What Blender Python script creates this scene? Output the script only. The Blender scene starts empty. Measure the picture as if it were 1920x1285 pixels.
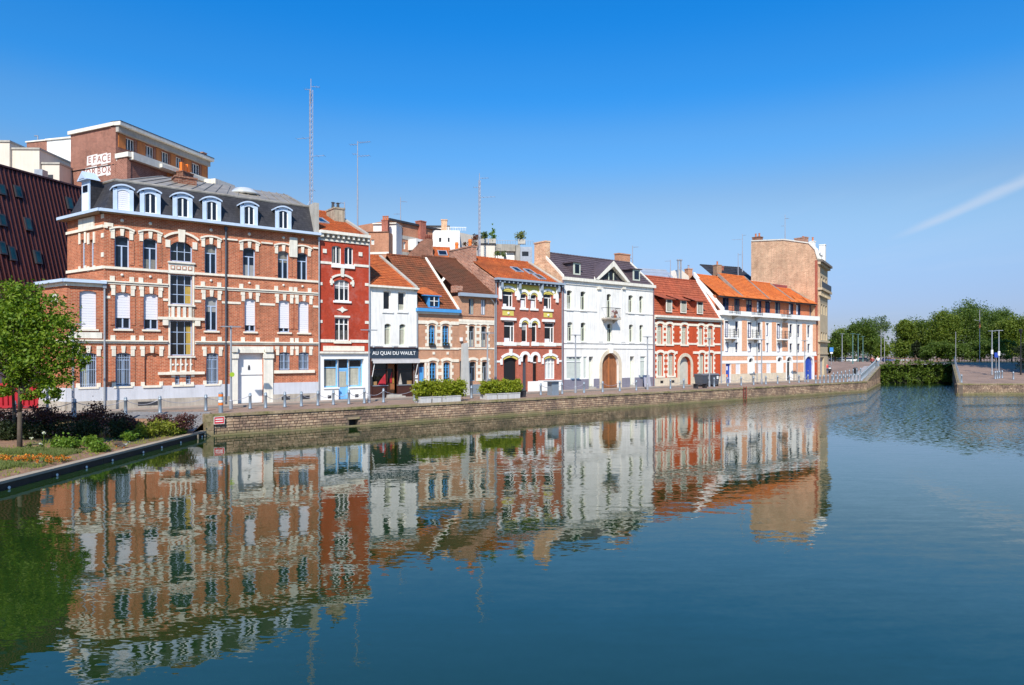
import bpy, math, random
import numpy as np
from mathutils import Vector, Matrix
rad = math.radians
RN = random.Random(11)
NP = np.random.default_rng(5)
SC = bpy.context.scene
COL = SC.collection

# ------------------------------------------------------------------ camera, sky, sun, exposure
H = 3.2                     # eye height above the street
FPX, CX, CY = 1280.0, 960.0, 666.0   # focal length, principal column and horizon row in photo pixels (used to turn measured photo points into metres)
cam = bpy.data.cameras.new('camera'); cam.lens = 24; cam.sensor_width = 36
cam.shift_y = (CY - 642.5) / 1920.0; cam.clip_start = 0.3; cam.clip_end = 6000
camo = bpy.data.objects.new('camera', cam); COL.objects.link(camo)
camo.location = (0, 0, H); camo.rotation_euler = (rad(90), 0, 0)
SC.camera = camo
SUN_EL, SUN_DIR = rad(43), Vector((-0.10, -1.0, 0)).normalized()   # horizontal direction towards the sun
world = bpy.data.worlds.new('World'); SC.world = world; world.use_nodes = True
wn, wl = world.node_tree.nodes, world.node_tree.links
wn.clear()
wo = wn.new('ShaderNodeOutputWorld'); wb = wn.new('ShaderNodeBackground')
sky = wn.new('ShaderNodeTexSky'); sky.sky_type = 'NISHITA'; sky.sun_disc = False
sky.sun_elevation = SUN_EL; sky.sun_rotation = math.atan2(SUN_DIR.x, SUN_DIR.y)
sky.air_density = 1.0; sky.dust_density = 0.6; sky.ozone_density = 2.5
hs = wn.new('ShaderNodeHueSaturation'); hs.inputs['Saturation'].default_value = 1.22; hs.inputs['Value'].default_value = 1.0
wl.new(sky.outputs[0], hs.inputs['Color'])
# thin high streaks of cloud, fixed to directions of the sky
tc = wn.new('ShaderNodeTexCoord'); sep = wn.new('ShaderNodeSeparateXYZ'); wl.new(tc.outputs['Generated'], sep.inputs[0])
def wmath(op, a, b=None, c=None):
    m = wn.new('ShaderNodeMath'); m.operation = op
    for i, v in enumerate((a, b, c)):
        if v is None: continue
        if isinstance(v, (int, float)): m.inputs[i].default_value = v
        else: wl.new(v, m.inputs[i])
    return m.outputs[0]
# project the direction on a plane high above, so clouds thin out towards the horizon
zz = wmath('MAXIMUM', sep.outputs[2], 0.03)
cu = wmath('DIVIDE', sep.outputs[0], zz); cv = wmath('DIVIDE', sep.outputs[1], zz)
cc = wn.new('ShaderNodeCombineXYZ'); wl.new(cu, cc.inputs[0]); wl.new(cv, cc.inputs[1])
mp = wn.new('ShaderNodeMapping'); wl.new(cc.outputs[0], mp.inputs[0]); mp.inputs['Scale'].default_value = (0.55, 0.16, 1); mp.inputs['Rotation'].default_value = (0, 0, rad(-38)); mp.inputs['Location'].default_value = (1.3, 0.4, 0)
nz = wn.new('ShaderNodeTexNoise'); nz.inputs['Scale'].default_value = 1.0; nz.inputs['Detail'].default_value = 7; nz.inputs['Roughness'].default_value = 0.6; wl.new(mp.outputs[0], nz.inputs['Vector'])
nz2 = wn.new('ShaderNodeTexNoise'); nz2.inputs['Scale'].default_value = 0.12; nz2.inputs['Detail'].default_value = 2; wl.new(cc.outputs[0], nz2.inputs['Vector'])
m1 = wn.new('ShaderNodeMapRange'); m1.inputs[1].default_value = 0.5; m1.inputs[2].default_value = 0.8; wl.new(nz.outputs[0], m1.inputs[0])
m2 = wn.new('ShaderNodeMapRange'); m2.inputs[1].default_value = 0.42; m2.inputs[2].default_value = 0.62; wl.new(nz2.outputs[0], m2.inputs[0])
cf0 = wmath('MULTIPLY', wmath('MULTIPLY', m1.outputs[0], m2.outputs[0]), 0.40)
# one wind-drawn trail, low over the right bank: a line of cloud on the high plane
def on_plane(px, py):
    d = Vector(((px-CX)/FPX, 1, (CY-py)/FPX)); return d.x/d.z, d.y/d.z
(ax, ay), (bx_, by_) = on_plane(1665, 452), on_plane(1985, 312)
tx, ty = bx_-ax, by_-ay; tl = math.hypot(tx, ty); tx /= tl; ty /= tl
along = wmath('ADD', wmath('MULTIPLY', wmath('SUBTRACT', cu, ax), tx), wmath('MULTIPLY', wmath('SUBTRACT', cv, ay), ty))
across = wmath('ADD', wmath('MULTIPLY', wmath('SUBTRACT', cu, ax), -ty), wmath('MULTIPLY', wmath('SUBTRACT', cv, ay), tx))
acr = wmath('ADD', across, wmath('MULTIPLY', wmath('SUBTRACT', nz.outputs[0], 0.5), 0.36))
band = wn.new('ShaderNodeMapRange'); band.interpolation_type = 'SMOOTHSTEP'; band.inputs[1].default_value = 0.13; band.inputs[2].default_value = 0.0; wl.new(wmath('ABSOLUTE', acr), band.inputs[0])
e1 = wn.new('ShaderNodeMapRange'); e1.interpolation_type = 'SMOOTHSTEP'; e1.inputs[1].default_value = -0.1; e1.inputs[2].default_value = tl*0.42; wl.new(along, e1.inputs[0])
cft = wmath('MULTIPLY', wmath('MULTIPLY', band.outputs[0], e1.outputs[0]), wmath('MULTIPLY_ADD', nz.outputs[0], 1.0, 0.0))
cf = wmath('MINIMUM', wmath('ADD', cf0, cft), 0.6)
mx = wn.new('ShaderNodeMix'); mx.data_type = 'RGBA'
# clear, polarised spring sky: the same colour at one height all round, paling towards the horizon
rp = wn.new('ShaderNodeValToRGB'); rp.color_ramp.interpolation = 'EASE'
el = rp.color_ramp.elements; el[0].position = 0.03; el[0].color = (0.335, 0.354, 0.552, 1); el[1].position = 0.62; el[1].color = (0.07, 0.60, 0.92, 1)
for pos, c in ((0.204, (0.72, 0.66, 0.64)), (0.29, (0.46, 0.72, 0.83)), (0.36, (0.20, 0.69, 0.93)), (0.451, (0.085, 0.68, 0.995))):
    q = el.new(pos); q.color = (*c, 1)
wl.new(sep.outputs[2], rp.inputs[0])
ti = wn.new('ShaderNodeMix'); ti.data_type = 'RGBA'; ti.blend_type = 'MULTIPLY'; ti.inputs[0].default_value = 1.0; wl.new(hs.outputs[0], ti.inputs[6]); wl.new(rp.outputs[0], ti.inputs[7])
wl.new(cf, mx.inputs[0]); wl.new(ti.outputs[2], mx.inputs[6]); mx.inputs[7].default_value = (3.0, 3.4, 4.1, 1)
wl.new(mx.outputs[2], wb.inputs[0]); wb.inputs[1].default_value = 0.14
wl.new(wb.outputs[0], wo.inputs[0])
sl = bpy.data.lights.new('sun', 'SUN'); sl.energy = 4.0; sl.angle = rad(0.5); sl.color = (1.0, 0.925, 0.82)
so = bpy.data.objects.new('sun', sl); COL.objects.link(so)
sv = Vector((SUN_DIR.x*math.cos(SUN_EL), SUN_DIR.y*math.cos(SUN_EL), math.sin(SUN_EL)))
so.rotation_euler = sv.to_track_quat('Z', 'Y').to_euler(); so.location = (-20, -60, 80)
SC.view_settings.view_transform = 'Standard'; SC.view_settings.look = 'None'
SC.view_settings.exposure = 0.6; SC.view_settings.gamma = 1.0; SC.view_settings.use_curve_mapping = False
SC.render.engine = 'CYCLES'
SC.cycles.use_denoising = True; SC.cycles.max_bounces = 6; SC.cycles.diffuse_bounces = 3; SC.cycles.glossy_bounces = 3

# ------------------------------------------------------------------ materials
MATS = {}
class NT:
    def __init__(s, name):
        s.m = bpy.data.materials.new(name); s.m.use_nodes = True
        s.n = s.m.node_tree.nodes; s.l = s.m.node_tree.links; s.n.clear()
        s.out = s.n.new('ShaderNodeOutputMaterial'); s.b = s.n.new('ShaderNodeBsdfPrincipled'); s.l.new(s.b.outputs[0], s.out.inputs[0])
    def new(s, t, **kw):
        x = s.n.new(t)
        for k, v in kw.items(): setattr(x, k, v)
        return x
    def set(s, sock, v):
        if isinstance(v, (int, float)): sock.default_value = v
        elif isinstance(v, (tuple, list)): sock.default_value = tuple(v) + ((1,) if len(v) == 3 and len(sock.default_value) == 4 else ())
        else: s.l.new(v, sock)
    def math(s, op, a, b=0.0, c=0.0):
        m = s.new('ShaderNodeMath', operation=op); s.set(m.inputs[0], a); s.set(m.inputs[1], b); s.set(m.inputs[2], c); return m.outputs[0]
    def coords(s):
        """(along wall, up) coordinates in metres, in the thing's own frame"""
        t = s.new('ShaderNodeTexCoord'); sp = s.new('ShaderNodeSeparateXYZ'); s.l.new(t.outputs['Object'], sp.inputs[0])
        c = s.new('ShaderNodeCombineXYZ'); s.set(c.inputs[0], s.math('ADD', sp.outputs[0], sp.outputs[1])); s.set(c.inputs[1], sp.outputs[2])
        return t.outputs['Object'], c.outputs[0], sp
    def noise(s, vec, scale, detail=4, rough=0.6):
        n = s.new('ShaderNodeTexNoise'); s.l.new(vec, n.inputs['Vector']); n.inputs['Scale'].default_value = scale; n.inputs['Detail'].default_value = detail; n.inputs['Roughness'].default_value = rough
        return n.outputs[0]
    def rng(s, v, a, b, c, d):
        m = s.new('ShaderNodeMapRange'); s.set(m.inputs[0], v)
        for i, q in enumerate((a, b, c, d)): m.inputs[i+1].default_value = q
        return m.outputs[0]
    def mix(s, f, a, b, mode='MIX'):
        m = s.new('ShaderNodeMix', data_type='RGBA', blend_type=mode); s.set(m.inputs[0], f); s.set(m.inputs[6], a); s.set(m.inputs[7], b); return m.outputs[2]
    def bump(s, h, strength=0.3, dist=0.02):
        b = s.new('ShaderNodeBump'); b.inputs['Strength'].default_value = strength; b.inputs['Distance'].default_value = dist; s.set(b.inputs['Height'], h); s.l.new(b.outputs[0], s.b.inputs['Normal'])
def sc(c, k): return tuple(min(1, x*k) for x in c)

def plain(name, c, rough=0.6, var=0.12, scale=1.5, metal=0.0, streak=0.0, bump=0.0, spec=0.5):
    if name in MATS: return MATS[name]
    t = NT(name); o, w, sp = t.coords()
    n = t.noise(o, scale, 5); f = t.rng(n, 0.3, 0.7, 1-var, 1+var)
    if streak:
        mpp = t.new('ShaderNodeMapping'); t.l.new(w, mpp.inputs[0]); mpp.inputs['Scale'].default_value = (3.5, 0.25, 1)
        f = t.math('MULTIPLY', f, t.rng(t.noise(mpp.outputs[0], 1.6, 5, 0.65), 0.42, 0.75, 1, 1-streak))
    col = t.mix(1.0, c, f, 'MULTIPLY')
    t.set(t.b.inputs['Base Color'], col); t.b.inputs['Roughness'].default_value = rough; t.b.inputs['Metallic'].default_value = metal
    t.b.inputs['Specular IOR Level'].default_value = spec
    if bump: t.bump(t.noise(o, 14, 4), bump, 0.02)
    MATS[name] = t.m; return t.m

def brick(name, c1, c2, mortar, bw=0.23, bh=0.085, ms=0.013, stain=0.25, paint=False, rough=0.85, patch=None):
    if name in MATS: return MATS[name]
    t = NT(name); o, w, sp = t.coords()
    b = t.new('ShaderNodeTexBrick'); t.l.new(w, b.inputs['Vector']); b.inputs['Scale'].default_value = 1
    b.inputs['Color1'].default_value = (*c1, 1); b.inputs['Color2'].default_value = (*c2, 1); b.inputs['Mortar'].default_value = (*mortar, 1)
    b.inputs['Brick Width'].default_value = bw; b.inputs['Row Height'].default_value = bh; b.inputs['Mortar Size'].default_value = ms; b.inputs['Mortar Smooth'].default_value = 0.2; b.inputs['Bias'].default_value = 0.0
    f = t.rng(t.noise(o, 0.55, 6, 0.65), 0.3, 0.72, 1+stain*0.6, 1-stain)
    f2 = t.rng(t.noise(o, 6, 3, 0.75), 0.3, 0.7, 0.80, 1.2)
    mpp = t.new('ShaderNodeMapping'); t.l.new(w, mpp.inputs[0]); mpp.inputs['Scale'].default_value = (2.5, 0.2, 1)
    f3 = t.rng(t.noise(mpp.outputs[0], 1.5, 5, 0.65), 0.45, 0.75, 1, 1-stain*0.8)
    col = t.mix(1.0, b.outputs['Color'], t.math('MULTIPLY', t.math('MULTIPLY', f, f2), f3), 'MULTIPLY')
    if patch:
        pf = t.rng(t.noise(o, 0.9, 6, 0.75), 0.50, 0.66, 0, 0.75); col = t.mix(pf, col, patch)
    t.set(t.b.inputs['Base Color'], col); t.b.inputs['Roughness'].default_value = rough; t.b.inputs['Specular IOR Level'].default_value = 0.25
    t.bump(b.outputs['Fac'], -0.5 if not paint else -0.25, 0.012)
    MATS[name] = t.m; return t.m

def tiles(name, c1, c2, dark, course=0.3, tw=0.24, dirt=0.4):
    """clay roof tiles; object x runs along the eave, height picks the course"""
    if name in MATS: return MATS[name]
    t = NT(name); o, w, sp = t.coords()
    cmb = t.new('ShaderNodeCombineXYZ'); t.set(cmb.inputs[0], sp.outputs[0]); t.set(cmb.inputs[1], sp.outputs[1])
    b = t.new('ShaderNodeTexBrick'); t.l.new(cmb.outputs[0], b.inputs['Vector']); b.inputs['Scale'].default_value = 1; b.offset = 0.0
    b.inputs['Color1'].default_value = (*c1, 1); b.inputs['Color2'].default_value = (*c2, 1); b.inputs['Mortar'].default_value = (*sc(c2, 0.45), 1)
    b.inputs['Brick Width'].default_value = tw; b.inputs['Row Height'].default_value = course*0.8; b.inputs['Mortar Size'].default_value = 0.012; b.inputs['Bias'].default_value = -0.1
    f = t.rng(t.noise(o, 0.45, 7, 0.7), 0.40, 0.66, 0, dirt)
    col = t.mix(f, b.outputs['Color'], dark)
    g = t.rng(t.noise(o, 3.5, 5, 0.7), 0.3, 0.7, 0.78, 1.18)
    col = t.mix(1.0, col, g, 'MULTIPLY')
    t.set(t.b.inputs['Base Color'], col); t.b.inputs['Roughness'].default_value = 0.8; t.b.inputs['Specular IOR Level'].default_value = 0.25
    wv = t.new('ShaderNodeTexWave'); wv.wave_type = 'BANDS'; wv.bands_direction = 'X'; t.l.new(o, wv.inputs['Vector']); wv.inputs['Scale'].default_value = 0.314/tw*1.0
    t.bump(wv.outputs[1], 0.6, 0.03)
    MATS[name] = t.m; return t.m

def glass(name, c=(0.012, 0.018, 0.028), rough=0.04, spec=0.6):
    if name in MATS: return MATS[name]
    t = NT(name); o, w, sp = t.coords()
    f = t.rng(t.noise(o, 0.9, 3), 0.3, 0.7, 0.4, 1.8)
    t.set(t.b.inputs['Base Color'], t.mix(1.0, c, f, 'MULTIPLY')); t.b.inputs['Roughness'].default_value = rough; t.b.inputs['Specular IOR Level'].default_value = spec
    t.bump(t.noise(o, 1.3, 2), 0.05, 0.02)
    MATS[name] = t.m; return t.m

def leaf(name, c, c2, rough=0.55):
    if name in MATS: return MATS[name]
    t = NT(name); g = t.new('ShaderNodeNewGeometry')
    col = t.mix(g.outputs['Random Per Island'], c, c2)
    t.set(t.b.inputs['Base Color'], col); t.b.inputs['Roughness'].default_value = rough; t.b.inputs['Specular IOR Level'].default_value = 0.3
    tr = t.new('ShaderNodeBsdfTranslucent'); t.set(tr.inputs[0], t.mix(1.0, col, (1.3, 1.4, 0.5), 'MULTIPLY'))
    ms = t.new('ShaderNodeMixShader'); ms.inputs[0].default_value = 0.35; t.l.new(t.b.outputs[0], ms.inputs[1]); t.l.new(tr.outputs[0], ms.inputs[2]); t.l.new(ms.outputs[0], t.out.inputs[0])
    MATS[name] = t.m; return t.m

ORANGE_BRICK = brick('orange brick', (0.54, 0.150, 0.066), (0.37, 0.088, 0.040), (0.52, 0.30, 0.19), stain=0.3)
CREAM = plain('cream stone', (0.80, 0.73, 0.60), 0.8, 0.08, 2.0, streak=0.18)
CREAM2 = plain('pale stone', (0.76, 0.72, 0.62), 0.8, 0.10, 2.0, streak=0.25)
GREYPAINT = plain('light grey painted plinth', (0.56, 0.57, 0.61), 0.7, 0.07, 1.2, streak=0.15)
FOOTSTONE = plain('grey foot stone', (0.42, 0.37, 0.31), 0.85, 0.2, 1.3, streak=0.3, bump=0.2)
BLUEPAINT = plain('pale blue paint', (0.50, 0.60, 0.74), 0.5, 0.08, 3)
FRAMEBLUE = plain('grey blue window paint', (0.42, 0.52, 0.68), 0.5, 0.05, 3)
WHITE = plain('white paint', (0.80, 0.79, 0.76), 0.55, 0.05, 2)
WHITEWALL = plain('white render', (0.82, 0.795, 0.745), 0.8, 0.09, 0.8, streak=0.22)
SHUTTER = plain('white shutter slats', (0.74, 0.73, 0.77), 0.5, 0.03, 2)
SLATE = brick('dark slate', (0.052, 0.050, 0.055), (0.038, 0.037, 0.042), (0.022, 0.022, 0.024), 0.25, 0.16, 0.008, stain=0.35, rough=0.55)
ZINC = plain('weathered zinc', (0.33, 0.295, 0.245), 0.5, 0.25, 1.2, metal=0.25, streak=0.3)
GLASS = glass('window glass'); GLASSB = glass('bluish window glass', (0.008, 0.014, 0.026), spec=0.4); GLASSD = glass('dark glass', (0.008, 0.008, 0.009))
CURTAIN = plain('cream curtain', (0.42, 0.41, 0.33), 0.8, 0.15, 5, streak=0.4)
DIMCUR = plain('curtain painted dim', (0.22,0.21,0.18), 0.25, 0.2, 6, streak=0.5); DIMBLIND = plain('blind painted dim', (0.30,0.30,0.29), 0.25, 0.1, 3); DIMGREY = plain('painted room dimness', (0.07,0.065,0.06), 0.2, 0.5, 4)  # cloth tones dimmed in the colour, as if seen through the pane
YELLOWCLOTH = plain('yellow curtain', (0.46, 0.31, 0.06), 0.8, 0.15, 4, streak=0.3)
REDPAINT = brick('red painted brick', (0.46, 0.060, 0.026), (0.41, 0.052, 0.024), (0.38, 0.050, 0.024), stain=0.22, paint=True, patch=(0.42, 0.13, 0.10))
REDORANGE = brick('orange red painted brick', (0.55, 0.085, 0.028), (0.51, 0.075, 0.025), (0.47, 0.07, 0.025), stain=0.14, paint=True)
PINKBRICK = brick('pale pink brick', (0.52, 0.225, 0.12), (0.43, 0.17, 0.09), (0.54, 0.40, 0.28), stain=0.2)
REDBRICK = brick('red brick', (0.44, 0.095, 0.055), (0.37, 0.075, 0.045), (0.40, 0.19, 0.13), stain=0.2)
OLDBRICK = brick('rough pink old brick', (0.48, 0.20, 0.12), (0.27, 0.095, 0.06), (0.58, 0.42, 0.32), 0.34, 0.12, 0.018, stain=0.45)
DARKBRICK = brick('weathered brown brick', (0.27, 0.10, 0.06), (0.15, 0.05, 0.03), (0.33, 0.22, 0.16), 0.3, 0.11, 0.016, stain=0.5)
YELLOWBRICK = brick('yellow pink gable brick', (0.72, 0.43, 0.25), (0.55, 0.28, 0.155), (0.70, 0.54, 0.38), 0.36, 0.13, 0.018, stain=0.32)
BROWNBRICK = brick('brown red block brick', (0.33, 0.125, 0.08), (0.22, 0.075, 0.05), (0.40, 0.25, 0.19), 0.3, 0.11, 0.016, stain=0.25)
PEACH = brick('peach facing brick', (0.70, 0.34, 0.19), (0.66, 0.31, 0.17), (0.70, 0.42, 0.28), stain=0.08)
TILE_OR = tiles('orange pantiles', (0.62, 0.17, 0.045), (0.45, 0.10, 0.03), (0.16, 0.06, 0.03), dirt=0.5)
TILE_BR = tiles('mossy brown tiles', (0.34, 0.10, 0.04), (0.24, 0.07, 0.03), (0.10, 0.055, 0.03), dirt=0.85)
TILE_DK = tiles('dark brown tiles', (0.20, 0.075, 0.04), (0.15, 0.055, 0.03), (0.085, 0.05, 0.03), dirt=0.8)
TILE_RD = tiles('red roof tiles', (0.46, 0.115, 0.055), (0.36, 0.08, 0.04), (0.20, 0.065, 0.035), dirt=0.5)
TILE_NEW = tiles('bright orange tiles', (0.72, 0.20, 0.045), (0.60, 0.145, 0.035), (0.40, 0.11, 0.04), dirt=0.5)
SLATE_PU = brick('purple grey slate', (0.115, 0.085, 0.095), (0.09, 0.068, 0.078), (0.06, 0.045, 0.05), 0.3, 0.2, 0.006, stain=0.15, rough=0.6)
BLUE = plain('bright blue paint', (0.07, 0.30, 0.62), 0.45, 0.08, 3)
SKYBLUE = plain('sky blue paint', (0.18, 0.45, 0.78), 0.45, 0.08, 3)
NAVY = plain('navy paint', (0.015, 0.03, 0.11), 0.4, 0.1, 3)
ROYAL = plain('royal blue paint', (0.02, 0.06, 0.36), 0.4, 0.1, 3)
BROWNWOOD = plain('dark brown wood', (0.055, 0.018, 0.012), 0.45, 0.2, 3)
OAK = plain('warm brown oak', (0.30, 0.115, 0.045), 0.6, 0.2, 2, streak=0.5)
CHARCOAL = plain('charcoal paint', (0.035, 0.035, 0.04), 0.5, 0.1, 2)
GREYSTEEL = plain('grey blue steel', (0.24, 0.29, 0.34), 0.45, 0.1, 3, metal=0.3)
GALV = plain('galvanised metal', (0.36, 0.38, 0.41), 0.45, 0.12, 4, metal=0.4)
CORNGREY = plain('grey blue cornice paint', (0.30, 0.36, 0.43), 0.6, 0.1, 2)
DARKPAINT = plain('dark blue grey paint', (0.06, 0.07, 0.09), 0.5, 0.1, 2)
SAGE = plain('pale sage paint', (0.52, 0.56, 0.46), 0.6, 0.1, 2)
YELLOW = plain('yellow panel paint', (0.60, 0.50, 0.11), 0.7, 0.12, 3)
GREYPLINTH = plain('mauve grey plinth', (0.20, 0.19, 0.235), 0.75, 0.08, 1.5, streak=0.15)
CONCRETE = plain('pale concrete', (0.42, 0.39, 0.34), 0.85, 0.15, 1.2, streak=0.25)
CREAMWALL = plain('cream render', (0.68, 0.60, 0.50), 0.85, 0.06, 0.6, streak=0.12)
WARMWOOD = plain('orange wood panel', (0.50, 0.165, 0.035), 0.6, 0.15, 2, streak=0.35)
BROWNMETAL = plain('dark red brown metal', (0.088, 0.029, 0.027), 0.45, 0.1, 0.8, metal=0.1)
BLACK = plain('black', (0.010, 0.010, 0.011), 0.6, 0.1, 2)
RUST = plain('rust red', (0.22, 0.03, 0.02), 0.6, 0.2, 4)
SIGNRED = plain('sign red', (0.55, 0.03, 0.04), 0.5, 0.05, 3)
BARRIER = plain('crimson red paint', (0.36, 0.012, 0.022), 0.45, 0.12, 2)
ORANGEPAINT = plain('orange paint', (0.75, 0.18, 0.02), 0.5, 0.1, 3)
TERRACOTTA = plain('terracotta', (0.50, 0.16, 0.06), 0.8, 0.15, 4)
BARK = plain('bark', (0.075, 0.055, 0.038), 0.9, 0.3, 6, bump=0.5)
MASTGREY = plain('mast grey', (0.34, 0.34, 0.38), 0.5, 0.15, 3, metal=0.2)
BRASS = plain('aged gold', (0.5, 0.33, 0.06), 0.5, 0.1, 3)

# ------------------------------------------------------------------ mesh building
class MB:
    def __init__(s): s.v = []; s.f = []
    def add(s, vs, fs):
        b = len(s.v); s.v += [tuple(p) for p in vs]; s.f += [tuple(i+b for i in f) for f in fs]; return s
    def box(s, x0, x1, y0, y1, z0, z1):
        return s.add([(x0,y0,z0),(x1,y0,z0),(x1,y1,z0),(x0,y1,z0),(x0,y0,z1),(x1,y0,z1),(x1,y1,z1),(x0,y1,z1)],
                     [(0,3,2,1),(4,5,6,7),(0,1,5,4),(1,2,6,5),(2,3,7,6),(3,0,4,7)])
    def face(s, *pts): return s.add(pts, [tuple(range(len(pts)))])
    def prism(s, pts, y0, y1):
        """polygon in x,z (anticlockwise seen from the street) from front y0 to back y1"""
        n = len(pts); vs = [(x,y0,z) for x,z in pts] + [(x,y1,z) for x,z in pts]
        return s.add(vs, [tuple(range(n)), tuple(range(2*n-1, n-1, -1))] + [(i, n+i, n+(i+1)%n, (i+1)%n) for i in range(n)])
    def prism_x(s, pts, x0, x1):
        """polygon in y,z swept along x"""
        n = len(pts); vs = [(x0,y,z) for y,z in pts] + [(x1,y,z) for y,z in pts]
        return s.add(vs, [tuple(range(n)), tuple(range(2*n-1, n-1, -1))] + [(i, n+i, n+(i+1)%n, (i+1)%n) for i in range(n)])
    def prism_z(s, pts, z0, z1):
        n = len(pts); vs = [(x,y,z0) for x,y in pts] + [(x,y,z1) for x,y in pts]
        return s.add(vs, [tuple(range(n-1,-1,-1)), tuple(range(n, 2*n))] + [(i, (i+1)%n, n+(i+1)%n, n+i) for i in range(n)])
    def tube(s, p, q, r0, r1=None, n=8):
        r1 = r0 if r1 is None else r1; p = Vector(p); q = Vector(q); d = (q-p).normalized()
        a = d.orthogonal().normalized(); b = d.cross(a)
        vs = [p + r0*(math.cos(2*math.pi*i/n)*a + math.sin(2*math.pi*i/n)*b) for i in range(n)] + [q + r1*(math.cos(2*math.pi*i/n)*a + math.sin(2*math.pi*i/n)*b) for i in range(n)]
        return s.add(vs, [tuple(range(n-1,-1,-1)), tuple(range(n,2*n))] + [(i,(i+1)%n,n+(i+1)%n,n+i) for i in range(n)])
    def lathe(s, prof, n=12, cx=0, cy=0):
        """prof: list of (r,z) bottom to top"""
        m = len(prof); vs = []
        for r, z in prof: vs += [(cx+r*math.cos(2*math.pi*i/n), cy+r*math.sin(2*math.pi*i/n), z) for i in range(n)]
        fs = [tuple(range(n-1,-1,-1)), tuple(range((m-1)*n, m*n))]
        for k in range(m-1): fs += [(k*n+i, k*n+(i+1)%n, (k+1)*n+(i+1)%n, (k+1)*n+i) for i in range(n)]
        return s.add(vs, fs)
    def mesh(s, name, mat, smooth=False):
        me = bpy.data.meshes.new(name); me.from_pydata(s.v, [], s.f); me.validate()
        me.materials.append(mat)
        if smooth: me.polygons.foreach_set('use_smooth', [True]*len(me.polygons))
        me.update(); return me

def tag(o, label=None, cat=None, group=None, kind=None):
    if label: o['label'] = label
    if cat: o['category'] = cat
    if group: o['group'] = group
    if kind: o['kind'] = kind
    return o
def link(name, data, parent=None, loc=(0,0,0), rotz=0.0):
    o = bpy.data.objects.new(name, data); COL.objects.link(o); o.location = loc; o.rotation_euler = (0,0,rotz)
    if parent: o.parent = parent
    return o
def thing(name, label, cat, loc=(0,0,0), rotz=0.0, group=None): return tag(link(name, None, None, loc, rotz), label, cat, group)
def part(mb, name, mat, parent, loc=(0,0,0), rotz=0.0, kind=None, smooth=False):
    o = link(name, mb if isinstance(mb, bpy.types.Mesh) else mb.mesh(name, mat, smooth), parent, loc, rotz)
    if kind: o['kind'] = kind
    return o
def copy_tree(o, parent=None):
    c = o.copy(); COL.objects.link(c)
    if parent: c.parent = parent
    for ch in o.children: copy_tree(ch, c)
    return c

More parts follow.
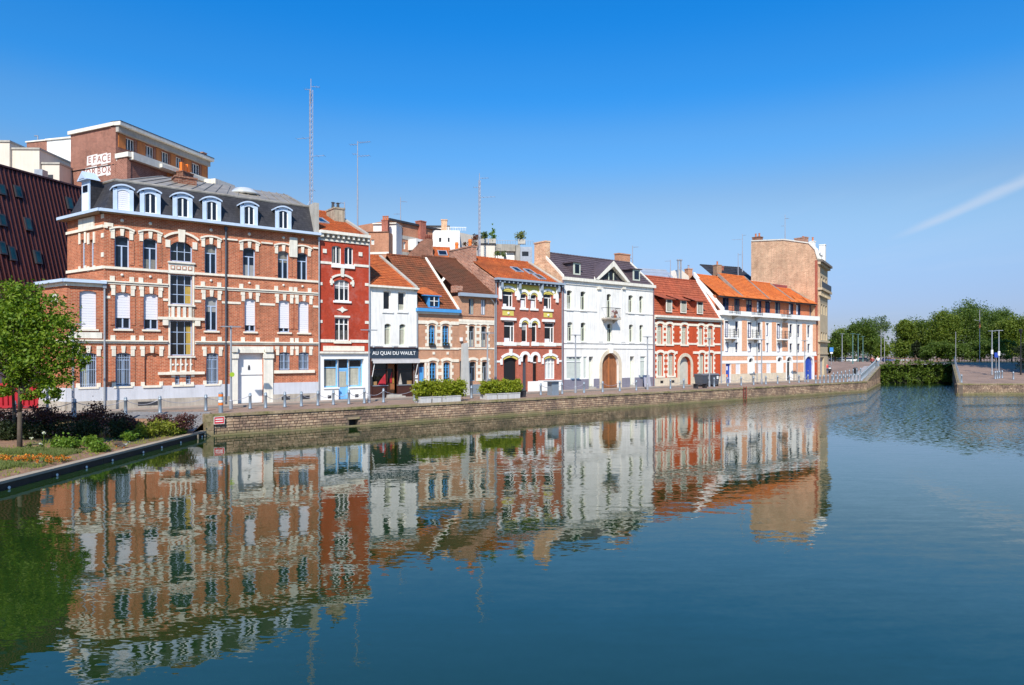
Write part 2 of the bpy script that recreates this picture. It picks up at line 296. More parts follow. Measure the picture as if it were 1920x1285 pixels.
# ------------------------------------------------------------------ facade frames
class Frame:
    """a vertical facade plane: x along it, y into the building, z up, with its own thing or a shared one"""
    def __init__(s, ox, oy, ang, root=None, name=None, label=None, cat='house', group=None):
        s.ox, s.oy, s.ang = ox, oy, ang; s.dx, s.dy = math.cos(ang), math.sin(ang)
        s.root = root if root else thing(name, label, cat, (ox, oy, 0), ang, group)
        if root:
            rl, ra = root.location, root.rotation_euler.z
            d = Vector((ox-rl.x, oy-rl.y)); s.lo = Vector((d.x*math.cos(-ra)-d.y*math.sin(-ra), d.x*math.sin(-ra)+d.y*math.cos(-ra), 0)); s.la = ang-ra
        else: s.lo = Vector((0,0,0)); s.la = 0.0
        s.ops = []
    def X(s, px, y=0.0):
        t = (px-CX)/FPX; ox, oy = s.ox - y*s.dy, s.oy + y*s.dx
        return (t*oy-ox)/(s.dx-t*s.dy)
    def Z(s, px, py, y=0.0):
        return H + (CY-py)*(s.oy + y*s.dx + s.X(px, y)*s.dy)/FPX
    def back(s, px, x0):
        """depth y at which the line running inwards from x0 reaches photo column px"""
        t = (px-CX)/FPX; ox, oy = s.ox + x0*s.dx, s.oy + x0*s.dy
        return (t*oy-ox)/(-s.dy - t*s.dx)
    def zback(s, py, x0, y): return H + (CY-py)*(s.oy + x0*s.dy + y*s.dx)/FPX
    def place(s, loc):
        c, n = math.cos(s.la), math.sin(s.la)
        return (s.lo.x + loc[0]*c - loc[1]*n, s.lo.y + loc[0]*n + loc[1]*c, loc[2])
    def add(s, mb, name, mat, loc=(0,0,0), kind=None, smooth=False):
        return part(mb, name, mat, s.root, s.place(loc), s.la, kind, smooth)
    def box(s, name, mat, x0, x1, y0, y1, z0, z1): return s.add(MB().box(x0,x1,y0,y1,z0,z1), name, mat)
    # ---- walls with real openings
    def wall(s, x0, x1, z0, z1, mat, depth=None, name='wall', top=None):
        ops = [o for o in s.ops if o['x0'] >= x0-1e-4 and o['x1'] <= x1+1e-4 and o['z0'] >= z0-1e-4 and o['z1'] <= z1+1e-4]
        xs = sorted({round(v,4) for o in ops for v in (o['x0'],o['x1'])} | {x0,x1}); zs = sorted({round(v,4) for o in ops for v in (o['z0'],o['z1'])} | {z0,z1})
        mb = MB()
        for i in range(len(xs)-1):
            for k in range(len(zs)-1):
                a, b, c, d = xs[i], xs[i+1], zs[k], zs[k+1]; mx_, mz_ = (a+b)/2, (c+d)/2
                if any(o['x0'] < mx_ < o['x1'] and o['z0'] < mz_ < o['z1'] for o in ops): continue
                mb.face((a,0,c),(b,0,c),(b,0,d),(a,0,d))
        for o in ops:
            a, b, c, d, r = o['x0'], o['x1'], o['z0'], o['z1'], o['rev']
            mb.face((a,0,c),(a,0,d),(a,r,d),(a,r,c)); mb.face((b,0,c),(b,r,c),(b,r,d),(b,0,d))
            mb.face((a,0,c),(a,r,c),(b,r,c),(b,0,c)); mb.face((a,0,d),(b,0,d),(b,r,d),(a,r,d))
            if o['rise']:
                w, h = (b-a)/2, o['rise']; R_ = (w*w+h*h)/(2*h); cz = d-R_; n = 12; cxm = (a+b)/2
                arc = [(cxm-w + 2*w*i/n) for i in range(n+1)]; arc = [(x, cz+math.sqrt(max(0,R_*R_-(x-cxm)**2))) for x in arc]
                for i in range(n):
                    (p,q),(p2,q2) = arc[i],arc[i+1]
                    mb.face((p,0,q),(p2,0,q2),(p2,0,d),(p,0,d)) if min(q,q2) < d-1e-5 else None
                    mb.face((p,0,q),(p,r,q),(p2,r,q2),(p2,0,q2))
        if depth:
            mb.face((x0,0,z0),(x0,0,z1),(x0,depth,z1),(x0,depth,z0)); mb.face((x1,0,z0),(x1,depth,z0),(x1,depth,z1),(x1,0,z1))
            mb.face((x0,depth,z0),(x0,depth,z1),(x1,depth,z1),(x1,depth,z0)); mb.face((x0,0,z1),(x1,0,z1),(x1,depth,z1),(x0,depth,z1))
        return s.add(mb, name, mat)
    # ---- an opening with its window
    def opening(s, x0, x1, z0, z1, rise=0.0, rev=0.2):
        o = dict(x0=round(x0,4), x1=round(x1,4), z0=round(z0,4), z1=round(z1,4), rise=rise, rev=rev); s.ops.append(o); return o
    def window(s, x0, x1, z0, z1, rise=0.0, rev=0.2, v=(0.5,), h=(0.7,), frame=None, pane=None, sill=None, fw=0.065, bars=0, shutter=None, cur=None, grid=None, name='window', pane_name='pane'):
        o = s.opening(x0, x1, z0, z1, rise, rev); w, t = x1-x0, z1-z0
        mb = MB(); d0, d1 = -0.06, 0.0
        mb.box(0.001,fw,d0,d1,0.001,t-0.001); mb.box(w-fw,w-0.001,d0,d1,0.001,t-0.001); mb.box(fw,w-fw,d0,d1,0.001,fw); mb.box(fw,w-fw,d0,d1,t-fw,t-0.001)
        hh = sorted(h); zs = [fw] + [q*t for q in hh] + [t-fw]
        for q in hh: mb.box(fw,w-fw,d0,d1-0.004,q*t-fw*0.45,q*t+fw*0.45)
        for q in v:
            mb.box(q*w-fw*0.55,q*w+fw*0.55,d0-0.01,d1-0.004,fw,(zs[-2] if hh and grid is None and len(v)==1 else t)-fw*0.45)
        if grid:
            gx, gz = grid
            for i in range(1,gx): mb.box(w*i/gx-0.018,w*i/gx+0.018,d0+0.02,d1-0.006,fw,t-fw)
            for i in range(1,gz): mb.box(fw,w-fw,d0+0.02,d1-0.008,t*i/gz-0.018,t*i/gz+0.018)
        wd = s.add(mb, name, frame or WHITE, (x0, rev, z0))
        part(MB().face((0,-0.012,0),(w,-0.012,0),(w,-0.012,t),(0,-0.012,t)), pane_name, pane or GLASS, wd)
        if sill:
            sp_, sh, sm = sill; part(MB().box(-0.1,w+0.1,-rev-sp_,-rev+0.12,-sh,0.0), 'sill', sm, wd)
        if shutter is not None:
            q = MB(); zb = shutter*t; n = max(4, int((t-zb)/0.14))
            for i in range(n): q.box(0.02,w-0.02,-0.10+0.006*(i%2),-0.065,zb+(t-zb)*i/n,zb+(t-zb)*(i+1)/n-0.008)
            part(q, 'roller_shutter', SHUTTER, wd)
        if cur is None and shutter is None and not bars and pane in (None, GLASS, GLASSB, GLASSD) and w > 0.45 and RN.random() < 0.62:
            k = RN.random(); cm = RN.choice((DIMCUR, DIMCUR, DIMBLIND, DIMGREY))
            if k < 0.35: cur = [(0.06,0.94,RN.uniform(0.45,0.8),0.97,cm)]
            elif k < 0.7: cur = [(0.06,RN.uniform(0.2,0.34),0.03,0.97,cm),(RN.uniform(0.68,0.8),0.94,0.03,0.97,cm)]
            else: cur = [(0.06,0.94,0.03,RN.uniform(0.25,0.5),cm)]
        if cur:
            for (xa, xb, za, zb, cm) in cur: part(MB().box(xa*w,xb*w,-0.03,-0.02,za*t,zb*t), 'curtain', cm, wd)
        if bars:
            q = MB()
            for i in range(bars): xx = w*(i+0.5)/bars; q.box(xx-0.009,xx+0.009,-rev*0.6-0.009,-rev*0.6+0.009,0.02,t-0.06)
            for zf in (0.08, 0.5, 0.86): q.box(0,w,-rev*0.6-0.012,-rev*0.6+0.012,zf*t-0.01,zf*t+0.01)
            part(q, 'window_bars', FRAMEBLUE, wd)
        return o
    def row(s, cols, ref, **kw):
        """windows between photo columns; ref = (column, top row, bottom row) measured on one of them"""
        zt, zb = s.Z(ref[0], ref[1]), s.Z(ref[0], ref[2])
        return [s.window(s.X(a), s.X(b), zb, zt, **kw) for a, b in cols]
    def arch_band(s, name, mat, o, t, proj, rise=None, ext=0.0, z=None, y0=0.0, n=10, foot=0.0):
        """a moulding that follows the head of an opening"""
        a, b = o['x0']-ext, o['x1']+ext; w = (b-a)/2; h = rise if rise else max(o['rise'], 0.01); zt = (z if z is not None else o['z1']); R_ = (w*w+h*h)/(2*h); cz = zt-R_; cxm = (a+b)/2
        a0 = math.asin(min(1, w/R_));  a0 = a0 if h <= w+1e-6 else a0
        pts_i = [(cxm+R_*math.sin(-a0+2*a0*i/n), cz+R_*math.cos(-a0+2*a0*i/n)) for i in range(n+1)]
        pts_o = [(cxm+(R_+t)*math.sin(-a0+2*a0*i/n), cz+(R_+t)*math.cos(-a0+2*a0*i/n)) for i in range(n+1)]
        mb = MB()
        for i in range(n): mb.prism([pts_i[i], pts_i[i+1], pts_o[i+1], pts_o[i]], y0-proj, y0+0.002)
        if foot:
            mb.box(a-t, a, y0-proj, y0+0.002, cz+R_*math.cos(a0)-foot, cz+R_*math.cos(a0)); mb.box(b, b+t, y0-proj, y0+0.002, cz+R_*math.cos(a0)-foot, cz+R_*math.cos(a0))
        return s.add(mb, name, mat)
    def quoins(s, name, mat, o, w1=0.16, w2=0.3, bh=0.26, proj=0.03, head=0.0):
        """toothed stone jambs either side of an opening"""
        for sd_, e in ((-1,o['x0']),(1,o['x1'])):
            mb = MB(); z = o['z0']; i = 0
            while z < o['z1']-0.02:
                zt = min(z+bh, o['z1']); ww = w2 if i % 2 == 0 else w1
                mb.box(min(e,e+sd_*ww), max(e,e+sd_*ww), -proj, 0.002, z, zt-0.006); z = zt; i += 1
            s.add(mb, name, mat)
    def tile_roof(s, x0, x1, y0, z0, y1, z1, mat, course=0.3, thick=0.06, name='roof', both=True):
        """stepped tile courses from eave (y0,z0) to ridge (y1,z1), and the slope behind the ridge"""
        L = math.hypot(y1-y0, z1-z0); n = max(3, int(L/course)); mb = MB(); ny, nz = -(z1-z0)/L, (y1-y0)/L
        for i in range(n):
            a, b = i/n, (i+1)/n; ya, za, yb, zb = y0+(y1-y0)*a, z0+(z1-z0)*a, y0+(y1-y0)*b, z0+(z1-z0)*b
            lift = 0.045
            mb.prism_x([(ya,za),(yb,zb),(yb+ny*0.008,zb+nz*0.008),(ya+ny*lift,za+nz*lift)], x0, x1)
        if both: mb.face((x0,y1,z1),(x1,y1,z1),(x1,2*y1-y0,z0),(x0,2*y1-y0,z0))
        r = s.add(mb, name, mat)
        rd = MB(); m = max(2, int((x1-x0)/0.4))
        for i in range(m):
            xa = x0+(x1-x0)*i/m; xb = x0+(x1-x0)*(i+1)/m
            rd.tube((xa,y1,z1+0.02),(xb-0.015,y1,z1+0.03),0.10,0.115,8)
        part(rd, 'ridge_tile', mat, r)
        return r
    def verge(s, x0, x1, y0, z0, y1, z1, mat, up=0.18, name='verge'):
        mb = MB().prism_x([(y0,z0-0.25),(y1,z1-0.25),(y1,z1+up),(y0,z0+up)], x0, x1)
        return s.add(mb, name, mat)
    def gable(s, x0, x1, y0, z0, y1, z1, zb, mat, name='gable_wall'):
        """party wall following the roof: from eave (y0,z0) to ridge (y1,z1) and down behind"""
        return s.add(MB().prism_x([(y0,zb),(2*y1-y0,zb),(2*y1-y0,z0),(y1,z1),(y0,z0)], x0, x1), name, mat)
    def chimney(s, x, y, w, d, z0, z1, mat, pots=2, parent=None, pot_mat=None, name='chimney'):
        mb = MB().box(-w/2,w/2,-d/2,d/2,0,z1-z0).box(-w/2-0.05,w/2+0.05,-d/2-0.05,d/2+0.05,z1-z0,z1-z0+0.12)
        ch = s.add(mb, name, mat, (x,y,z0))
        for i in range(pots):
            q = MB().lathe([(0.13,0),(0.11,0.3),(0.10,0.42),(0.135,0.44),(0.135,0.5)], 8)
            part(q, 'chimney_pot', pot_mat or TERRACOTTA, ch, ((i-(pots-1)/2)*(w/max(pots,1)), 0, z1-z0+0.12))
        return ch
    def skylight(s, x, w, y0, z0, y1, z1, f0, f1, glass_m=None):
        """roof window on the slope between fractions f0 and f1"""
        L = math.hypot(y1-y0, z1-z0); ny, nz = -(z1-z0)/L, (y1-y0)/L
        P = lambda f, k: (y0+(y1-y0)*f+ny*k, z0+(z1-z0)*f+nz*k)
        mb = MB()
        mb.prism_x([P(f0,0.0),P(f1,0.0),P(f1,0.12),P(f0,0.12)], x-w/2, x-w/2+0.07); mb.prism_x([P(f0,0.0),P(f1,0.0),P(f1,0.12),P(f0,0.12)], x+w/2-0.07, x+w/2)
        e = 0.07/L; mb.prism_x([P(f0,0),P(f0+e,0),P(f0+e,0.118),P(f0,0.118)], x-w/2+0.07, x+w/2-0.07); mb.prism_x([P(f1-e,0),P(f1,0),P(f1,0.118),P(f1-e,0.118)], x-w/2+0.07, x+w/2-0.07)
        sk = s.add(mb, 'skylight', CORNGREY)
        (a,b),(c,d) = P(f0+e,0.08), P(f1-e,0.08)
        part(MB().face((x-w/2+0.07,a,b),(x+w/2-0.07,a,b),(x+w/2-0.07,c,d),(x-w/2+0.07,c,d)), 'pane', glass_m or GLASSB, sk)

def text_mesh(body, size, mat, depth=0.01):
    cu_ = bpy.data.curves.new('lettering', 'FONT'); cu_.body = body; cu_.size = size; cu_.extrude = depth; cu_.align_x = 'CENTER'; cu_.align_y = 'CENTER'; cu_.offset = size*0.005
    ob = bpy.data.objects.new('lettering', cu_); COL.objects.link(ob)
    me = bpy.data.meshes.new_from_object(ob.evaluated_get(bpy.context.evaluated_depsgraph_get()))
    bpy.data.objects.remove(ob); bpy.data.curves.remove(cu_)
    me.transform(Matrix.Rotation(rad(90), 4, 'X')); me.materials.clear(); me.materials.append(mat); me.name = 'lettering'
    return me

# the line of the housefronts
ROW = math.atan2(1280, 1640)
P0 = Vector((4.55, 60.7))
DV = Vector((math.cos(ROW), math.sin(ROW))); NI = Vector((-DV.y, DV.x))
def row_u(px, y=0.0):
    o = P0 + NI*y; t = (px-CX)/FPX; return (t*o.y-o.x)/(DV.x-t*DV.y)
def row_pt(u, y=0.0): p = P0 + DV*u + NI*y; return (p.x, p.y)
def row_frame(pxl, name, label, cat='house', group='houses in the quayside row'):
    return Frame(*row_pt(row_u(pxl)), ROW, None, name, label, cat, group)

# ------------------------------------------------------------------ ground, water
WZ = -1.15
QE = -6.2                                   # the quay edge runs this far in front of the housefronts
u_q0 = -31.0; u_q1 = 44.0
Q0, Q1 = row_pt(u_q0, QE), row_pt(u_q1, QE)
Q2, Q3, R0 = (56.4, 104.5), (67.4, 104.5), (49.8, 76.3)
BX = -16.35                                  # edge of the planting bed
def paving_mat():
    t = NT('quay paving'); o, w, sp = t.coords()
    b = t.new('ShaderNodeTexBrick'); t.l.new(o, b.inputs['Vector']); b.inputs['Scale'].default_value = 1
    b.inputs['Color1'].default_value = (0.30,0.20,0.15,1); b.inputs['Color2'].default_value = (0.25,0.165,0.125,1); b.inputs['Mortar'].default_value = (0.16,0.12,0.09,1)
    b.inputs['Brick Width'].default_value = 0.22; b.inputs['Row Height'].default_value = 0.11; b.inputs['Mortar Size'].default_value = 0.008
    f = t.rng(t.noise(o, 0.35, 6, 0.65), 0.3, 0.7, 0.75, 1.2)
    t.set(t.b.inputs['Base Color'], t.mix(1.0, b.outputs[0], f, 'MULTIPLY')); t.b.inputs['Roughness'].default_value = 0.85
    t.bump(b.outputs['Fac'], -0.3, 0.01); return t.m
PAVING = paving_mat()
SLP = 0.063                                  # the street climbs past the end of the row
def along(x, y): return (x-Q1[0])*DV.x + (y-Q1[1])*DV.y
def zg(x, y):
    """height of the ground beyond the row and on the right bank"""
    s_ = along(x, y)
    far = 2.06-1.76*min(1,max(0,(y-104.5)/185))
    right = (x-R0[0])*(Q3[1]-R0[1]) - (y-R0[1])*(Q3[0]-R0[0]) > 0
    if right and y < 104.5: return max(0, (y-76.3)/28.2*2.06)
    return max(0, min(SLP*s_, far))
za = lambda p: (p[0], p[1], zg(*p))
gm = MB()
gm.face(*[(x,y,0) for x,y in [(-17.0,38.3), (BX-0.2,37.6), Q0, Q1, (Q1[0]+NI.x*400,Q1[1]+NI.y*400), (-1500,398), (-1500,38.3)]])
P33 = (Q1[0]+DV.x*33+NI.x*400, Q1[1]+DV.y*33+NI.y*400)
gm.face((*Q1,0), (*Q2,SLP*along(*Q2)), (*Q3,2.06), (*P33,2.06), (Q1[0]+NI.x*400,Q1[1]+NI.y*400,0))
gm.face((*R0,0), (800,76.3,0), (800,104.5,2.06), (*Q3,2.06))
gm.face((*P33,2.06), (*Q3,2.06), (80,290,0.3), (-200,420,0.3))
gm.face((*Q3,2.06), (800,104.5,2.06), (800,290,0.3), (80,290,0.3))
gm.face((-200,420,0.3), (80,290,0.3), (800,290,0.3), (3000,290,0.3), (3000,4500,0.3), (-3000,4500,0.3), (-1500,420,0.3), (-1500,398,0), (Q1[0]+NI.x*400,Q1[1]+NI.y*400,0), (*P33,2.06))
tag(part(gm, 'ground', PAVING, None), kind='structure')
sd = MB()                                    # raised pavement along the houses
(ax,ay),(bx,by),(cx_,cy_),(dx_,dy_) = row_pt(-40,-1.6), row_pt(43.6,-1.6), row_pt(43.6,0.6), row_pt(-40,0.6)
sd.prism_z([(ax,ay),(bx,by),(cx_,cy_),(dx_,dy_)], -0.05, 0.10)
PAVE2 = plain('pavement', (0.30, 0.235, 0.19), 0.85, 0.15, 1.0)
tag(part(sd, 'pavement', PAVE2, None), kind='structure')
kb = MB()
(ax,ay),(bx,by),(cx_,cy_),(dx_,dy_) = row_pt(-40,-1.78), row_pt(43.6,-1.78), row_pt(43.6,-1.603), row_pt(-40,-1.603)
kb.prism_z([(ax,ay),(bx,by),(cx_,cy_),(dx_,dy_)], -0.05, 0.105)
tag(part(kb, 'kerb', plain('kerb stone', (0.22,0.19,0.165), 0.8, 0.15, 1.5), None), kind='structure')
# grass and park road far off
GRASS = leaf('far grass', (0.09,0.13,0.02), (0.06,0.10,0.015))
LAWN = plain('lawn green', (0.095,0.135,0.022), 0.9, 0.25, 0.2)
tag(part(MB().face((72,108,2.06-1.76*3.5/185+0.03),(800,108,2.06-1.76*3.5/185+0.03),(800,268,0.55),(76,268,0.55)), 'lawn', LAWN, None), kind='structure')
tag(part(MB().face((-20,272,0.50),(700,272,0.50),(700,289,0.33),(-20,289,0.33)), 'road', plain('asphalt', (0.06,0.06,0.062), 0.9, 0.12, 0.4), None), kind='structure')

def water_mat():
    t = NT('canal water'); o = t.new('ShaderNodeTexCoord').outputs['Object']
    t.b.inputs['Base Color'].default_value = (0.012, 0.031, 0.006, 1); t.b.inputs['Roughness'].default_value = 0.012; t.b.inputs['IOR'].default_value = 1.8
    def slopes(scale, sx, sy, det, rot, k):
        m = t.new('ShaderNodeMapping'); t.l.new(o, m.inputs[0]); m.inputs['Scale'].default_value = (sx, sy, 1); m.inputs['Rotation'].default_value = (0,0,rot)
        n = t.new('ShaderNodeTexNoise'); t.l.new(m.outputs[0], n.inputs['Vector']); n.inputs['Scale'].default_value = scale; n.inputs['Detail'].default_value = det; n.inputs['Roughness'].default_value = 0.5
        v = t.new('ShaderNodeVectorMath', operation='SUBTRACT'); t.l.new(n.outputs['Color'], v.inputs[0]); v.inputs[1].default_value = (0.5,0.5,0.5)
        q = t.new('ShaderNodeVectorMath', operation='SCALE'); t.l.new(v.outputs[0], q.inputs[0]); t.set(q.inputs['Scale'], k); return q.outputs[0]
    def vadd(a, b):
        v = t.new('ShaderNodeVectorMath', operation='ADD'); t.l.new(a, v.inputs[0]); t.l.new(b, v.inputs[1]); return v.outputs[0]
    def n(scale, sx, sy, det):
        m = t.new('ShaderNodeMapping'); t.l.new(o, m.inputs[0]); m.inputs['Scale'].default_value = (sx, sy, 1); return t.noise(m.outputs[0], scale, det, 0.5)
    sp = t.new('ShaderNodeSeparateXYZ'); t.l.new(o, sp.inputs[0])
    # a breeze ruffles the open end of the basin and the channel; patches elsewhere
    reach = t.math('ADD', t.math('ADD', t.math('MULTIPLY', sp.outputs[0], 0.85), t.math('MULTIPLY', sp.outputs[1], 0.53)), t.math('MULTIPLY', n(0.06, 1, 1.5, 3), 14.0))
    far = t.rng(reach, 40, 60, 0.0, 1.0)
    patch = t.rng(n(0.05, 1, 1.3, 3), 0.40, 0.62, 0.55, 1.5)
    base = vadd(vadd(slopes(0.5, 1, 1.6, 1, 0.2, 0.006), slopes(2.2, 0.36, 1.6, 2, 0.10, t.math('MULTIPLY', patch, 0.037))), slopes(9.0, 0.6, 1.5, 1, -0.1, 0.027))
    tot = vadd(base, slopes(5.5, 0.7, 1.4, 2, 0.2, t.math('MULTIPLY', far, 1.0)))
    s2 = t.new('ShaderNodeSeparateXYZ'); t.l.new(tot, s2.inputs[0]); c = t.new('ShaderNodeCombineXYZ'); t.l.new(s2.outputs[0], c.inputs[0]); t.l.new(s2.outputs[1], c.inputs[1]); c.inputs[2].default_value = 1.0
    nn = t.new('ShaderNodeVectorMath', operation='NORMALIZE'); t.l.new(c.outputs[0], nn.inputs[0]); t.l.new(nn.outputs[0], t.b.inputs['Normal'])
    return t.m
tag(part(MB().face((-120,-120,WZ),(260,-120,WZ),(260,112,WZ),(-120,112,WZ)), 'water', water_mat(), None), kind='structure')

# ------------------------------------------------------------------ quay walls built of stones
def stone_mat(name, ca, cb, cc_):
    t = NT(name); oi = t.new('ShaderNodeObjectInfo'); g = t.new('ShaderNodeNewGeometry'); o, w, sp = t.coords()
    wpos = g.outputs['Position']
    r = t.math('FRACT', t.math('ADD', oi.outputs['Random'], g.outputs['Random Per Island']))
    col = t.mix(r, ca, cb); col = t.mix(t.rng(t.noise(wpos, 0.7, 6, 0.75), 0.44, 0.60, 0, 0.85), col, cc_)
    k = t.rng(t.noise(wpos, 7, 5, 0.7), 0.3, 0.7, 0.65, 1.3)
    spz = t.new('ShaderNodeSeparateXYZ'); t.l.new(wpos, spz.inputs[0])
    # algae on the courses that the water wets
    alg = t.math('MULTIPLY', t.rng(spz.outputs[2], -0.80, -1.05, 0, 0.9), t.rng(t.noise(wpos, 1.3, 4), 0.35, 0.6, 0.35, 1))
    col = t.mix(alg, t.mix(1.0, col, k, 'MULTIPLY'), (0.19, 0.17, 0.085))
    t.set(t.b.inputs['Base Color'], col); t.b.inputs['Roughness'].default_value = 0.9; t.b.inputs['Specular IOR Level'].default_value = 0.2
    t.bump(t.noise(wpos, 18, 5), 0.5, 0.03); return t.m
STONE = stone_mat('quay sandstone', (0.50,0.36,0.24), (0.28,0.18,0.125), (0.15,0.105,0.085))
COPING = stone_mat('mossy coping', (0.31,0.235,0.15), (0.25,0.19,0.12), (0.15,0.145,0.05))
MORTAR = plain('wall mortar', (0.13,0.10,0.075), 0.95, 0.2, 2)
def quay_wall(p, q, label, individual, course_seed, gap=None, rise=None):
    L = math.hypot(q[0]-p[0], q[1]-p[1]); ang = math.atan2(q[1]-p[1], q[0]-p[0]); rn = random.Random(course_seed)
    root = thing('quay_wall', label, 'wall', (p[0],p[1],0), ang)
    core = MB()
    if gap:
        core.box(0,gap[0],0.06,0.5,-1.9,-0.13); core.box(gap[1],L,0.06,0.5,-1.9,-0.13); core.box(gap[0],gap[1],0.06,0.5,-0.72,-0.13); core.box(gap[0]-0.1,gap[1]+0.1,0.9,0.95,-1.9,-0.13)
        part(MB().box(gap[0]-0.08,gap[1]+0.08,-0.02,0.058,-0.72,-0.60), 'drain_lintel', COPING, root)
        part(MB().face((gap[0],0.48,-1.9),(gap[1],0.48,-1.9),(gap[1],0.48,-0.72),(gap[0],0.48,-0.72)), 'drain_mouth', BLACK, root)
    else: core.box(0,L,0.06,0.5,-1.9,-0.13)
    part(core, 'wall_core', MORTAR, root)
    part(MB().box(-0.02 if not gap else 0.0,L,-0.10,0.055,-1.9,-1.09), 'footing_ledge', COPING, root)
    shapes = []
    for k in range(14):
        w = 0.17+0.035*(k%7); h = 0.138; mb = MB(); j = lambda a: rn.uniform(-a,a); d = 0.006+0.02*rn.random()
        mb.add([(0+j(.008),0.07,0),(w+j(.008),0.07,0),(w+j(.01),0.07,h),(0+j(.01),0.07,h),
                (0.018,d,0.018),(w-0.018,d+j(.006),0.018),(w-0.02,d+j(.006),h-0.018),(0.02,d,h-0.02)],
               [(4,5,6,7),(0,1,5,4),(1,2,6,5),(2,3,7,6),(3,0,4,7)])
        shapes.append((w, mb.mesh('stone', STONE), mb))
    rest = MB(); cnt = 0; items = []
    for r in range(6):
        x = 0.0; z = -1.09+0.160*r
        while x < L-0.2:
            w, me, mb = shapes[rn.randrange(14)]
            if x+w > L: w2 = L-x
            if not (gap and z < -0.60 and x+w > gap[0] and x < gap[1]): items.append((x, z, me, mb))
            x += w+0.022
    items.sort(key=lambda t: t[0])
    for x, z, me, mb in items:
        if cnt < individual:
            o = link('stone', me, root, (x, 0.0, z)); cnt += 1
        else: rest.add([(vx+x, vy, vz+z) for vx,vy,vz in mb.v], mb.f)
    if rest.v: part(rest, 'stonework', STONE, root, kind='stuff')
    x = 0.0; cs = []
    for k in range(4):
        w = 0.8+0.15*k; cs.append((w, MB().add([(0,-0.05,0),(w,-0.05,0),(w,0.5,0),(0,0.5,0),(0.012,-0.035,0.135),(w-0.012,-0.04,0.135),(w-0.012,0.49,0.135),(0.012,0.49,0.135)],[(0,1,5,4),(1,2,6,5),(2,3,7,6),(3,0,4,7),(4,5,6,7),(0,3,2,1)]).mesh('coping_stone', COPING)))
    if rise:
        SB = brick('coursed quay stone', (0.33,0.22,0.145), (0.25,0.16,0.11), (0.13,0.10,0.075), 0.34, 0.16, 0.02, stain=0.4)
        part(MB().prism([(0,-0.13),(L,-0.13),(L,rise[1]),(0,rise[0]+0.01)],0.012,0.5), 'ramp_wall', SB, root)
        part(MB().add([(0,-0.06,rise[0]),(L,-0.06,rise[1]),(L,0.5,rise[1]),(0,0.5,rise[0]),(0,-0.06,rise[0]+0.13),(L,-0.06,rise[1]+0.13),(L,0.5,rise[1]+0.13),(0,0.5,rise[0]+0.13)],[(0,1,5,4),(1,2,6,5),(2,3,7,6),(3,0,4,7),(4,5,6,7)]), 'sloping_coping', COPING, root)
    while x < L-0.3 and not rise:
        w, me = cs[rn.randrange(4)]; link('coping_stone', me, root, (x,0,-0.125)); x += w+0.008
    return root
gxa = row_u(655, QE)-u_q0; gxb = row_u(672, QE)-u_q0
quay_wall(Q0, Q1, 'long brown sandstone quay wall along the water below the housefronts', 290, 3, (gxa, gxb))
quay_wall(Q1, Q2, 'short stone quay wall bending away beyond the beige corner building', 120, 4, None, (-0.11, SLP*along(*Q2)-0.1))
quay_wall(R0, (130,76.3), 'stone quay wall of the right bank facing the water', 200, 5)
quay_wall(Q3, R0, 'shaded stone wall along the side of the right bank channel', 60, 6, None, (1.95, -0.11))
# pier at the left end of the quay wall with its red board
pr = thing('stone_pier', 'mossy stone pier ending the quay wall beside the planting bed', 'pier', (Q0[0], Q0[1], 0), ROW)
for i in range(4): part(MB().box(-0.42,-0.004,-0.09+0.012*(i%2),0.55,-1.7+0.43*i,-1.7+0.43*(i+1)-0.012), 'stone', COPING, pr)
sg = thing('warning_board', 'red board with two white lines on the end pier of the quay wall', 'sign', (*row_pt(row_u(411,QE-0.14),QE-0.14),-0.50), ROW)
part(MB().box(-0.25,0.25,0,0.03,0,0.36), 'board', SIGNRED, sg)
for z0 in (0.10,0.22): part(MB().box(-0.19,0.19,-0.006,-0.001,z0,z0+0.05), 'white_line', WHITE, sg)
fr_ = MB().box(-0.27,-0.252,-0.008,0.032,-0.02,0.38).box(0.252,0.27,-0.008,0.032,-0.02,0.38).box(-0.252,0.252,-0.008,0.032,0.362,0.38).box(-0.252,0.252,-0.008,0.032,-0.02,-0.002)
part(fr_, 'board_edge', WHITE, sg)
# ladders on the wall
for px, py, lab, gw in ((1397, 0, 'rust red iron ladder fixed to the quay wall below the modern apartments', 0.42),):
    u = row_u(px, QE-0.12); L_ = thing('ladder', lab, 'ladder', (*row_pt(u, QE-0.12), -1.5), ROW)
    for sx in (-gw/2, gw/2): part(MB().tube((sx,0,0),(sx,0,1.62),0.035), 'rail', RUST, L_)
    for k in range(6): part(MB().tube((-gw/2,0,0.15+0.27*k),(gw/2,0,0.15+0.27*k),0.02,None,6), 'rung', RUST, L_)

# ------------------------------------------------------------------ planting bed on the left
def bed_z(x, y):
    z = -0.86 + min(0.26, max(0, (BX-x)*0.05))
    if y > 35.6: z += (0.0-z)*min(1, (y-35.6)/2.6)
    return z
def soil_mat():
    t = NT('bed soil'); o = t.new('ShaderNodeTexCoord').outputs['Object']
    a = t.rng(t.noise(o, 1.2, 6, 0.7), 0.35, 0.65, 0, 1); col = t.mix(a, (0.30,0.165,0.095), (0.17,0.10,0.062))
    col = t.mix(t.rng(t.noise(o, 0.5, 4), 0.5, 0.62, 0, 0.7), col, (0.13,0.12,0.04)); k = t.rng(t.noise(o, 12, 4), 0.3, 0.7, 0.7, 1.25)
    t.set(t.b.inputs['Base Color'], t.mix(1.0, col, k, 'MULTIPLY')); t.b.inputs['Roughness'].default_value = 0.95; t.bump(t.noise(o, 8, 6), 0.8, 0.06); return t.m
bm_ = MB(); xs_ = [BX-0.28-0.5*i for i in range(60)]; ys_ = [6+0.5*i for i in range(66)]
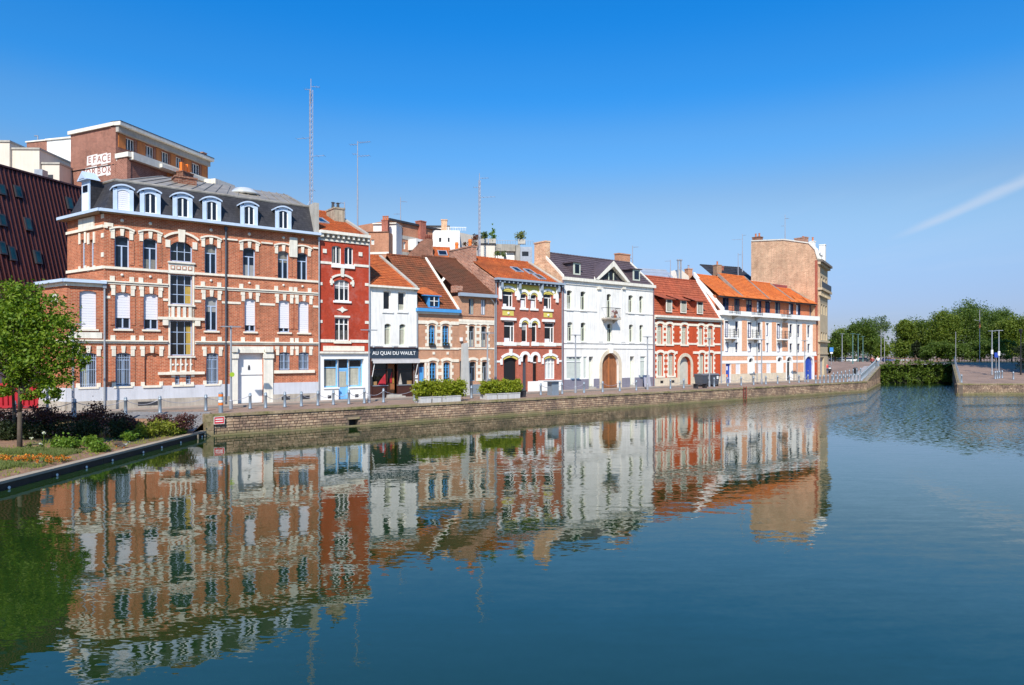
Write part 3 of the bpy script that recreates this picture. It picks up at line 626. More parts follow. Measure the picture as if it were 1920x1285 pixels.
bm_.add([(x,y,bed_z(x,y)+RN.uniform(-.02,.02)*(y<35)) for x in xs_ for y in ys_], [(i*66+j,i*66+j+1,(i+1)*66+j+1,(i+1)*66+j) for i in range(59) for j in range(65)])
tag(part(bm_, 'flower_bed', soil_mat(), None), kind='structure')
tag(part(MB().add([(-30.0,35.7,bed_z(-30,35.7)+.03),(-16.65,35.7,bed_z(-16.65,35.7)+.03),(-16.65,38.3,0.02),(-30.0,38.3,0.02)],[(0,1,2,3)]), 'ramp', brick('grey ramp paving',(0.25,0.245,0.25),(0.21,0.205,0.21),(0.13,0.13,0.13),0.6,0.05,0.01), None), kind='structure')
ed = thing('bed_edging', 'dark timber boards with a concrete capping edging the planting bed', 'edging', (BX,6,0))
TIMB = plain('dark wet timber', (0.035,0.028,0.022), 0.7, 0.3, 2, streak=0.3)
for i in range(10):
    part(MB().box(-0.10,0.0,3.05*i,3.05*i+3.03,-1.9,-1.20+0.0), 'timber_board', TIMB, ed); part(MB().box(-0.10,-0.012,3.05*i,3.05*i+3.03,-1.195,-0.93), 'timber_board', TIMB, ed)
    part(MB().box(-0.30,0.03,3.05*i,3.05*i+3.03,-0.925,-0.835), 'capping_slab', plain('worn capping concrete', (0.34,0.28,0.21), 0.9, 0.15, 1.5), ed)
for i in range(16): part(MB().lathe([(0.001,0.02),(0.05,0.02),(0.055,0.0)],8), 'bolt_head', WHITE, ed, (0.02,1.2+1.9*i+0.25*math.sin(i*2.2),-1.10)).rotation_euler = (0,rad(90),0)
for i in range(2): part(MB().tube((0,0,-1.9),(0,0,-0.93),0.055), 'post', plain('grey pile wood', (0.25,0.21,0.15), 0.9, 0.2, 3), ed, (0.06,29.4+0.8*i,0))

# ------------------------------------------------------------------ foliage
def leaves(blobs, n, size, clump=0.28, flat=0.0, per=60):
    """blobs: (cx,cy,cz,rx,ry,rz); leaf quads in clumps spread through them"""
    tot = sum((b[3]*b[4]*b[5])**(2/3) for b in blobs); V = []
    for b in blobs:
        k = max(1, int(n*((b[3]*b[4]*b[5])**(2/3))/tot/per))
        d = NP.normal(size=(k,3)); d /= np.linalg.norm(d,axis=1)[:,None]; r = NP.uniform(0.45,1.0,size=(k,1))**0.6
        c = np.array(b[:3]) + d*r*np.array(b[3:6])
        c = np.repeat(c, per, axis=0); rr = np.repeat(np.array([clump*min(b[3:6])*NP.uniform(0.6,1.4) for _ in range(k)]), per)
        V.append(c + NP.normal(size=c.shape)*rr[:,None]*np.array([1,1,0.75]))
    P = np.concatenate(V); m = len(P)
    nrm = NP.normal(size=(m,3)) + np.array([0,-0.25,0.65]); nrm /= np.linalg.norm(nrm,axis=1)[:,None]
    a = np.cross(nrm, NP.normal(size=(m,3))); a /= np.linalg.norm(a,axis=1)[:,None]; b_ = np.cross(nrm,a)
    s = size*NP.uniform(0.6,1.3,size=(m,1)); a *= s; b_ *= s*0.55
    vs = np.stack([P-a, P+b_, P+a, P-b_], axis=1).reshape(-1,3)
    return vs
def leaf_mesh(name, vs, mat):
    m = len(vs)//4; me = bpy.data.meshes.new(name); me.vertices.add(len(vs)); me.vertices.foreach_set('co', vs.ravel())
    me.loops.add(4*m); me.loops.foreach_set('vertex_index', np.arange(4*m, dtype=np.int32)); me.polygons.add(m)
    me.polygons.foreach_set('loop_start', np.arange(0,4*m,4,dtype=np.int32)); me.update(calc_edges=True); me.materials.append(mat); return me
def tree(name, label, loc, h, r, leafm, n=4000, size=0.3, trunk_r=0.15, trunk_h=None, group=None, blobs=None, seed=1, cat='tree', lean=0.0, per=60, clump=0.28):
    rn = random.Random(seed); t = thing(name, label, cat, loc, 0, group); th = trunk_h or h*0.35
    if blobs is None:
        blobs = []; cz = th+(h-th)*0.5; rz = (h-th)*0.5
        for i in range(9):
            a = rn.uniform(0,6.28); q = rn.uniform(0.25,0.6)*r; zz_ = rn.uniform(-0.55,0.6)
            k = math.sqrt(max(0.2,1-zz_*zz_)); blobs.append((q*math.cos(a)*k, q*math.sin(a)*k, cz+zz_*rz, r*rn.uniform(.42,.62)*k, r*rn.uniform(.42,.62)*k, rz*rn.uniform(.36,.5)))
    mb = MB(); mb.tube((0,0,-0.4),(lean*th*0.5,0,th*0.55),trunk_r*1.15,trunk_r*0.85,8); mb.tube((lean*th*0.5,0,th*0.55),(lean*th,0,th*1.15),trunk_r*0.85,trunk_r*0.6,8)
    for b in blobs: mb.tube((lean*th,0,th*rn.uniform(0.8,1.1)), (b[0]*0.8,b[1]*0.8,b[2]), trunk_r*0.42, trunk_r*0.12, 6)
    part(mb, 'trunk', BARK, t, smooth=True)
    part(leaf_mesh('crown', leaves(blobs, n, size, clump, per=per), leafm), 'crown', None, t)
    return t
def shrub(name, label, loc, blobs, leafm, n, size, group=None, cat='shrub', per=30, clump=0.3, stems=True, rotz=0):
    t = thing(name, label, cat, loc, rotz, group)
    part(leaf_mesh('foliage', leaves(blobs, n, size, clump, per=per), leafm), 'foliage', None, t)
    if stems:
        mb = MB()
        for b in blobs:
            for k in range(2): mb.tube((b[0]*0.6+RN.uniform(-.05,.05),b[1]*0.6,-0.1),(b[0]+RN.uniform(-.5,.5)*b[3],b[1]+RN.uniform(-.3,.3)*b[4],b[2]+b[5]*0.5),0.018,0.006,5)
        part(mb, 'stem', BARK, t)
    return t

# ================================================================== CORNER HOUSE
F = row_frame(125, 'corner_house', 'large orange brick corner house with cream stone dressings, pale blue dormers and slate mansard roof')
xm = F.X(195); xe = F.X(597.5); zc = F.Z(300,411)
zp, zf = F.Z(300,723.5), F.Z(300,747.5)
zsill, zb2, zlow = F.Z(300,508.4), F.Z(300,533.7), F.Z(300,641.3)
zann = F.Z(160,531)
wf = dict(frame=FRAMEBLUE, pane=GLASSB)
top_cols = [(215,242.4),(268.3,295),(384,407),(455.7,479),(521,541.7),(557,577)]
zt2, zb_2 = F.Z(228,442.4), F.Z(228,503)
top = [F.window(F.X(a),F.X(b),zb_2,zt2,rise=0.13,rev=0.22,v=(0.5,),h=(0.70,),**wf) for a,b in top_cols]
# first floor
zt1, zb_1 = F.Z(230,548), F.Z(230,617)
first_cols = [((216,245),0.30),((269.6,297),0.28),((385,408),None),((458.8,479.6),0.19),((522.5,543.7),0.13),((559.5,580),0.0)]
first = [F.window(F.X(a),F.X(b),zb_1,zt1,rise=0.10,rev=0.22,v=(0.5,),h=(0.72,),shutter=s,sill=(0.09,0.11,CREAM),**wf) for (a,b),s in first_cols]
fa = F.window(F.X(149),F.X(181),F.Z(165,617),F.Z(165,545),rise=0.10,rev=0.22,shutter=0.0,sill=(0.09,0.11,CREAM),**wf)
# ground floor
zt0, zb_0 = F.Z(230,661.6), F.Z(230,724.3)
gr_cols = [(150,181),(217,245),(387,410)]
ground_w = [F.window(F.X(a),F.X(b),zb_0,zt0,rise=0.10,rev=0.22,v=(0.5,),h=(0.78,),sill=(0.09,0.11,CREAM),bars=9,cur=[(0.08,0.46,0.03,0.74,CURTAIN)] if i==0 else None,frame=FRAMEBLUE,pane=GLASSD) for i,(a,b) in enumerate(gr_cols)]
gz0, gz1 = F.Z(533,694.5), F.Z(533,660.5)
ground_r = [F.window(F.X(a),F.X(b),gz0,gz1,rise=0.09,rev=0.22,v=(0.5,),h=(),bars=8,frame=FRAMEBLUE,pane=GLASSD) for a,b in ((523,544),(559.7,579.7))]
# stair bay: tall grid windows
sx0, sx1 = F.X(319), F.X(360.8)
def stair_window(pt, pb, rise, gz, vs=()): return F.window(sx0,sx1,F.Z(340,pb),F.Z(340,pt),rise=rise,rev=0.2,v=(),h=(),grid=(3,gz),frame=FRAMEBLUE,pane=GLASSD,cur=list(vs))
st_top = stair_window(453,491,0.34,2)
st_mid = stair_window(515.5,571,0.0,3,[(0.70,0.97,0.04,0.62,YELLOWCLOTH)])
st_low = stair_window(601,667,0.0,3,[(0.74,0.97,0.02,0.85,YELLOWCLOTH)])
tiny = [F.window(F.X(a),F.X(b),F.Z(340,721),F.Z(340,704),rise=0.08,rev=0.18,v=(),h=(),bars=3,frame=FRAMEBLUE,pane=GLASSD) for a,b in ((328,337),(348.3,358))]
# blind niche and gate openings
nic = F.opening(F.X(271),F.X(298.6),zb_0,zt0,0.10,0.12)
gate = F.opening(F.X(445),F.X(494),0.1,F.Z(470,662),0.0,0.30)
F.wall(0.0, xm, 0, zann, ORANGE_BRICK)
F.wall(xm, xe, 0, zc, ORANGE_BRICK, depth=9.0)
F.add(MB().face((nic['x0'],0.12,nic['z0']),(nic['x1'],0.12,nic['z0']),(nic['x1'],0.12,nic['z1']),(nic['x0'],0.12,nic['z1'])), 'blocked_window', ORANGE_BRICK)
F.box('sill', CREAM, nic['x0']-0.1, nic['x1']+0.1, -0.12, 0.118, nic['z0']-0.13, nic['z0']+0.002)
F.box('sill', CREAM, ground_r[0]['x0']-0.35, ground_r[1]['x1']+0.35, -0.14, -0.002, gz0-0.20, gz0)
# plinth
ga, gb = F.X(431.7), F.X(511)
for a, b in ((0.0,ga),(gb,xe)):
    F.box('plinth', GREYPAINT, a, b, -0.05, -0.002, zf, zp); F.box('foot_course', FOOTSTONE, a, b, -0.10, -0.002, 0, zf-0.002)
# cellar vents
for px in (268,285.5,535,572): F.box('cellar_vent', CHARCOAL, F.X(px)-0.28, F.X(px)+0.28, -0.106, -0.101, 0.22, 0.46)
# gate
gx0, gx1, gzt = gate['x0'], gate['x1'], gate['z1']
gd = F.add(MB().box(gx0,gx1,0.22,0.30,0.1,1.95).box(gx0,gx1,0.235,0.30,1.95,gzt), 'garage_door', WHITE)
part(MB().box(gx0,gx1,0.16,0.219,1.93,2.06), 'door_rail', WHITE, gd)
part(MB().prism([(0,0),(0.13,0.0),(0.13,0.16),(0.095,0.3),(0.035,0.3),(0,0.16)],0.20,0.219), 'figure_plate', CHARCOAL, gd, ((gx0+gx1)/2-0.1,0,2.25))
for a, b in ((ga,gx0),(gx1,gb)):
    F.box('gate_pier', CREAM2, a, b, -0.12, 0.0, 0.1, gzt+0.05)
    F.box('capital', CREAM2, a-0.04, b+0.04, -0.20, 0.0, gzt-0.35, gzt-0.05)
    F.box('bracket', CREAM2, a+0.05, b-0.05, -0.30, 0.0, gzt+0.05, gzt+0.42)
F.box('gate_lintel', CREAM2, gx0, gx1, -0.10, 0.0, gzt, gzt+0.24)
F.box('gate_fascia', CREAM2, ga+0.1, gb-0.1, -0.06, 0.0, gzt+0.24, gzt+0.42)
# string courses broken round the stair bay
sb0, sb1 = sx0-0.12, sx1+0.12
def course(nm, z, t, proj, segs, m=CREAM):
    for a, b in segs:
        F.box(nm, m, a, b, -proj, 0.002, z-t/2, z+t/2)
course('sill_course', zsill, 0.14, 0.09, ((xm,sb0),(sb1,xe)))
course('string_course', zb2+0.02, 0.08, 0.11, ((xm,sb0),(sb1,xe))); course('string_course', zb2-0.09, 0.09, 0.05, ((xm,sb0),(sb1,xe)))
course('string_course', zlow+0.04, 0.08, 0.15, ((0,sb0-0.02),(sb1+0.02,xe+0.0))); course('string_course', zlow-0.06, 0.10, 0.07, ((0,sb0-0.02),(sb1+0.02,xe)))
zband = F.Z(300,560); 
edges = [xm] + [v for o in (first[0],first[1]) for v in (o['x0']-0.02,o['x1']+0.02)] + [sb0]
for a, b in ((xm+0.0,first[0]['x0']-0.25),(first[1]['x1']+0.25,sb0),(sb1,first[2]['x0']-0.25),(first[2]['x1']+0.25,first[3]['x0']-0.25),(first[3]['x1']+0.25,first[4]['x0']-0.25),(first[5]['x1']+0.25,xe)):
    if b-a > 0.05: F.box('string_course', CREAM, a, b, -0.045, 0.002, zband-0.13, zband+0.01)
zh = zt2+0.0
# dressings round each opening
def dress(o, hood=False, foot=True, wq=0.20):
    a, b, zt, zb = o['x0'], o['x1'], o['z1'], o['z0']; xm_ = (a+b)/2; w = b-a
    kz = zt+0.01
    F.add(MB().prism([(xm_-0.075,kz-0.02),(xm_+0.075,kz-0.02),(xm_+0.11,kz+0.38),(xm_-0.11,kz+0.38)],-0.07,0.002), 'keystone', CREAM)
    for s in (-1,1):
        e = a if s < 0 else b; q = e+s*wq
        lo, hi = min(e,q), max(e,q)
        F.box('impost_block', CREAM, lo, hi, -0.05, 0.002, zt-0.20, zt+0.19)
        F.box('impost_block', CREAM, lo-(0.05 if s<0 else 0), hi+(0.05 if s>0 else 0), -0.06, 0.002, zt+0.192, zt+0.38)
        if foot: F.box('foot_block', CREAM, lo, hi, -0.05, 0.002, zb-0.02, zb+0.22)
    if hood: F.arch_band('hood_mould', CREAM, dict(x0=a,x1=b,z0=zb,z1=zt+0.44,rise=0.12), 0.10, 0.10, rise=0.16, ext=wq+0.05)
for o in top: dress(o, True, False)
for o in first: dress(o, False, False)
for o in ground_w+ground_r+[nic]: dress(o, False, o not in ground_r)
# hood string between the arches
hz_ = zt2+0.36
segs = [(xm, top[0]['x0']-0.36)] + [(top[i]['x1']+0.36, top[i+1]['x0']-0.36) for i in range(2,5)] + [(top[5]['x1']+0.36, xe)]
for a, b in segs:
    if b-a > 0.06: F.box('hood_course', CREAM, a, b, -0.09, 0.002, hz_, hz_+0.10)
# stair bay dressings
F.arch_band('hood_mould', CREAM, dict(x0=sx0,x1=sx1,z0=0,z1=st_top['z1']+0.46,rise=0.3), 0.13, 0.11, rise=0.36, ext=0.30)
F.add(MB().prism([(-0.16,0),(0.16,0),(0.20,0.75),(-0.20,0.75)],-0.12,0.002), 'keystone', CREAM, ((sx0+sx1)/2,0,st_top['z1']-0.05))
for s,e in ((-1,sx0),(1,sx1)):
    lo, hi = min(e,e+s*0.26), max(e,e+s*0.26); F.box('impost_block', CREAM, lo, hi, -0.06, 0.002, st_top['z1']-0.42, st_top['z1']+0.02)
    F.box('jamb', CREAM, min(e,e+s*0.10), max(e,e+s*0.10), -0.03, 0.002, st_low['z0'], st_mid['z1'])
def balustrade(zb, zt, n, kind):
    F.box('bay_rail', CREAM2, sb0-0.02, sb1+0.02, -0.12, 0.0, zt-0.10, zt); F.box('bay_rail', CREAM2, sb0-0.02, sb1+0.02, -0.10, 0.0, zb, zb+0.09)
    F.box('bay_panel', CREAM2 if kind=='disc' else ORANGE_BRICK, sb0+0.02, sb1-0.02, -0.03, 0.0, zb+0.09, zt-0.10)
    for i in range(n):
        xx = sb0+0.1+(sb1-sb0-0.2)*(i+0.5)/n
        if kind == 'disc': F.add(MB().box(-0.12,0.12,-0.045,-0.031,-0.12,0.12), 'bay_square', ORANGE_BRICK, (xx,0,(zb+zt)/2)); F.add(MB().box(-0.075,0.075,-0.06,-0.046,-0.075,0.075), 'bay_square', CREAM2, (xx,0,(zb+zt)/2))
        elif kind == 'block': F.box('baluster', CREAM2, xx-0.085, xx+0.085, -0.08, -0.031, zb+0.09, zt-0.10)
        else: F.box('baluster', CREAM2, sb0+0.05+(sb1-sb0-0.1)*i/n-0.04+0.09, sb0+0.05+(sb1-sb0-0.1)*i/n+0.13, -0.07, -0.031, zb+0.09, zt-0.10); F.add(MB().lathe([(0.07,0),(0.07,0.03),(0.04,0.05)],8), 'rosette', CREAM2, (xx+0.04,-0.03,(zb+zt)/2)).rotation_euler.x = rad(90)
balustrade(st_mid['z1']+0.04, st_top['z0']-0.02, 4, 'disc')
balustrade(st_low['z1']+0.10, st_mid['z0']-0.02, 4, 'block')
balustrade(F.Z(340,700), st_low['z0']-0.03, 5, 'rosette')
for z in (st_low['z1']+0.02, F.Z(340,700)-0.08): F.box('bay_ledge', CREAM, sb0-0.55, sb1+0.55, -0.16, 0.0, z, z+0.16)
for s,e in ((-1,sb0),(1,sb1)): F.box('ledge_bracket', CREAM, min(e,e+s*0.3), max(e,e+s*0.3), -0.14, 0.0, st_low['z1']-0.32, st_low['z1']+0.02)
for o in tiny:
    for s,e in ((-1,o['x0']),(1,o['x1'])): F.box('impost_block', CREAM, min(e,e+s*0.19), max(e,e+s*0.19), -0.05, 0.002, o['z1']-0.10, o['z1']+0.30); F.box('foot_block', CREAM, min(e,e+s*0.16), max(e,e+s*0.16), -0.05, 0.002, o['z0']-0.02, o['z0']+0.14)
    F.box('sill', CREAM, o['x0']-0.16, o['x1']+0.16, -0.12, -0.002, o['z0']-0.13, o['z0'])
# round studs
for o in top:
    F.add(MB().lathe([(0.10,0),(0.10,0.05),(0.05,0.09)],10), 'stone_stud', CREAM2, ((o['x0']+o['x1'])/2,0.0,zt2+0.88), smooth=True).rotation_euler.x = rad(90)
    F.add(MB().lathe([(0.08,0),(0.08,0.05),(0.04,0.08)],10), 'stone_stud', CREAM2, ((o['x0']+o['x1'])/2,0.0,(zsill+zb2)/2+0.02), smooth=True).rotation_euler.x = rad(90)
    for s,e in ((-1,o['x0']),(1,o['x1'])): F.box('foot_block', CREAM, min(e,e+s*0.24), max(e,e+s*0.24), -0.05, 0.002, zb2+0.07, zb2+0.34)
for o in first:
    for s,e in ((-1,o['x0']),(1,o['x1'])): F.box('foot_block', CREAM, min(e,e+s*0.24), max(e,e+s*0.24), -0.05, 0.002, zlow+0.08, zlow+0.36)
# brick piers that frame the bays
for o in top+first+ground_w:
    for s,e in ((-1,o['x0']),(1,o['x1'])):
        F.box('brick_pier', ORANGE_BRICK, min(e+s*0.02,e+s*0.24), max(e+s*0.02,e+s*0.24), -0.035, -0.001, o['z0']+0.22, o['z1']-0.302)
# figure block between the last two windows
F.box('carved_block', CREAM2, top[4]['x1']+0.02, top[5]['x0']-0.02, -0.12, 0.002, zt2-0.35, zt2+0.95)
# cornice and gutter
F.box('frieze_block', CREAM, xm-0.0, xm+0.45, -0.06, 0.002, zc-0.75, zc-0.55)
F.box('soffit', plain('brown soffit board', (0.30,0.21,0.13),0.8,0.1,2), xm-0.2, xe, -0.42, 0.3, zc-0.02, zc+0.02)
F.box('gutter', BLUEPAINT, xm-0.25, xe, -0.48, -0.05, zc+0.022, zc+0.19)
F.box('annex_cornice', CREAM, -0.05, xm, -0.10, 0.002, zann-0.20, zann); F.box('annex_gutter', BLUEPAINT, -0.12, xm+0.1, -0.30, 0.05, zann+0.002, zann+0.17)
F.box('annex_band', CREAM2, 0, xm-0.1, -0.05, 0.0, zlow+0.16, zlow+0.5)
for px, z0, z1, nm in ((422.5,0.1,zc,'downpipe'),(195.5,0.1,zann,'downpipe'),(597,0.1,zc,'downpipe')):
    F.add(MB().tube((F.X(px),-0.12,z0),(F.X(px),-0.12,z1),0.055).box(F.X(px)-0.09,F.X(px)+0.09,-0.2,-0.03,z1-0.25,z1-0.05), nm, DARKPAINT if 400<px<500 else GALV)
# mansard
md = 0.95; zr = F.Z(300,349.5,md)
mz0 = zc+0.2
mans = MB()
ang2 = math.atan2(-0.559, 0.829)
# left face frame
cxw, cyw = F.ox+xm*F.dx, F.oy+xm*F.dy
LL = 4.5
FL = Frame(cxw-LL*0.829, cyw+LL*0.559, ang2, root=F.root)
lw = [FL.window(FL.X(a),FL.X(b),FL.Z(a,506),FL.Z(a,450),rise=0.05,rev=0.2,v=(),h=(0.72,),**wf) for a,b in ((151.5,159),(168,175.5))]
FL.wall(0,LL,0,zc,ORANGE_BRICK)
AL = 3.3
FA = Frame(F.ox-AL*0.829, F.oy+AL*0.559, ang2, root=F.root)
FA.wall(0,AL,0,zann,ORANGE_BRICK)
FA.box('plinth', GREYPAINT, 0, AL, -0.05, -0.002, zf, zp); FA.box('foot_course', FOOTSTONE, 0, AL, -0.10, -0.002, 0, zf-0.002)
FA.box('annex_cornice', CREAM, 0, AL+0.05, -0.10, 0.002, zann-0.20, zann); FA.box('annex_gutter', BLUEPAINT, -0.1, AL+0.16, -0.30, 0.05, zann+0.002, zann+0.17)
FA.box('string_course', CREAM, 0, AL, -0.10, 0.002, zlow-0.13, zlow+0.08)
FA.box('wall_lantern', WHITE, 1.9, 2.25, -0.2, -0.003, zann-1.1, zann-0.6)
F.add(MB().face((0,0,zann+.1),(xm,0,zann+.1),(xm,1.2,zann+.35),(0,1.2,zann+.35)), 'annex_roof', ZINC)
FL.box('gutter', BLUEPAINT, -0.3, LL+0.3, -0.48, -0.05, zc+0.022, zc+0.19)
FL.box('soffit', MATS['brown soffit board'], -0.3, LL+0.12, -0.42, 0.3, zc-0.02, zc+0.018)
FL.box('sill_course', CREAM, 0, LL, -0.09, 0.002, zsill-0.08, zsill+0.09); FL.box('string_course', CREAM, 0, LL, -0.08, 0.002, zb2-0.12, zb2+0.07)
hl = lw[0]['z1']+0.45
FL.box('hood_course', CREAM, 0, LL, -0.10, 0.002, hl, hl+0.16)
for o in lw:
    for s,e in ((-1,o['x0']),(1,o['x1'])): FL.box('impost_block', CREAM, min(e,e+s*0.2), max(e,e+s*0.2), -0.05, 0.002, o['z1']-0.25, o['z1']+0.4); FL.box('foot_block', CREAM, min(e,e+s*0.22), max(e,e+s*0.22), -0.05, 0.002, o['z0']-0.1, o['z0']+0.2)
FL.box('carved_panel', CREAM2, lw[0]['x0']-0.15, lw[1]['x1']+0.15, -0.08, 0.002, hl+0.16, hl+0.75)
for i in range(3): FL.box('quoin_stone', CREAM, LL-0.28, LL, -0.04, 0.002, zsill+0.6+1.1*i, zsill+0.85+1.1*i)
# mansard slopes in world points relative to the house
def loc_pt(fr, x, y, z): p = fr.place((x,y,z)); return p
in2 = lambda fr, x, y, z: fr.place((x,y,z))
c0 = (xm, 0.0)
# corner bisector of the two faces
n1 = Vector((0,1)); n2 = Vector((-math.sin(FL.la), math.cos(FL.la)))
bis = (n1+n2).normalized(); kb_ = 1/bis.dot(n1)
def corner(k, z): return (xm+bis.x*k*kb_, bis.y*k*kb_, z)
A0, A1 = corner(0.05,mz0), corner(md,zr)
B0, B1 = (xe-0.32,0.05,mz0), (xe-0.32,md,zr)
C0, C1 = FL.place((0,0.05,mz0)), FL.place((0,md,zr))
def slope_panel(p, q, q1, p1, nm, m): return part(MB().face(p,q,q1,p1), nm, m, F.root)
slope_panel(A0,B0,B1,A1,'mansard_roof',SLATE); slope_panel(C0,A0,A1,C1,'mansard_roof',SLATE)
# zinc edge roll and low upper roof with standing seams
yr2 = 5.2; z_r2 = F.Z(264,325,yr2)
part(MB().tube(A1,B1,0.10).tube(C1,A1,0.10), 'roof_roll', ZINC, F.root)
E1 = corner(yr2, z_r2); E2 = (xe-0.32, yr2, z_r2)
part(MB().face(A1,B1,E2,E1).face(C1,A1,E1), 'upper_roof', ZINC, F.root)
sm_ = MB()
for i in range(16):
    f = (i+0.5)/16; p = Vector(A1).lerp(Vector(B1),f); q = Vector(E1).lerp(Vector(E2),f); sm_.tube(p+Vector((0,0,.03)),q+Vector((0,0,.03)),0.03,None,6)
part(sm_, 'roof_seam', ZINC, F.root)
F.box('party_parapet', CONCRETE, xe-0.318, xe, -0.05, 6.0, zc, zr+0.12)
# dormers
def dormer(fr, xc, w, z0, z1, shut=False):
    d = fr.add(MB().box(-w/2+0.05,w/2-0.05,0.0,0.95,0,z1-z0-0.05), 'dormer', SLATE, (xc,0.12,z0))
    ww = w*0.62; hb = (z1-z0)*0.86
    fm = MB().box(-w/2-0.02,-ww/2,-0.10,-0.002,0,z1-z0-0.18).box(ww/2,w/2+0.02,-0.10,-0.002,0,z1-z0-0.18).box(-w/2-0.07,w/2+0.07,-0.15,-0.002,-0.10,0.0)
    part(fm, 'dormer_frame', BLUEPAINT, d)
    n = 8; pts = []
    for i in range(n+1):
        x = -w/2-0.08+(w+0.16)*i/n; q = 1-(2*i/n-1)**2; pts.append((x, (z1-z0)-0.20+0.20*q))
    hm = MB()
    for i in range(n): hm.prism([pts[i],pts[i+1],(pts[i+1][0],pts[i+1][1]+0.09),(pts[i][0],pts[i][1]+0.09)],-0.20,0.95)
    part(hm, 'dormer_hood', BLUEPAINT, d)
    vp = []
    for i in range(n+1):
        x = -ww/2+ww*i/n; q = 1-(2*i/n-1)**2; vp.append((x, (z1-z0)-0.36+0.13*q))
    h2 = MB()
    for i in range(n): h2.prism([vp[i],vp[i+1],(vp[i+1][0],z1-z0-0.02),(vp[i][0],z1-z0-0.02)],-0.08,-0.002)
    part(h2, 'dormer_arch', BLUEPAINT, d)
    if shut:
        q = MB()
        for i in range(10): q.box(-ww/2,ww/2,-0.05,-0.003,(z1-z0-0.25)*i/10,(z1-z0-0.25)*(i+1)/10-0.012)
        part(q, 'roller_shutter', SHUTTER, d)
    else:
        part(MB().face((-ww/2,-0.012,0.03),(ww/2,-0.012,0.03),(ww/2,-0.012,z1-z0-0.22),(-ww/2,-0.012,z1-z0-0.22)), 'pane', GLASSB, d)
        part(MB().box(-0.04,0.04,-0.05,-0.013,0.0,z1-z0-0.3).box(-ww/2,-ww/2+0.06,-0.045,-0.013,0,z1-z0-0.3).box(ww/2-0.06,ww/2,-0.045,-0.013,0,z1-z0-0.3).box(-ww/2,ww/2,-0.04,-0.013,0,0.06), 'dormer_sash', WHITE, d)
    return d
dz0, dz1 = F.Z(231,395,0.05), F.Z(231,349,0.05)
for i,(a,b) in enumerate(((213,250),(263.5,300.5),(325,360.5),(381,414),(452,483),(517.5,546))): dormer(F, (F.X(a)+F.X(b))/2, (F.X(b)-F.X(a)), dz0, dz1, i==0)
# pedimented hoist dormer on the left face
xl = (FL.X(147)+FL.X(174))/2; dd = FL.add(MB().box(-0.46,0.46,0.06,0.75,0,1.95), 'dormer', SLATE, (xl,0.0,mz0)); part(MB().box(-0.48,0.48,0.0,0.058,0,1.95), 'dormer_frame', BLUEPAINT, dd)
part(MB().prism([(-0.64,1.95),(0.64,1.95),(0,2.48)],-0.20,0.55), 'pediment', BLUEPAINT, dd)
part(MB().prism([(-0.34,2.02),(0.34,2.02),(0,2.32)],-0.23,-0.222), 'pediment_panel', FRAMEBLUE, dd)
part(MB().box(-0.32,0.32,-0.05,-0.002,0.05,1.2), 'hoist_door', WHITE, dd); part(MB().box(-0.26,0.26,-0.04,-0.002,1.28,1.65), 'pane', GLASSB, dd)
# roof things
F.chimney(F.X(350,3.0)+0.0, 3.6, 1.3, 0.9, zr+0.2, F.Z(350,338,3.6), DARKBRICK, 0)
F.add(MB().lathe([(1.15,0),(0.85,0.2),(0.6,0.42),(0.2,0.52),(0.0,0.54)],14), 'roof_dome', plain('pale dome glazing',(0.5,0.52,0.52),0.25,0.1,2), (F.X(458,3.5),3.5,zr+0.75), smooth=True)

# ================================================================== RED HOUSE
F = row_frame(598, 'red_house', 'narrow red painted house with blue framed shopfront on the ground floor')
w = F.X(691.5); ze = F.Z(600,437)
SG = dict(frame=WHITE, pane=GLASSB)
F.row([(622,640),(646,662.5)], (631,461,495), rise=0.12, rev=0.16, v=(0.5,), h=(), sill=None, **SG)
a1 = F.window(F.X(627),F.X(655.5),F.Z(640,564.5),F.Z(640,524.5),rise=0.18,rev=0.18,v=(0.36,0.68),h=(0.70,),grid=None,sill=(0.1,0.14,WHITE),frame=WHITE,pane=GLASSD)
a2 = F.window(F.X(628),F.X(655),F.Z(640,639),F.Z(640,596),rise=0.0,rev=0.18,v=(0.33,0.66),h=(0.72,),sill=(0.12,0.2,CREAM),frame=WHITE,pane=GLASSD)
sx0, sx1 = F.X(606.5), F.X(681); dx0, dx1 = F.X(634), F.X(654.5); zs0, zs1 = F.Z(640,726), F.Z(640,673.5)
op1 = F.window(sx0,dx0,zs0,zs1,rev=0.25,v=(),h=(0.70,),fw=0.08,frame=SKYBLUE,pane=GLASSD,cur=[(0.05,0.97,0.03,0.66,CURTAIN)],name='shop_window')
op2 = F.window(dx1,sx1,zs0,zs1,rev=0.25,v=(0.8,),h=(0.70,),fw=0.08,frame=SKYBLUE,pane=GLASSD,cur=[(0.05,0.97,0.03,0.66,CURTAIN)],name='shop_window')
opd = F.opening(dx0,dx1,0.1,zs1,0,0.25)
F.wall(0,w,0,F.Z(600,663),WHITE,depth=6.5,name='shopfront_wall'); F.wall(0,w,F.Z(600,663),ze-0.02,REDPAINT,depth=6.5)
dr = F.add(MB().box(dx0,dx1,0.16,0.249,0.1,2.3).box(dx0,dx1,0.14,0.249,2.15,2.25), 'door', SKYBLUE)
part(MB().box(dx0+0.15,dx1-0.15,0.145,0.159,0.95,2.05), 'pane', CURTAIN, dr); part(MB().box(dx0+0.08,dx1-0.08,0.145,0.249,2.3,zs1-0.06), 'fanlight', GLASSD, dr)
part(MB().box(dx0+0.02,dx0+0.08,0.13,0.16,2.3,zs1).box(dx1-0.08,dx1-0.02,0.13,0.16,2.3,zs1), 'door_frame', SKYBLUE, dr); part(MB().tube((dx1-0.1,0.16,1.05),(dx1-0.1,0.08,1.05),0.03), 'handle', BRASS, dr)
zsh = F.Z(600,663)
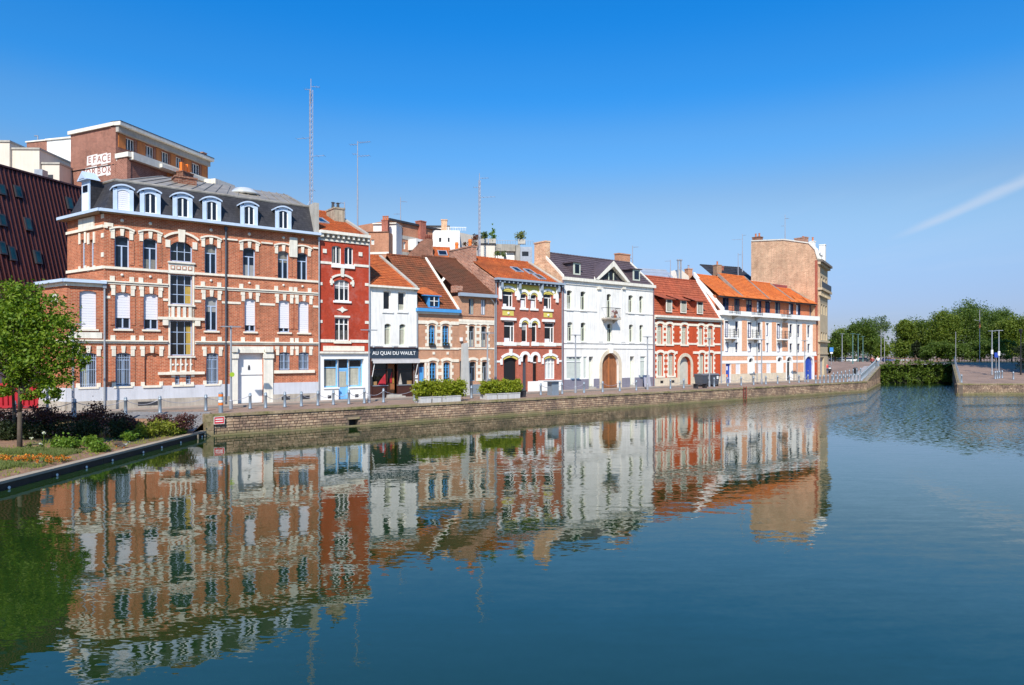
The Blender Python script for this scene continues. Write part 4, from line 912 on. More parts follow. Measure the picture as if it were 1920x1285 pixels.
for i,(a,b,c,d) in enumerate(((0.05,sx0,0.1,zsh),(sx1,w-0.06,0.1,zsh),(sx0,sx1,zs1,zsh),(sx0,dx0,0.1,zs0),(dx1,sx1,0.1,zs0))): F.box('shopfront', WHITE, a,b,-0.08-0.002*i,-0.002,c,d)
F.box('shop_cornice', CREAM2, 0.0, w-0.02, -0.25, 0.0, zsh, zsh+0.14)
for a,b in ((sx0,dx0),(dx1,sx1)): F.box('sill', WHITE, a-0.05,b+0.05,-0.16,-0.08,zs0-0.1,zs0)
F.box('name_board', CREAM, F.X(605.7),F.X(682.5),-0.06,0.002,F.Z(640,658),F.Z(640,649))
for px in (617,668): F.box('cellar_vent', CHARCOAL, F.X(px)-0.13,F.X(px)+0.13,-0.095,-0.088,0.2,0.42)
zq = F.Z(600,492); F.box('string_course', CREAM2, 0, F.X(622), -0.05, 0.002, zq-0.08, zq+0.09); F.box('string_course', CREAM2, F.X(663), w, -0.05, 0.002, zq-0.08, zq+0.09)
F.box('sill', WHITE, F.X(621), F.X(664), -0.12, 0.002, F.Z(640,503), F.Z(640,496))
zq2 = F.Z(640,639.5); F.box('string_course', CREAM2, 0, F.X(627), -0.05, 0.002, zq2-0.11, zq2+0.10); F.box('string_course', CREAM2, F.X(656), w, -0.05, 0.002, zq2-0.11, zq2+0.10)
F.arch_band('hood_mould', CREAM2, a1, 0.14, 0.08, rise=0.24, ext=0.16, z=a1['z1']+0.26, foot=0.45)
F.add(MB().prism([(-0.09,0),(0.09,0),(0.13,0.7),(-0.13,0.7)],-0.11,0.002), 'keystone', CREAM2, ((a1['x0']+a1['x1'])/2,0,a1['z1']+0.18))
for s,e in ((-1,a1['x0']),(1,a1['x1'])): F.box('impost_block', CREAM2, min(e+s*0.05,e+s*0.34), max(e+s*0.05,e+s*0.34), -0.06, 0.002, a1['z1']-0.30, a1['z1']-0.12)
for py in (532,565,603): 
    F.box('quoin_stone', CREAM2, 0.02, 0.24, -0.04, 0.002, F.Z(600,py)-0.10, F.Z(600,py)+0.10); F.box('quoin_stone', CREAM2, w-0.30, w-0.02, -0.04, 0.002, F.Z(690,py+2)-0.10, F.Z(690,py+2)+0.10)
for px,py in ((608.5,471),(675.5,477)): F.box('stone_block', CREAM2, F.X(px)-0.13, F.X(px)+0.13, -0.07, 0.002, F.Z(px,py)-0.14, F.Z(px,py)+0.14)
F.add(MB().prism([(-0.42,0),(-0.12,-0.10),(0,-0.22),(0.12,-0.10),(0.42,0),(0.12,0.10),(0,0.22),(-0.12,0.10)],-0.06,0.002), 'carved_ornament', CREAM2, ((a1['x0']+a1['x1'])/2,0,F.Z(640,581)))
F.box('lintel', CREAM2, F.X(627), F.X(656), -0.05, 0.002, F.Z(640,595.5), F.Z(640,592))
F.box('cornice', CREAM2, 0.0, w, -0.34, 0.1, ze-0.02, ze+0.18); F.box('frieze', FOOTSTONE, 0.0, w, -0.05, 0.002, ze-0.38, ze-0.02)
for i in range(10): F.box('cornice_bracket', CREAM2, 0.12+i*(w-0.3)/9, 0.26+i*(w-0.3)/9, -0.24, -0.05, ze-0.26, ze-0.022)
F.box('dentil_course', CREAM2, 0.0, w, -0.07, 0.002, ze-0.50, ze-0.381)
yb = F.back(627,w); zb = F.zback(401,w,yb); RP = (0.0,ze+0.19,yb,zb)
F.tile_roof(0.0,w-0.25,*RP,TILE_OR); F.verge(w-0.248,w,*RP,CONCRETE); F.gable(w-0.20,w-0.01,0.05,ze,yb,zb-0.1,ze-0.6,OLDBRICK)
F.skylight(F.X(615,1.5)-0.0,0.75,*RP,0.35,0.58)
F.chimney(w-0.75, yb*0.68, 0.8, 1.5, zb-1.2, F.zback(396,w,yb*0.6), plain('sooty render',(0.40,0.34,0.25),0.9,0.35,2,streak=0.5), 2, pot_mat=CHARCOAL)
F.chimney(w-0.1, yb*0.98, 0.55, 1.0, zb-1.0, F.zback(412,w,yb), DARKBRICK, 0)
F.add(MB().tube((w+0.0,-0.1,0.1),(w+0.0,-0.1,ze),0.05), 'downpipe', GALV)

# ================================================================== RESTAURANT
F = row_frame(691.5, 'restaurant', 'white rendered house with orange tiled roof over the dark brown restaurant front')
w = F.X(782); ze = F.Z(692,537)
A = dict(rev=0.22, frame=WHITE, pane=GLASSD, h=())
F.row([(719,733)], (726,546,581), v=(0.0,), **{**A}); F.row([(746.5,760.5)], (752,548,583), v=(0.0,), cur=[(0.1,0.9,0.0,0.35,CURTAIN)], **A)
r2 = F.row([(721,733),(749,760.5)], (727,607,647), rise=0.12, rev=0.22, frame=SAGE, pane=GLASSD, v=(), h=(0.75,), cur=[(0.35,1,0,0.9,CURTAIN)])
zf0, zf1 = F.Z(735,672), F.Z(735,653.5)
sh = F.opening(F.X(697), F.X(776), 0.1, F.Z(735,676), 0, 0.6)
F.wall(0,w,0,ze,WHITEWALL,depth=6.4)
fr = F.box('shop_fascia', plain('blue black fascia',(0.03,0.045,0.065),0.45,0.1,2), 0.02, w-0.02, -0.16, -0.002, zf0, zf1)
part(text_mesh('AU QUAI DU WAULT', 0.37, WHITE), 'lettering', None, fr, (F.X(737.5),-0.175,(zf0+zf1)/2))
F.box('fascia_edge', BROWNWOOD, -0.02, w+0.02, -0.19, -0.002, zf1+0.001, zf1+0.08)
x0, x1, zt = sh['x0'], sh['x1'], sh['z1']; dmx = F.X(741)
for a,b in ((0.0,x0),(x1,w)): F.box('shop_pilaster', BROWNWOOD, a+0.02, b-0.02, -0.14, -0.002, 0.1, zf0-0.002)
F.box('shop_header', BROWNWOOD, x0, x1, -0.13, -0.002, zt, zf0-0.003)
dl, dr_ = F.X(727), F.X(745)
for (a,b) in ((x0,dl),(dr_,x1)):
    F.box('stall_riser', BROWNWOOD, a, b, -0.06, 0.1, 0.1, 0.95); F.box('sill', GALV, a, b, -0.12, 0.1, 0.952, 1.0)
    q = F.add(MB().box(a,a+0.07,0.0,0.08,1.0,zt).box(b-0.07,b,0.0,0.08,1.0,zt).box(a+0.07,b-0.07,0.0,0.08,zt-0.08,zt).box(a+0.07,b-0.07,0.01,0.07,1.0+(zt-1)*0.62,1.05+(zt-1)*0.62), 'shop_window', BROWNWOOD)
    part(MB().face((a,0.09,1.0),(b,0.09,1.0),(b,0.09,zt),(a,0.09,zt)), 'pane', GLASSD, q)
    part(MB().face((a+0.5 if a==x0 else a+0.1,0.082,1.02),(b-0.1 if a==x0 else a+0.45,0.082,1.02),(b-0.15 if a==x0 else a+0.3,0.082,1.85),(a+0.7 if a==x0 else a+0.2,0.082,1.35)), 'window_display', plain('red display cloth' if a==x0 else 'pale display',(0.42,0.02,0.03) if a==x0 else (0.45,0.40,0.34),0.7,0.3,3), q)
    part(MB().box(a+0.12 if a==x0 else b-0.55,a+0.45 if a==x0 else b-0.15,0.075,0.083,1.02,1.28), 'window_display', plain('wood display',(0.35,0.2,0.08),0.7,0.3,3), q)
d = F.add(MB().box(dl,dr_,0.45,0.5,0.3,zt), 'door', OAK); part(MB().face((dl+0.15,0.44,1.1),(dr_-0.15,0.44,1.1),(dr_-0.15,0.44,2.2),(dl+0.15,0.44,2.2)), 'pane', GLASSD, d); part(MB().box(dr_-0.16,dr_-0.1,0.40,0.44,1.1,1.5), 'handle', BRASS, d)
part(MB().face((dl+0.3,0.438,1.15),(dr_-0.2,0.438,1.15),(dr_-0.2,0.438,2.0),(dl+0.45,0.438,1.6)), 'door_poster', MATS['red display cloth'], d)
F.box('step', CONCRETE, dl-0.15, dr_+0.2, -0.35, 0.45, 0.1, 0.3); F.box('step', CONCRETE, dl-0.3, dr_+0.35, -0.65, -0.352, 0.1, 0.2)
aw = F.box('awning_cassette', plain('grey awning',(0.36,0.35,0.36),0.6,0.1,3), 0.12, w-0.02, -0.42, -0.19, zf0-0.20, zf0-0.02)
part(MB().box(0.12,w-0.02,-0.45,-0.422,zf0-0.36,zf0-0.10), 'valance', plain('pale awning cloth',(0.55,0.53,0.52),0.8,0.1,3), aw)
for xx in (0.3,w-0.12): part(MB().tube((xx,-0.38,zf0-0.2),(xx-0.14,-0.22,1.65),0.025), 'awning_arm', WHITE, aw)
for z in (1.45,1.1): F.box('menu_card', WHITE, x1+0.02, w-0.04, -0.165, -0.142, z, z+0.26)
F.box('menu_board', CHARCOAL, 0.06, x0-0.04, -0.18, -0.142, 1.0, 1.75)
for px in (697,733,777): F.add(MB().lathe([(0.05,0),(0.09,0.06),(0.03,0.16)],8).tube((0,0,0.1),(0,0.16,0.16),0.02), 'sign_lamp', GALV, (F.X(px),-0.3,zf1+0.03))
F.box('eave_board', CREAM2, -0.02, w+0.05, -0.28, 0.0, ze-0.04, ze+0.10)
F.box('string_course', WHITEWALL, 0.0, w, -0.05, 0.002, zf1+0.15, zf1+0.25)
yb = F.back(715,w); zb = F.zback(482,w,yb); RP = (-0.1,ze+0.08,yb,zb)
F.tile_roof(0.02,w-0.24,*RP,TILE_OR,course=0.36); F.verge(w-0.238,w+0.02,*RP,CONCRETE,up=0.14)
for k,pxx in enumerate((721,749)):
    F.box('sill', WHITEWALL, F.X(pxx)-0.12, F.X(pxx)+0.75, -0.07, 0.0, F.Z(pxx,651)-0.02, F.Z(pxx,648)); F.box('sill', WHITEWALL, F.X(pxx-2)-0.12, F.X(pxx-2)+0.8, -0.07, 0.0, F.Z(pxx,587), F.Z(pxx,583))

# ================================================================== BLUE TRIM HOUSE
F = row_frame(782, 'brick_house', 'small pale brick house with bright blue gutter, blue windows and blue dormer')
w = F.X(860); ze = F.Z(782,584)
BW = dict(rev=0.2, frame=BLUE, pane=GLASSD, v=(0.5,), h=(0.72,), grid=(2,5))
u_ = F.row([(803.7,816),(829,841.5)], (810,609.5,650), rise=0.16, **BW); l_ = F.row([(805,818),(831,844)], (811,679.5,717), rise=0.16, **BW)
dro = F.opening(F.X(785.5),F.X(796),0.1,F.Z(790,681),0,0.2)
F.wall(0,w,0,ze,PINKBRICK,depth=6.0)
d = F.add(MB().box(dro['x0'],dro['x1'],0.12,0.2,0.1,2.2).box(dro['x0'],dro['x1'],0.10,0.2,2.2,2.28), 'door', BLUE); part(MB().box(dro['x0'],dro['x1'],0.13,0.2,2.28,dro['z1']), 'fanlight', GLASSB, d); part(MB().tube((dro['x1']-0.15,0.12,1.1),(dro['x1']-0.15,0.05,1.1),0.03), 'handle', BRASS, d)
for o in u_+l_:
    F.quoins('stone_surround', CREAM, o); F.arch_band('hood_mould', CREAM, o, 0.22, 0.07, ext=0.14, z=o['z1']+0.14)
    bx_ = F.box('flower_box', CHARCOAL, o['x0']+0.03, o['x1']-0.03, -0.18, -0.03, o['z0']-0.02, o['z0']+0.12)
    part(leaf_mesh('foliage', leaves([((o['x0']+o['x1'])/2,-0.1,o['z0']+0.2,0.3,0.1,0.13)],90,0.06,0.3,per=15), leaf('window box leaf',(0.05,0.10,0.02),(0.10,0.05,0.02))), 'window_box_plants', None, bx_)
F.box('door_surround', CREAM, dro['x1'], dro['x1']+0.18, -0.03, 0.002, 0.1, dro['z1']+0.1)
for py,t in ((604,0.26),(653.5,0.16),(677,0.22)):
    z = F.Z(782,py); F.box('string_course', CREAM, 0.0, F.X(801) if py<650 or py>660 else w, -0.055, 0.002, z-t/2, z+t/2)
    if py<650 or py>660: F.box('string_course', CREAM, F.X(845), w, -0.055, 0.002, z-t/2, z+t/2)
for px in (813,839): F.box('stone_block', CREAM, F.X(px)-0.1, F.X(px)+0.1, -0.05, 0.002, F.Z(px,665), F.Z(px,660))
F.box('gutter', BLUE, -0.12, w+0.05, -0.34, 0.0, ze+0.0, ze+0.25); F.box('eave_band', CREAM, 0, w, -0.12, 0.002, ze-0.16, ze-0.002)
F.box('downpipe', GALV, -0.06, 0.03, -0.10, -0.003, 0.1, ze)
yb = F.back(800,w); zb = F.zback(485.5,w,yb); RP = (-0.1,ze+0.26,yb,zb)
F.tile_roof(0.02,w-0.2,*RP,TILE_BR,course=0.28); F.verge(w-0.198,w+0.02,*RP,CREAM2,up=0.12)
dx0_, dx1_ = F.X(802.5), F.X(823); dz0_, dz1_ = F.Z(812,577), F.Z(812,554)
dd = F.add(MB().box(dx0_,dx1_,-0.06,1.6,dz0_,dz1_), 'dormer', BLUE)
part(MB().box(dx0_+0.14,dx1_-0.14,-0.08,-0.061,dz0_+0.1,dz1_-0.12), 'pane', GLASSB, dd)
part(MB().box((dx0_+dx1_)/2-0.03,(dx0_+dx1_)/2+0.03,-0.12,-0.081,dz0_+0.1,dz1_-0.12).box(dx0_+0.12,dx1_-0.12,-0.11,-0.081,(dz0_+dz1_)/2,(dz0_+dz1_)/2+0.05), 'dormer_sash', WHITE, dd)
part(MB().add([(dx0_-0.55,-0.2,dz1_),(dx1_+0.15,-0.2,dz1_),(dx1_+0.05,1.9,dz1_+0.45),(dx0_-0.35,1.9,dz1_+0.45),((dx0_+dx1_)/2-0.25,1.2,dz1_+0.72),((dx0_+dx1_)/2+0.05,1.2,dz1_+0.72)],[(0,1,5,4),(1,2,5),(3,0,4),(2,3,4,5)]), 'dormer_roof', TILE_OR, dd)
part(MB().box(dx0_-0.5,dx1_+0.12,-0.19,0.1,dz1_-0.07,dz1_-0.003), 'dormer_eave', BLUE, dd)
part(MB().add([(dx0_-0.002,-0.05,dz0_),(dx0_-0.45,0.3,dz1_-0.08),(dx0_-0.002,1.0,dz1_-0.02)],[(0,1,2)]), 'dormer_cheek', TILE_OR, dd)

# ================================================================== NARROW BRICK HOUSE
F = row_frame(860, 'brick_house', 'narrow pink brick house with grey cornice and brown roof behind the grey stele')
w = F.X(928); ze = F.Z(862,555)
NW = dict(rev=0.2, frame=GREYSTEEL, pane=GLASSD, fw=0.07)
F.row([(879,889.5)], (884,560,590), v=(0.5,), h=(), cur=[(0.55,0.95,0.05,0.95,CURTAIN)], **NW); F.row([(902,911.5)], (884,560,590), v=(0.5,), h=(), cur=[(0.2,0.9,0.03,0.97,SHUTTER)], **NW)
m_ = F.row([(879,890),(902,912.4)], (884,611,651), rise=0.12, v=(0.5,), h=(0.72,), cur=[(0.1,0.9,0.03,0.35,CURTAIN)], **NW); l_ = F.row([(880.5,892.5),(903.5,914)], (886,678,715), rise=0.12, v=(0.5,), h=(0.72,), cur=[(0.1,0.6,0.03,0.4,CURTAIN)], **NW)
dro = F.opening(F.X(862),F.X(868),0.1,F.Z(865,677),0,0.2)
F.wall(0,w,0,ze,PINKBRICK,depth=6.5)
F.box('door', CHARCOAL, dro['x0'],dro['x1'],0.12,0.2,0.1,dro['z1'])
for o in m_+l_: F.quoins('stone_surround', CREAM, o); F.arch_band('hood_mould', CREAM, o, 0.2, 0.06, ext=0.12, z=o['z1']+0.13)
for py,t in ((605,0.22),(653.5,0.12)): z = F.Z(862,py); F.box('string_course', CREAM, 0.0, w, -0.05, 0.002, z-t/2, z+t/2)
F.box('hood_course', CREAM, 0, w, -0.07, 0.001, F.Z(862,606)+0.1, F.Z(862,606)+0.3)
z = F.Z(862,591.5); F.box('brick_band', DARKBRICK, 0, w, -0.03, 0.002, z-0.06, z)
F.box('cellar_box', GREYSTEEL, F.X(880), F.X(896), -0.5, -0.002, 0.1, 0.85)
F.box('cornice', CORNGREY, -0.05, w, -0.40, 0.0, ze-0.02, ze+0.24)
F.add(MB().tube((w-0.1,-0.12,0.1),(w-0.1,-0.12,ze-0.5),0.045).tube((w-0.1,-0.12,ze-0.5),(w-0.7,-0.3,ze),0.045), 'downpipe', GALV)
F.box('wall_lantern', WHITE, 0.05, 0.22, -0.25, -0.05, F.Z(862,640), F.Z(862,633))
yb = F.back(856.5,w); zb = F.zback(487,w,yb); RP = (-0.1,ze+0.22,yb,zb)
F.tile_roof(0.02,w-0.02,*RP,TILE_DK,course=0.28)
F.add(MB().box(-0.15,0.5,0.2,0.9,ze+0.3,ze+0.85), 'parapet_stump', OLDBRICK)

# ================================================================== RED AND YELLOW HOUSE
F = row_frame(928, 'red_brick_house', 'red brick house with white arches, yellow panels and black garage door')
w = F.X(1053.5); ze = F.Z(930,527)
YW = dict(rev=0.2, frame=WHITE, pane=GLASSD, fw=0.075)
t_o = F.row([(942.5,962.5),(1019.5,1035)], (952,545,576), rise=0.15, v=(0.70,), h=(0.72,), sill=(0.1,0.2,WHITE), cur=[(0.1,0.45,0.03,0.2,SHUTTER)], **YW)
t_i = F.row([(976,988),(995,1006.8)], (982,551,578), rise=0.22, v=(), h=(0.68,), sill=(0.1,0.16,WHITE), cur=[(0.2,0.8,0.04,0.55,SHUTTER)], **YW)
m_o = F.row([(945,965.5),(1021,1040)], (955,602,642), v=(0.70,), h=(0.76,), cur=[(0.1,0.6,0.02,0.2,SHUTTER)], **YW)
m_i = F.row([(978,989.5),(997,1007.5)], (984,604,642), rise=0.2, v=(), h=(0.80,), **YW)
zg0 = 0.1
gar = F.opening(F.X(944.5),F.X(969),zg0,F.Z(956,670.5),0.22,0.25)
d1 = F.opening(F.X(980),F.X(988.5),zg0,F.Z(984,666),0.28,0.3); d2 = F.opening(F.X(999),F.X(1007.5),0.95,F.Z(1003,667),0.28,0.2)
gw = F.window(F.X(1021.5),F.X(1041),F.Z(1030,711.5),F.Z(1030,671),rise=0.16,rev=0.2,v=(0.33,0.66),h=(0.75,),frame=WHITE,pane=plain('pale net curtain',(0.52,0.55,0.54),0.4,0.1,3))
F.wall(0,w,0,ze,REDBRICK,depth=7.0)
F.add(MB().box(gar['x0'],gar['x1'],0.2,0.25,zg0,gar['z1']), 'garage_door', BLACK)
for i in range(5): pass
F.box('door', DARKPAINT, d1['x0'],d1['x1'],0.2,0.3,zg0,F.Z(984,680)); F.add(MB().face((d1['x0'],0.25,F.Z(984,680)),(d1['x1'],0.25,F.Z(984,680)),(d1['x1'],0.25,d1['z1']),(d1['x0'],0.25,d1['z1'])), 'fanlight', GLASSB)
q = F.add(MB().face((d2['x0'],0.19,d2['z0']),(d2['x1'],0.19,d2['z0']),(d2['x1'],0.19,d2['z1']),(d2['x0'],0.19,d2['z1'])), 'window', GLASSD); part(MB().box(d2['x0'],d2['x1'],0.14,0.188,F.Z(1003,681),F.Z(1003,681)+0.08), 'transom', WHITE, q)
zpl = F.Z(1025,713.5)
F.box('plinth', WHITE, F.X(1009), w-0.05, -0.06, -0.002, 0.1, zpl); F.box('plinth', WHITE, F.X(989.5), F.X(1008.8), -0.06, -0.002, 0.1, 0.95)
F.box('plinth', WHITE, 0.02, F.X(944), -0.06, -0.002, 0.1, 0.9)
for o,r_ in ((gar,0.22),(gw,0.16)):
    F.arch_band('arch_lining', YELLOW, o, 0.16, 0.03, rise=r_, z=o['z1']); F.arch_band('arch', WHITE, o, 0.2, 0.09, rise=r_+0.08, ext=0.17, z=o['z1']+0.2, foot=0.5)
    F.add(MB().prism([(-0.1,0),(0.1,0),(0.14,0.55),(-0.14,0.55)],-0.14,0.002), 'keystone', WHITE, ((o['x0']+o['x1'])/2,0,o['z1']+0.15))
for o in (d1,d2): F.arch_band('arch', WHITE, o, 0.26, 0.09, rise=0.34, ext=0.05, z=o['z1']+0.06, foot=0.35)
for o in t_i+m_i:
    F.arch_band('arch_lining', YELLOW, o, 0.12, 0.03, rise=0.2); F.arch_band('arch', WHITE, o, 0.22, 0.09, rise=0.3, ext=0.06, z=o['z1']+0.15, foot=0.3)
for o in t_o: F.arch_band('arch_lining', YELLOW, o, 0.15, 0.05, rise=0.15); F.arch_band('arch', WHITE, o, 0.2, 0.09, rise=0.22, ext=0.15, z=o['z1']+0.2, foot=0.4)
for o,p in zip(t_o,m_o):
    F.box('lintel', WHITE, o['x0']-0.22, o['x1']+0.22, -0.16, 0.002, F.Z(952,601), F.Z(952,594) if False else F.Z(952,601)+0.22)
    F.box('yellow_panel', YELLOW, o['x0']-0.02, o['x1']+0.02, -0.03, 0.002, F.Z(952,592), F.Z(952,583))
    F.add(MB().lathe([(0.10,0),(0.10,0.06),(0.05,0.09)],8), 'stone_stud', WHITE, ((o['x0']+o['x1'])/2,-0.03,F.Z(952,587.5))).rotation_euler.x = rad(90)
zye = t_o[0]['z1']
for a,b in ((F.X(938),F.X(969)),(F.X(971),F.X(1010)),(F.X(1014),F.X(1042))): F.box('yellow_frieze', YELLOW, a, b, -0.02, 0.001, zye-0.1, ze-0.1)
for px in (937,970.5,1012,1043.5):
    F.box('pilaster', WHITE, F.X(px)-0.12, F.X(px)+0.12, -0.16, 0.002, zye-0.75, ze-0.12); F.box('cornice_bracket', CORNGREY, F.X(px)-0.08, F.X(px)+0.08, -0.42, -0.16, ze-0.55, ze-0.1)
zs_ = F.Z(955,645); segs_ = ((0,m_o[0]['x0']-0.05),(m_o[0]['x1']+0.05,m_i[0]['x0']-0.05),(m_i[1]['x1']+0.05,m_o[1]['x0']-0.05),(m_o[1]['x1']+0.05,w))
for a,b in segs_: F.box('string_course', CREAM2, a, b, -0.05, 0.002, zs_-0.12, zs_+0.13)
for o in m_o+m_i: F.box('sill', WHITE, o['x0']-0.08, o['x1']+0.08, -0.12, -0.002, o['z0']-0.3, o['z0'])
z = F.Z(955,650.5); F.box('string_course', REDBRICK, 0, w, -0.09, 0.002, z-0.05, z+0.03)
z = F.Z(940,678); F.box('string_course', WHITE, 0, F.X(940), -0.05, 0.002, z-0.08, z+0.08); F.box('string_course', WHITE, F.X(1046), w, -0.05, 0.002, z-0.08, z+0.08)
F.box('cornice', DARKPAINT, -0.02, w, -0.34, 0.0, ze-0.14, ze+0.06); F.box('gutter', CORNGREY, -0.08, w+0.02, -0.52, -0.02, ze+0.062, ze+0.24)
for i in range(16): F.box('cornice_bracket', CORNGREY, 0.2+i*(w-0.5)/15, 0.3+i*(w-0.5)/15, -0.44, -0.34, ze-0.12, ze+0.06)
F.add(MB().tube((0.05,-0.1,0.1),(0.05,-0.1,ze),0.045), 'downpipe', GALV); F.add(MB().tube((w-0.06,-0.1,0.1),(w-0.06,-0.1,ze),0.045), 'downpipe', GALV)
RP = (-0.1,ze+0.2,4.4,F.zback(487,0.0,4.4)*0.5+F.zback(488,w,4.6)*0.5)
F.tile_roof(0.06,w-0.35,*RP,TILE_OR,course=0.28); F.verge(w-0.348,w+0.0,*RP,CONCRETE,up=0.12)
F.gable(-0.02,0.18,0.0,ze+0.1,4.4,RP[3]-0.15,ze-2.6,OLDBRICK)
for px_,f0,f1 in ((968,0.40,0.62),(992,0.36,0.58),(1010,0.12,0.34)): F.skylight(F.X(px_,4.4*(f0+f1)/2)-(0.0),0.8,*RP,f0,f1,GLASSB)
# tall party chimney stack at its left gable
ya_, yb_ = F.back(889,0.15), F.back(846,0.15); zst = F.zback(463,0,ya_)
st = F.chimney(0.15, (ya_+yb_)/2, 0.5, yb_-ya_, ze-0.6, zst, OLDBRICK, 0)
for yy,hh in ((-1.2,0.55),(0.9,0.5)): part(MB().lathe([(0.16,0),(0.14,0.35),(0.18,0.4),(0.15,0.62)],8), 'chimney_pot', ORANGEPAINT, st, (0,yy,zst-ze+0.72))

# ================================================================== BIG WHITE HOUSE
F = row_frame(1055, 'white_house', 'wide white house with arched brown wooden gate, pediment and purple slate roof')
w = F.X(1224.5); ze = F.Z(1056,525)
WW = dict(rev=0.24, frame=SAGE, pane=GLASSD, v=(0.5,), h=(0.72,), fw=0.06)
cols = [(1063,1072.5),(1088.6,1098),(1178.5,1187),(1198.5,1206)]
tp = F.row(cols, (1066,544.5,580), rise=0.10, **WW)
bd = F.window(F.X(1137.8),F.X(1146),F.Z(1066,592),F.Z(1066,545.5),rise=0.10,name='balcony_door',**WW)
md_ = F.row([(1064,1073.5),(1089,1098),(1138.5,1147.5),(1179.5,1187),(1199,1206)], (1068,604,640), rise=0.10, cur=None, **WW)
zsh0, zsh1 = F.Z(1075,711.5), F.Z(1075,669)
PALE = plain('pale sage blind',(0.50,0.54,0.49),0.5,0.10,3)
s1 = F.window(F.X(1062),F.X(1091.5),zsh0,zsh1,rev=0.12,v=(),h=(0.78,),frame=WHITE,pane=PALE,name='shop_window',fw=0.08)
s2 = F.window(F.X(1094),F.X(1101),zsh0,zsh1,rev=0.12,v=(),h=(),frame=WHITE,pane=PALE)
z1 = F.Z(1107,668)
da = F.opening(F.X(1104.5),F.X(1112.5),0.25,F.Z(1107,669),0,0.45); db = F.opening(F.X(1181.5),F.X(1189),0.25,F.Z(1184,668.5),0,0.45)
s3 = F.window(F.X(1200.5),F.X(1211),F.Z(1205,708),F.Z(1205,668.5),rev=0.14,v=(),h=(0.8,),frame=WHITE,pane=PALE)
gt = F.opening(F.X(1128.5),F.X(1160.5),0.1,F.Z(1144,662.5),(F.X(1160.5)-F.X(1128.5))/2,0.35)
F.wall(0,w,0,ze,WHITEWALL,depth=8.0)
for px in (1070,1078,1085): F.box('shop_sign_strip', CHARCOAL, F.X(px)-0.16, F.X(px)+0.16, 0.05, 0.06, zsh1-0.14, zsh1-0.07)
for o in (da,db):
    d = F.box('door', SAGE, o['x0'],o['x1'],0.38,0.45,0.25,o['z1']-0.35); F.add(MB().face((o['x0'],0.42,o['z1']-0.35),(o['x1'],0.42,o['z1']-0.35),(o['x1'],0.42,o['z1']),(o['x0'],0.42,o['z1'])), 'fanlight', GLASSD)
    F.box('step', CONCRETE, o['x0']-0.1, o['x1']+0.1, -0.3, 0.38, 0.1, 0.25)
# gate of planks
gm_ = None; gw_ = gt['x1']-gt['x0']; gcx = (gt['x0']+gt['x1'])/2; gr = gw_/2
gte = F.add(MB().box(gt['x0'],gt['x1'],0.32,0.345,0.1,gt['z1']), 'wooden_gate', BROWNWOOD)
for i in range(10):
    xa = gt['x0']+gw_*i/10; xb = xa+gw_/10-0.012; part(MB().box(xa,xb,0.27+0.008*(i%2),0.319,0.12,gt['z1']), 'plank', OAK, gte)
part(MB().box(gcx-0.07,gcx+0.07,0.22,0.269,0.12,gt['z1']), 'cover_strip', plain('reddish oak',(0.40,0.14,0.045),0.6,0.15,2), gte); part(MB().box(gt['x0'],gt['x1'],0.24,0.268,0.12,0.5), 'kick_board', OAK, gte)
STN = plain('pale gate stone',(0.62,0.53,0.40),0.85,0.14,2,streak=0.2)
F.arch_band('gate_arch', STN, dict(x0=gt['x0'],x1=gt['x1'],z0=0,z1=gt['z1'],rise=gr), 0.34, 0.06, rise=gr, n=16)
for a,b in ((gt['x0']-0.34,gt['x0']),(gt['x1'],gt['x1']+0.34)): F.box('gate_jamb', STN, a,b,-0.06,0.002,0.1,gt['z1']-gr)
F.box('gate_keystone', WHITEWALL, gcx-0.22,gcx+0.22,-0.16,0.0,gt['z1']+0.02,gt['z1']+0.75)
zpl = F.Z(1060,712); zpr = F.Z(1200,707.5)
for a,b in ((0,F.X(1103.5)),(F.X(1113),gt['x0']-0.36),(gt['x1']+0.36,F.X(1181)),(F.X(1190),w)): F.box('plinth', GREYPLINTH, a,b,-0.05,-0.002,0.1,zpl)
# bands
for py,t,p in ((642.5,0.10,0.07),(652.5,0.09,0.06)): z = F.Z(1060,py); F.box('string_course', WHITEWALL, 0, w, -p, 0.002, z-t/2, z+t/2)
z = F.Z(1066,581); F.box('string_course', WHITEWALL, 0, F.X(1119), -0.06, 0.002, z-0.06, z+0.04); F.box('string_course', WHITEWALL, F.X(1170), w, -0.06, 0.002, z-0.06, z+0.04)
for o in tp+md_+[bd]: F.box('sill', WHITEWALL, o['x0']-0.12, o['x1']+0.12, -0.10, -0.002, o['z0']-0.12, o['z0'])
for a,b in ((F.X(1122),F.X(1130.5)),(F.X(1164),F.X(1172))): F.box('pilaster', WHITEWALL, a, b, -0.06, 0.002, F.Z(1060,640), ze-0.35)
F.box('cornice', CREAM2, -0.05, w+0.12, -0.30, 0.0, ze-0.02, ze+0.26); F.box('frieze', WHITEWALL, 0, w, -0.08, 0.002, ze-0.35, ze-0.021)
F.box('sign_strip', plain('taupe strip',(0.40,0.30,0.24),0.8,0.1,2), F.X(1127), F.X(1163), -0.07, 0.002, F.Z(1127,538)-0.06, F.Z(1127,538)+0.06)
for px in (1122,1168): F.box('sign_bracket', CREAM2, F.X(px)-0.2, F.X(px)+0.2, -0.22, 0.0, F.Z(px,541)-0.1, F.Z(px,541)+0.1)
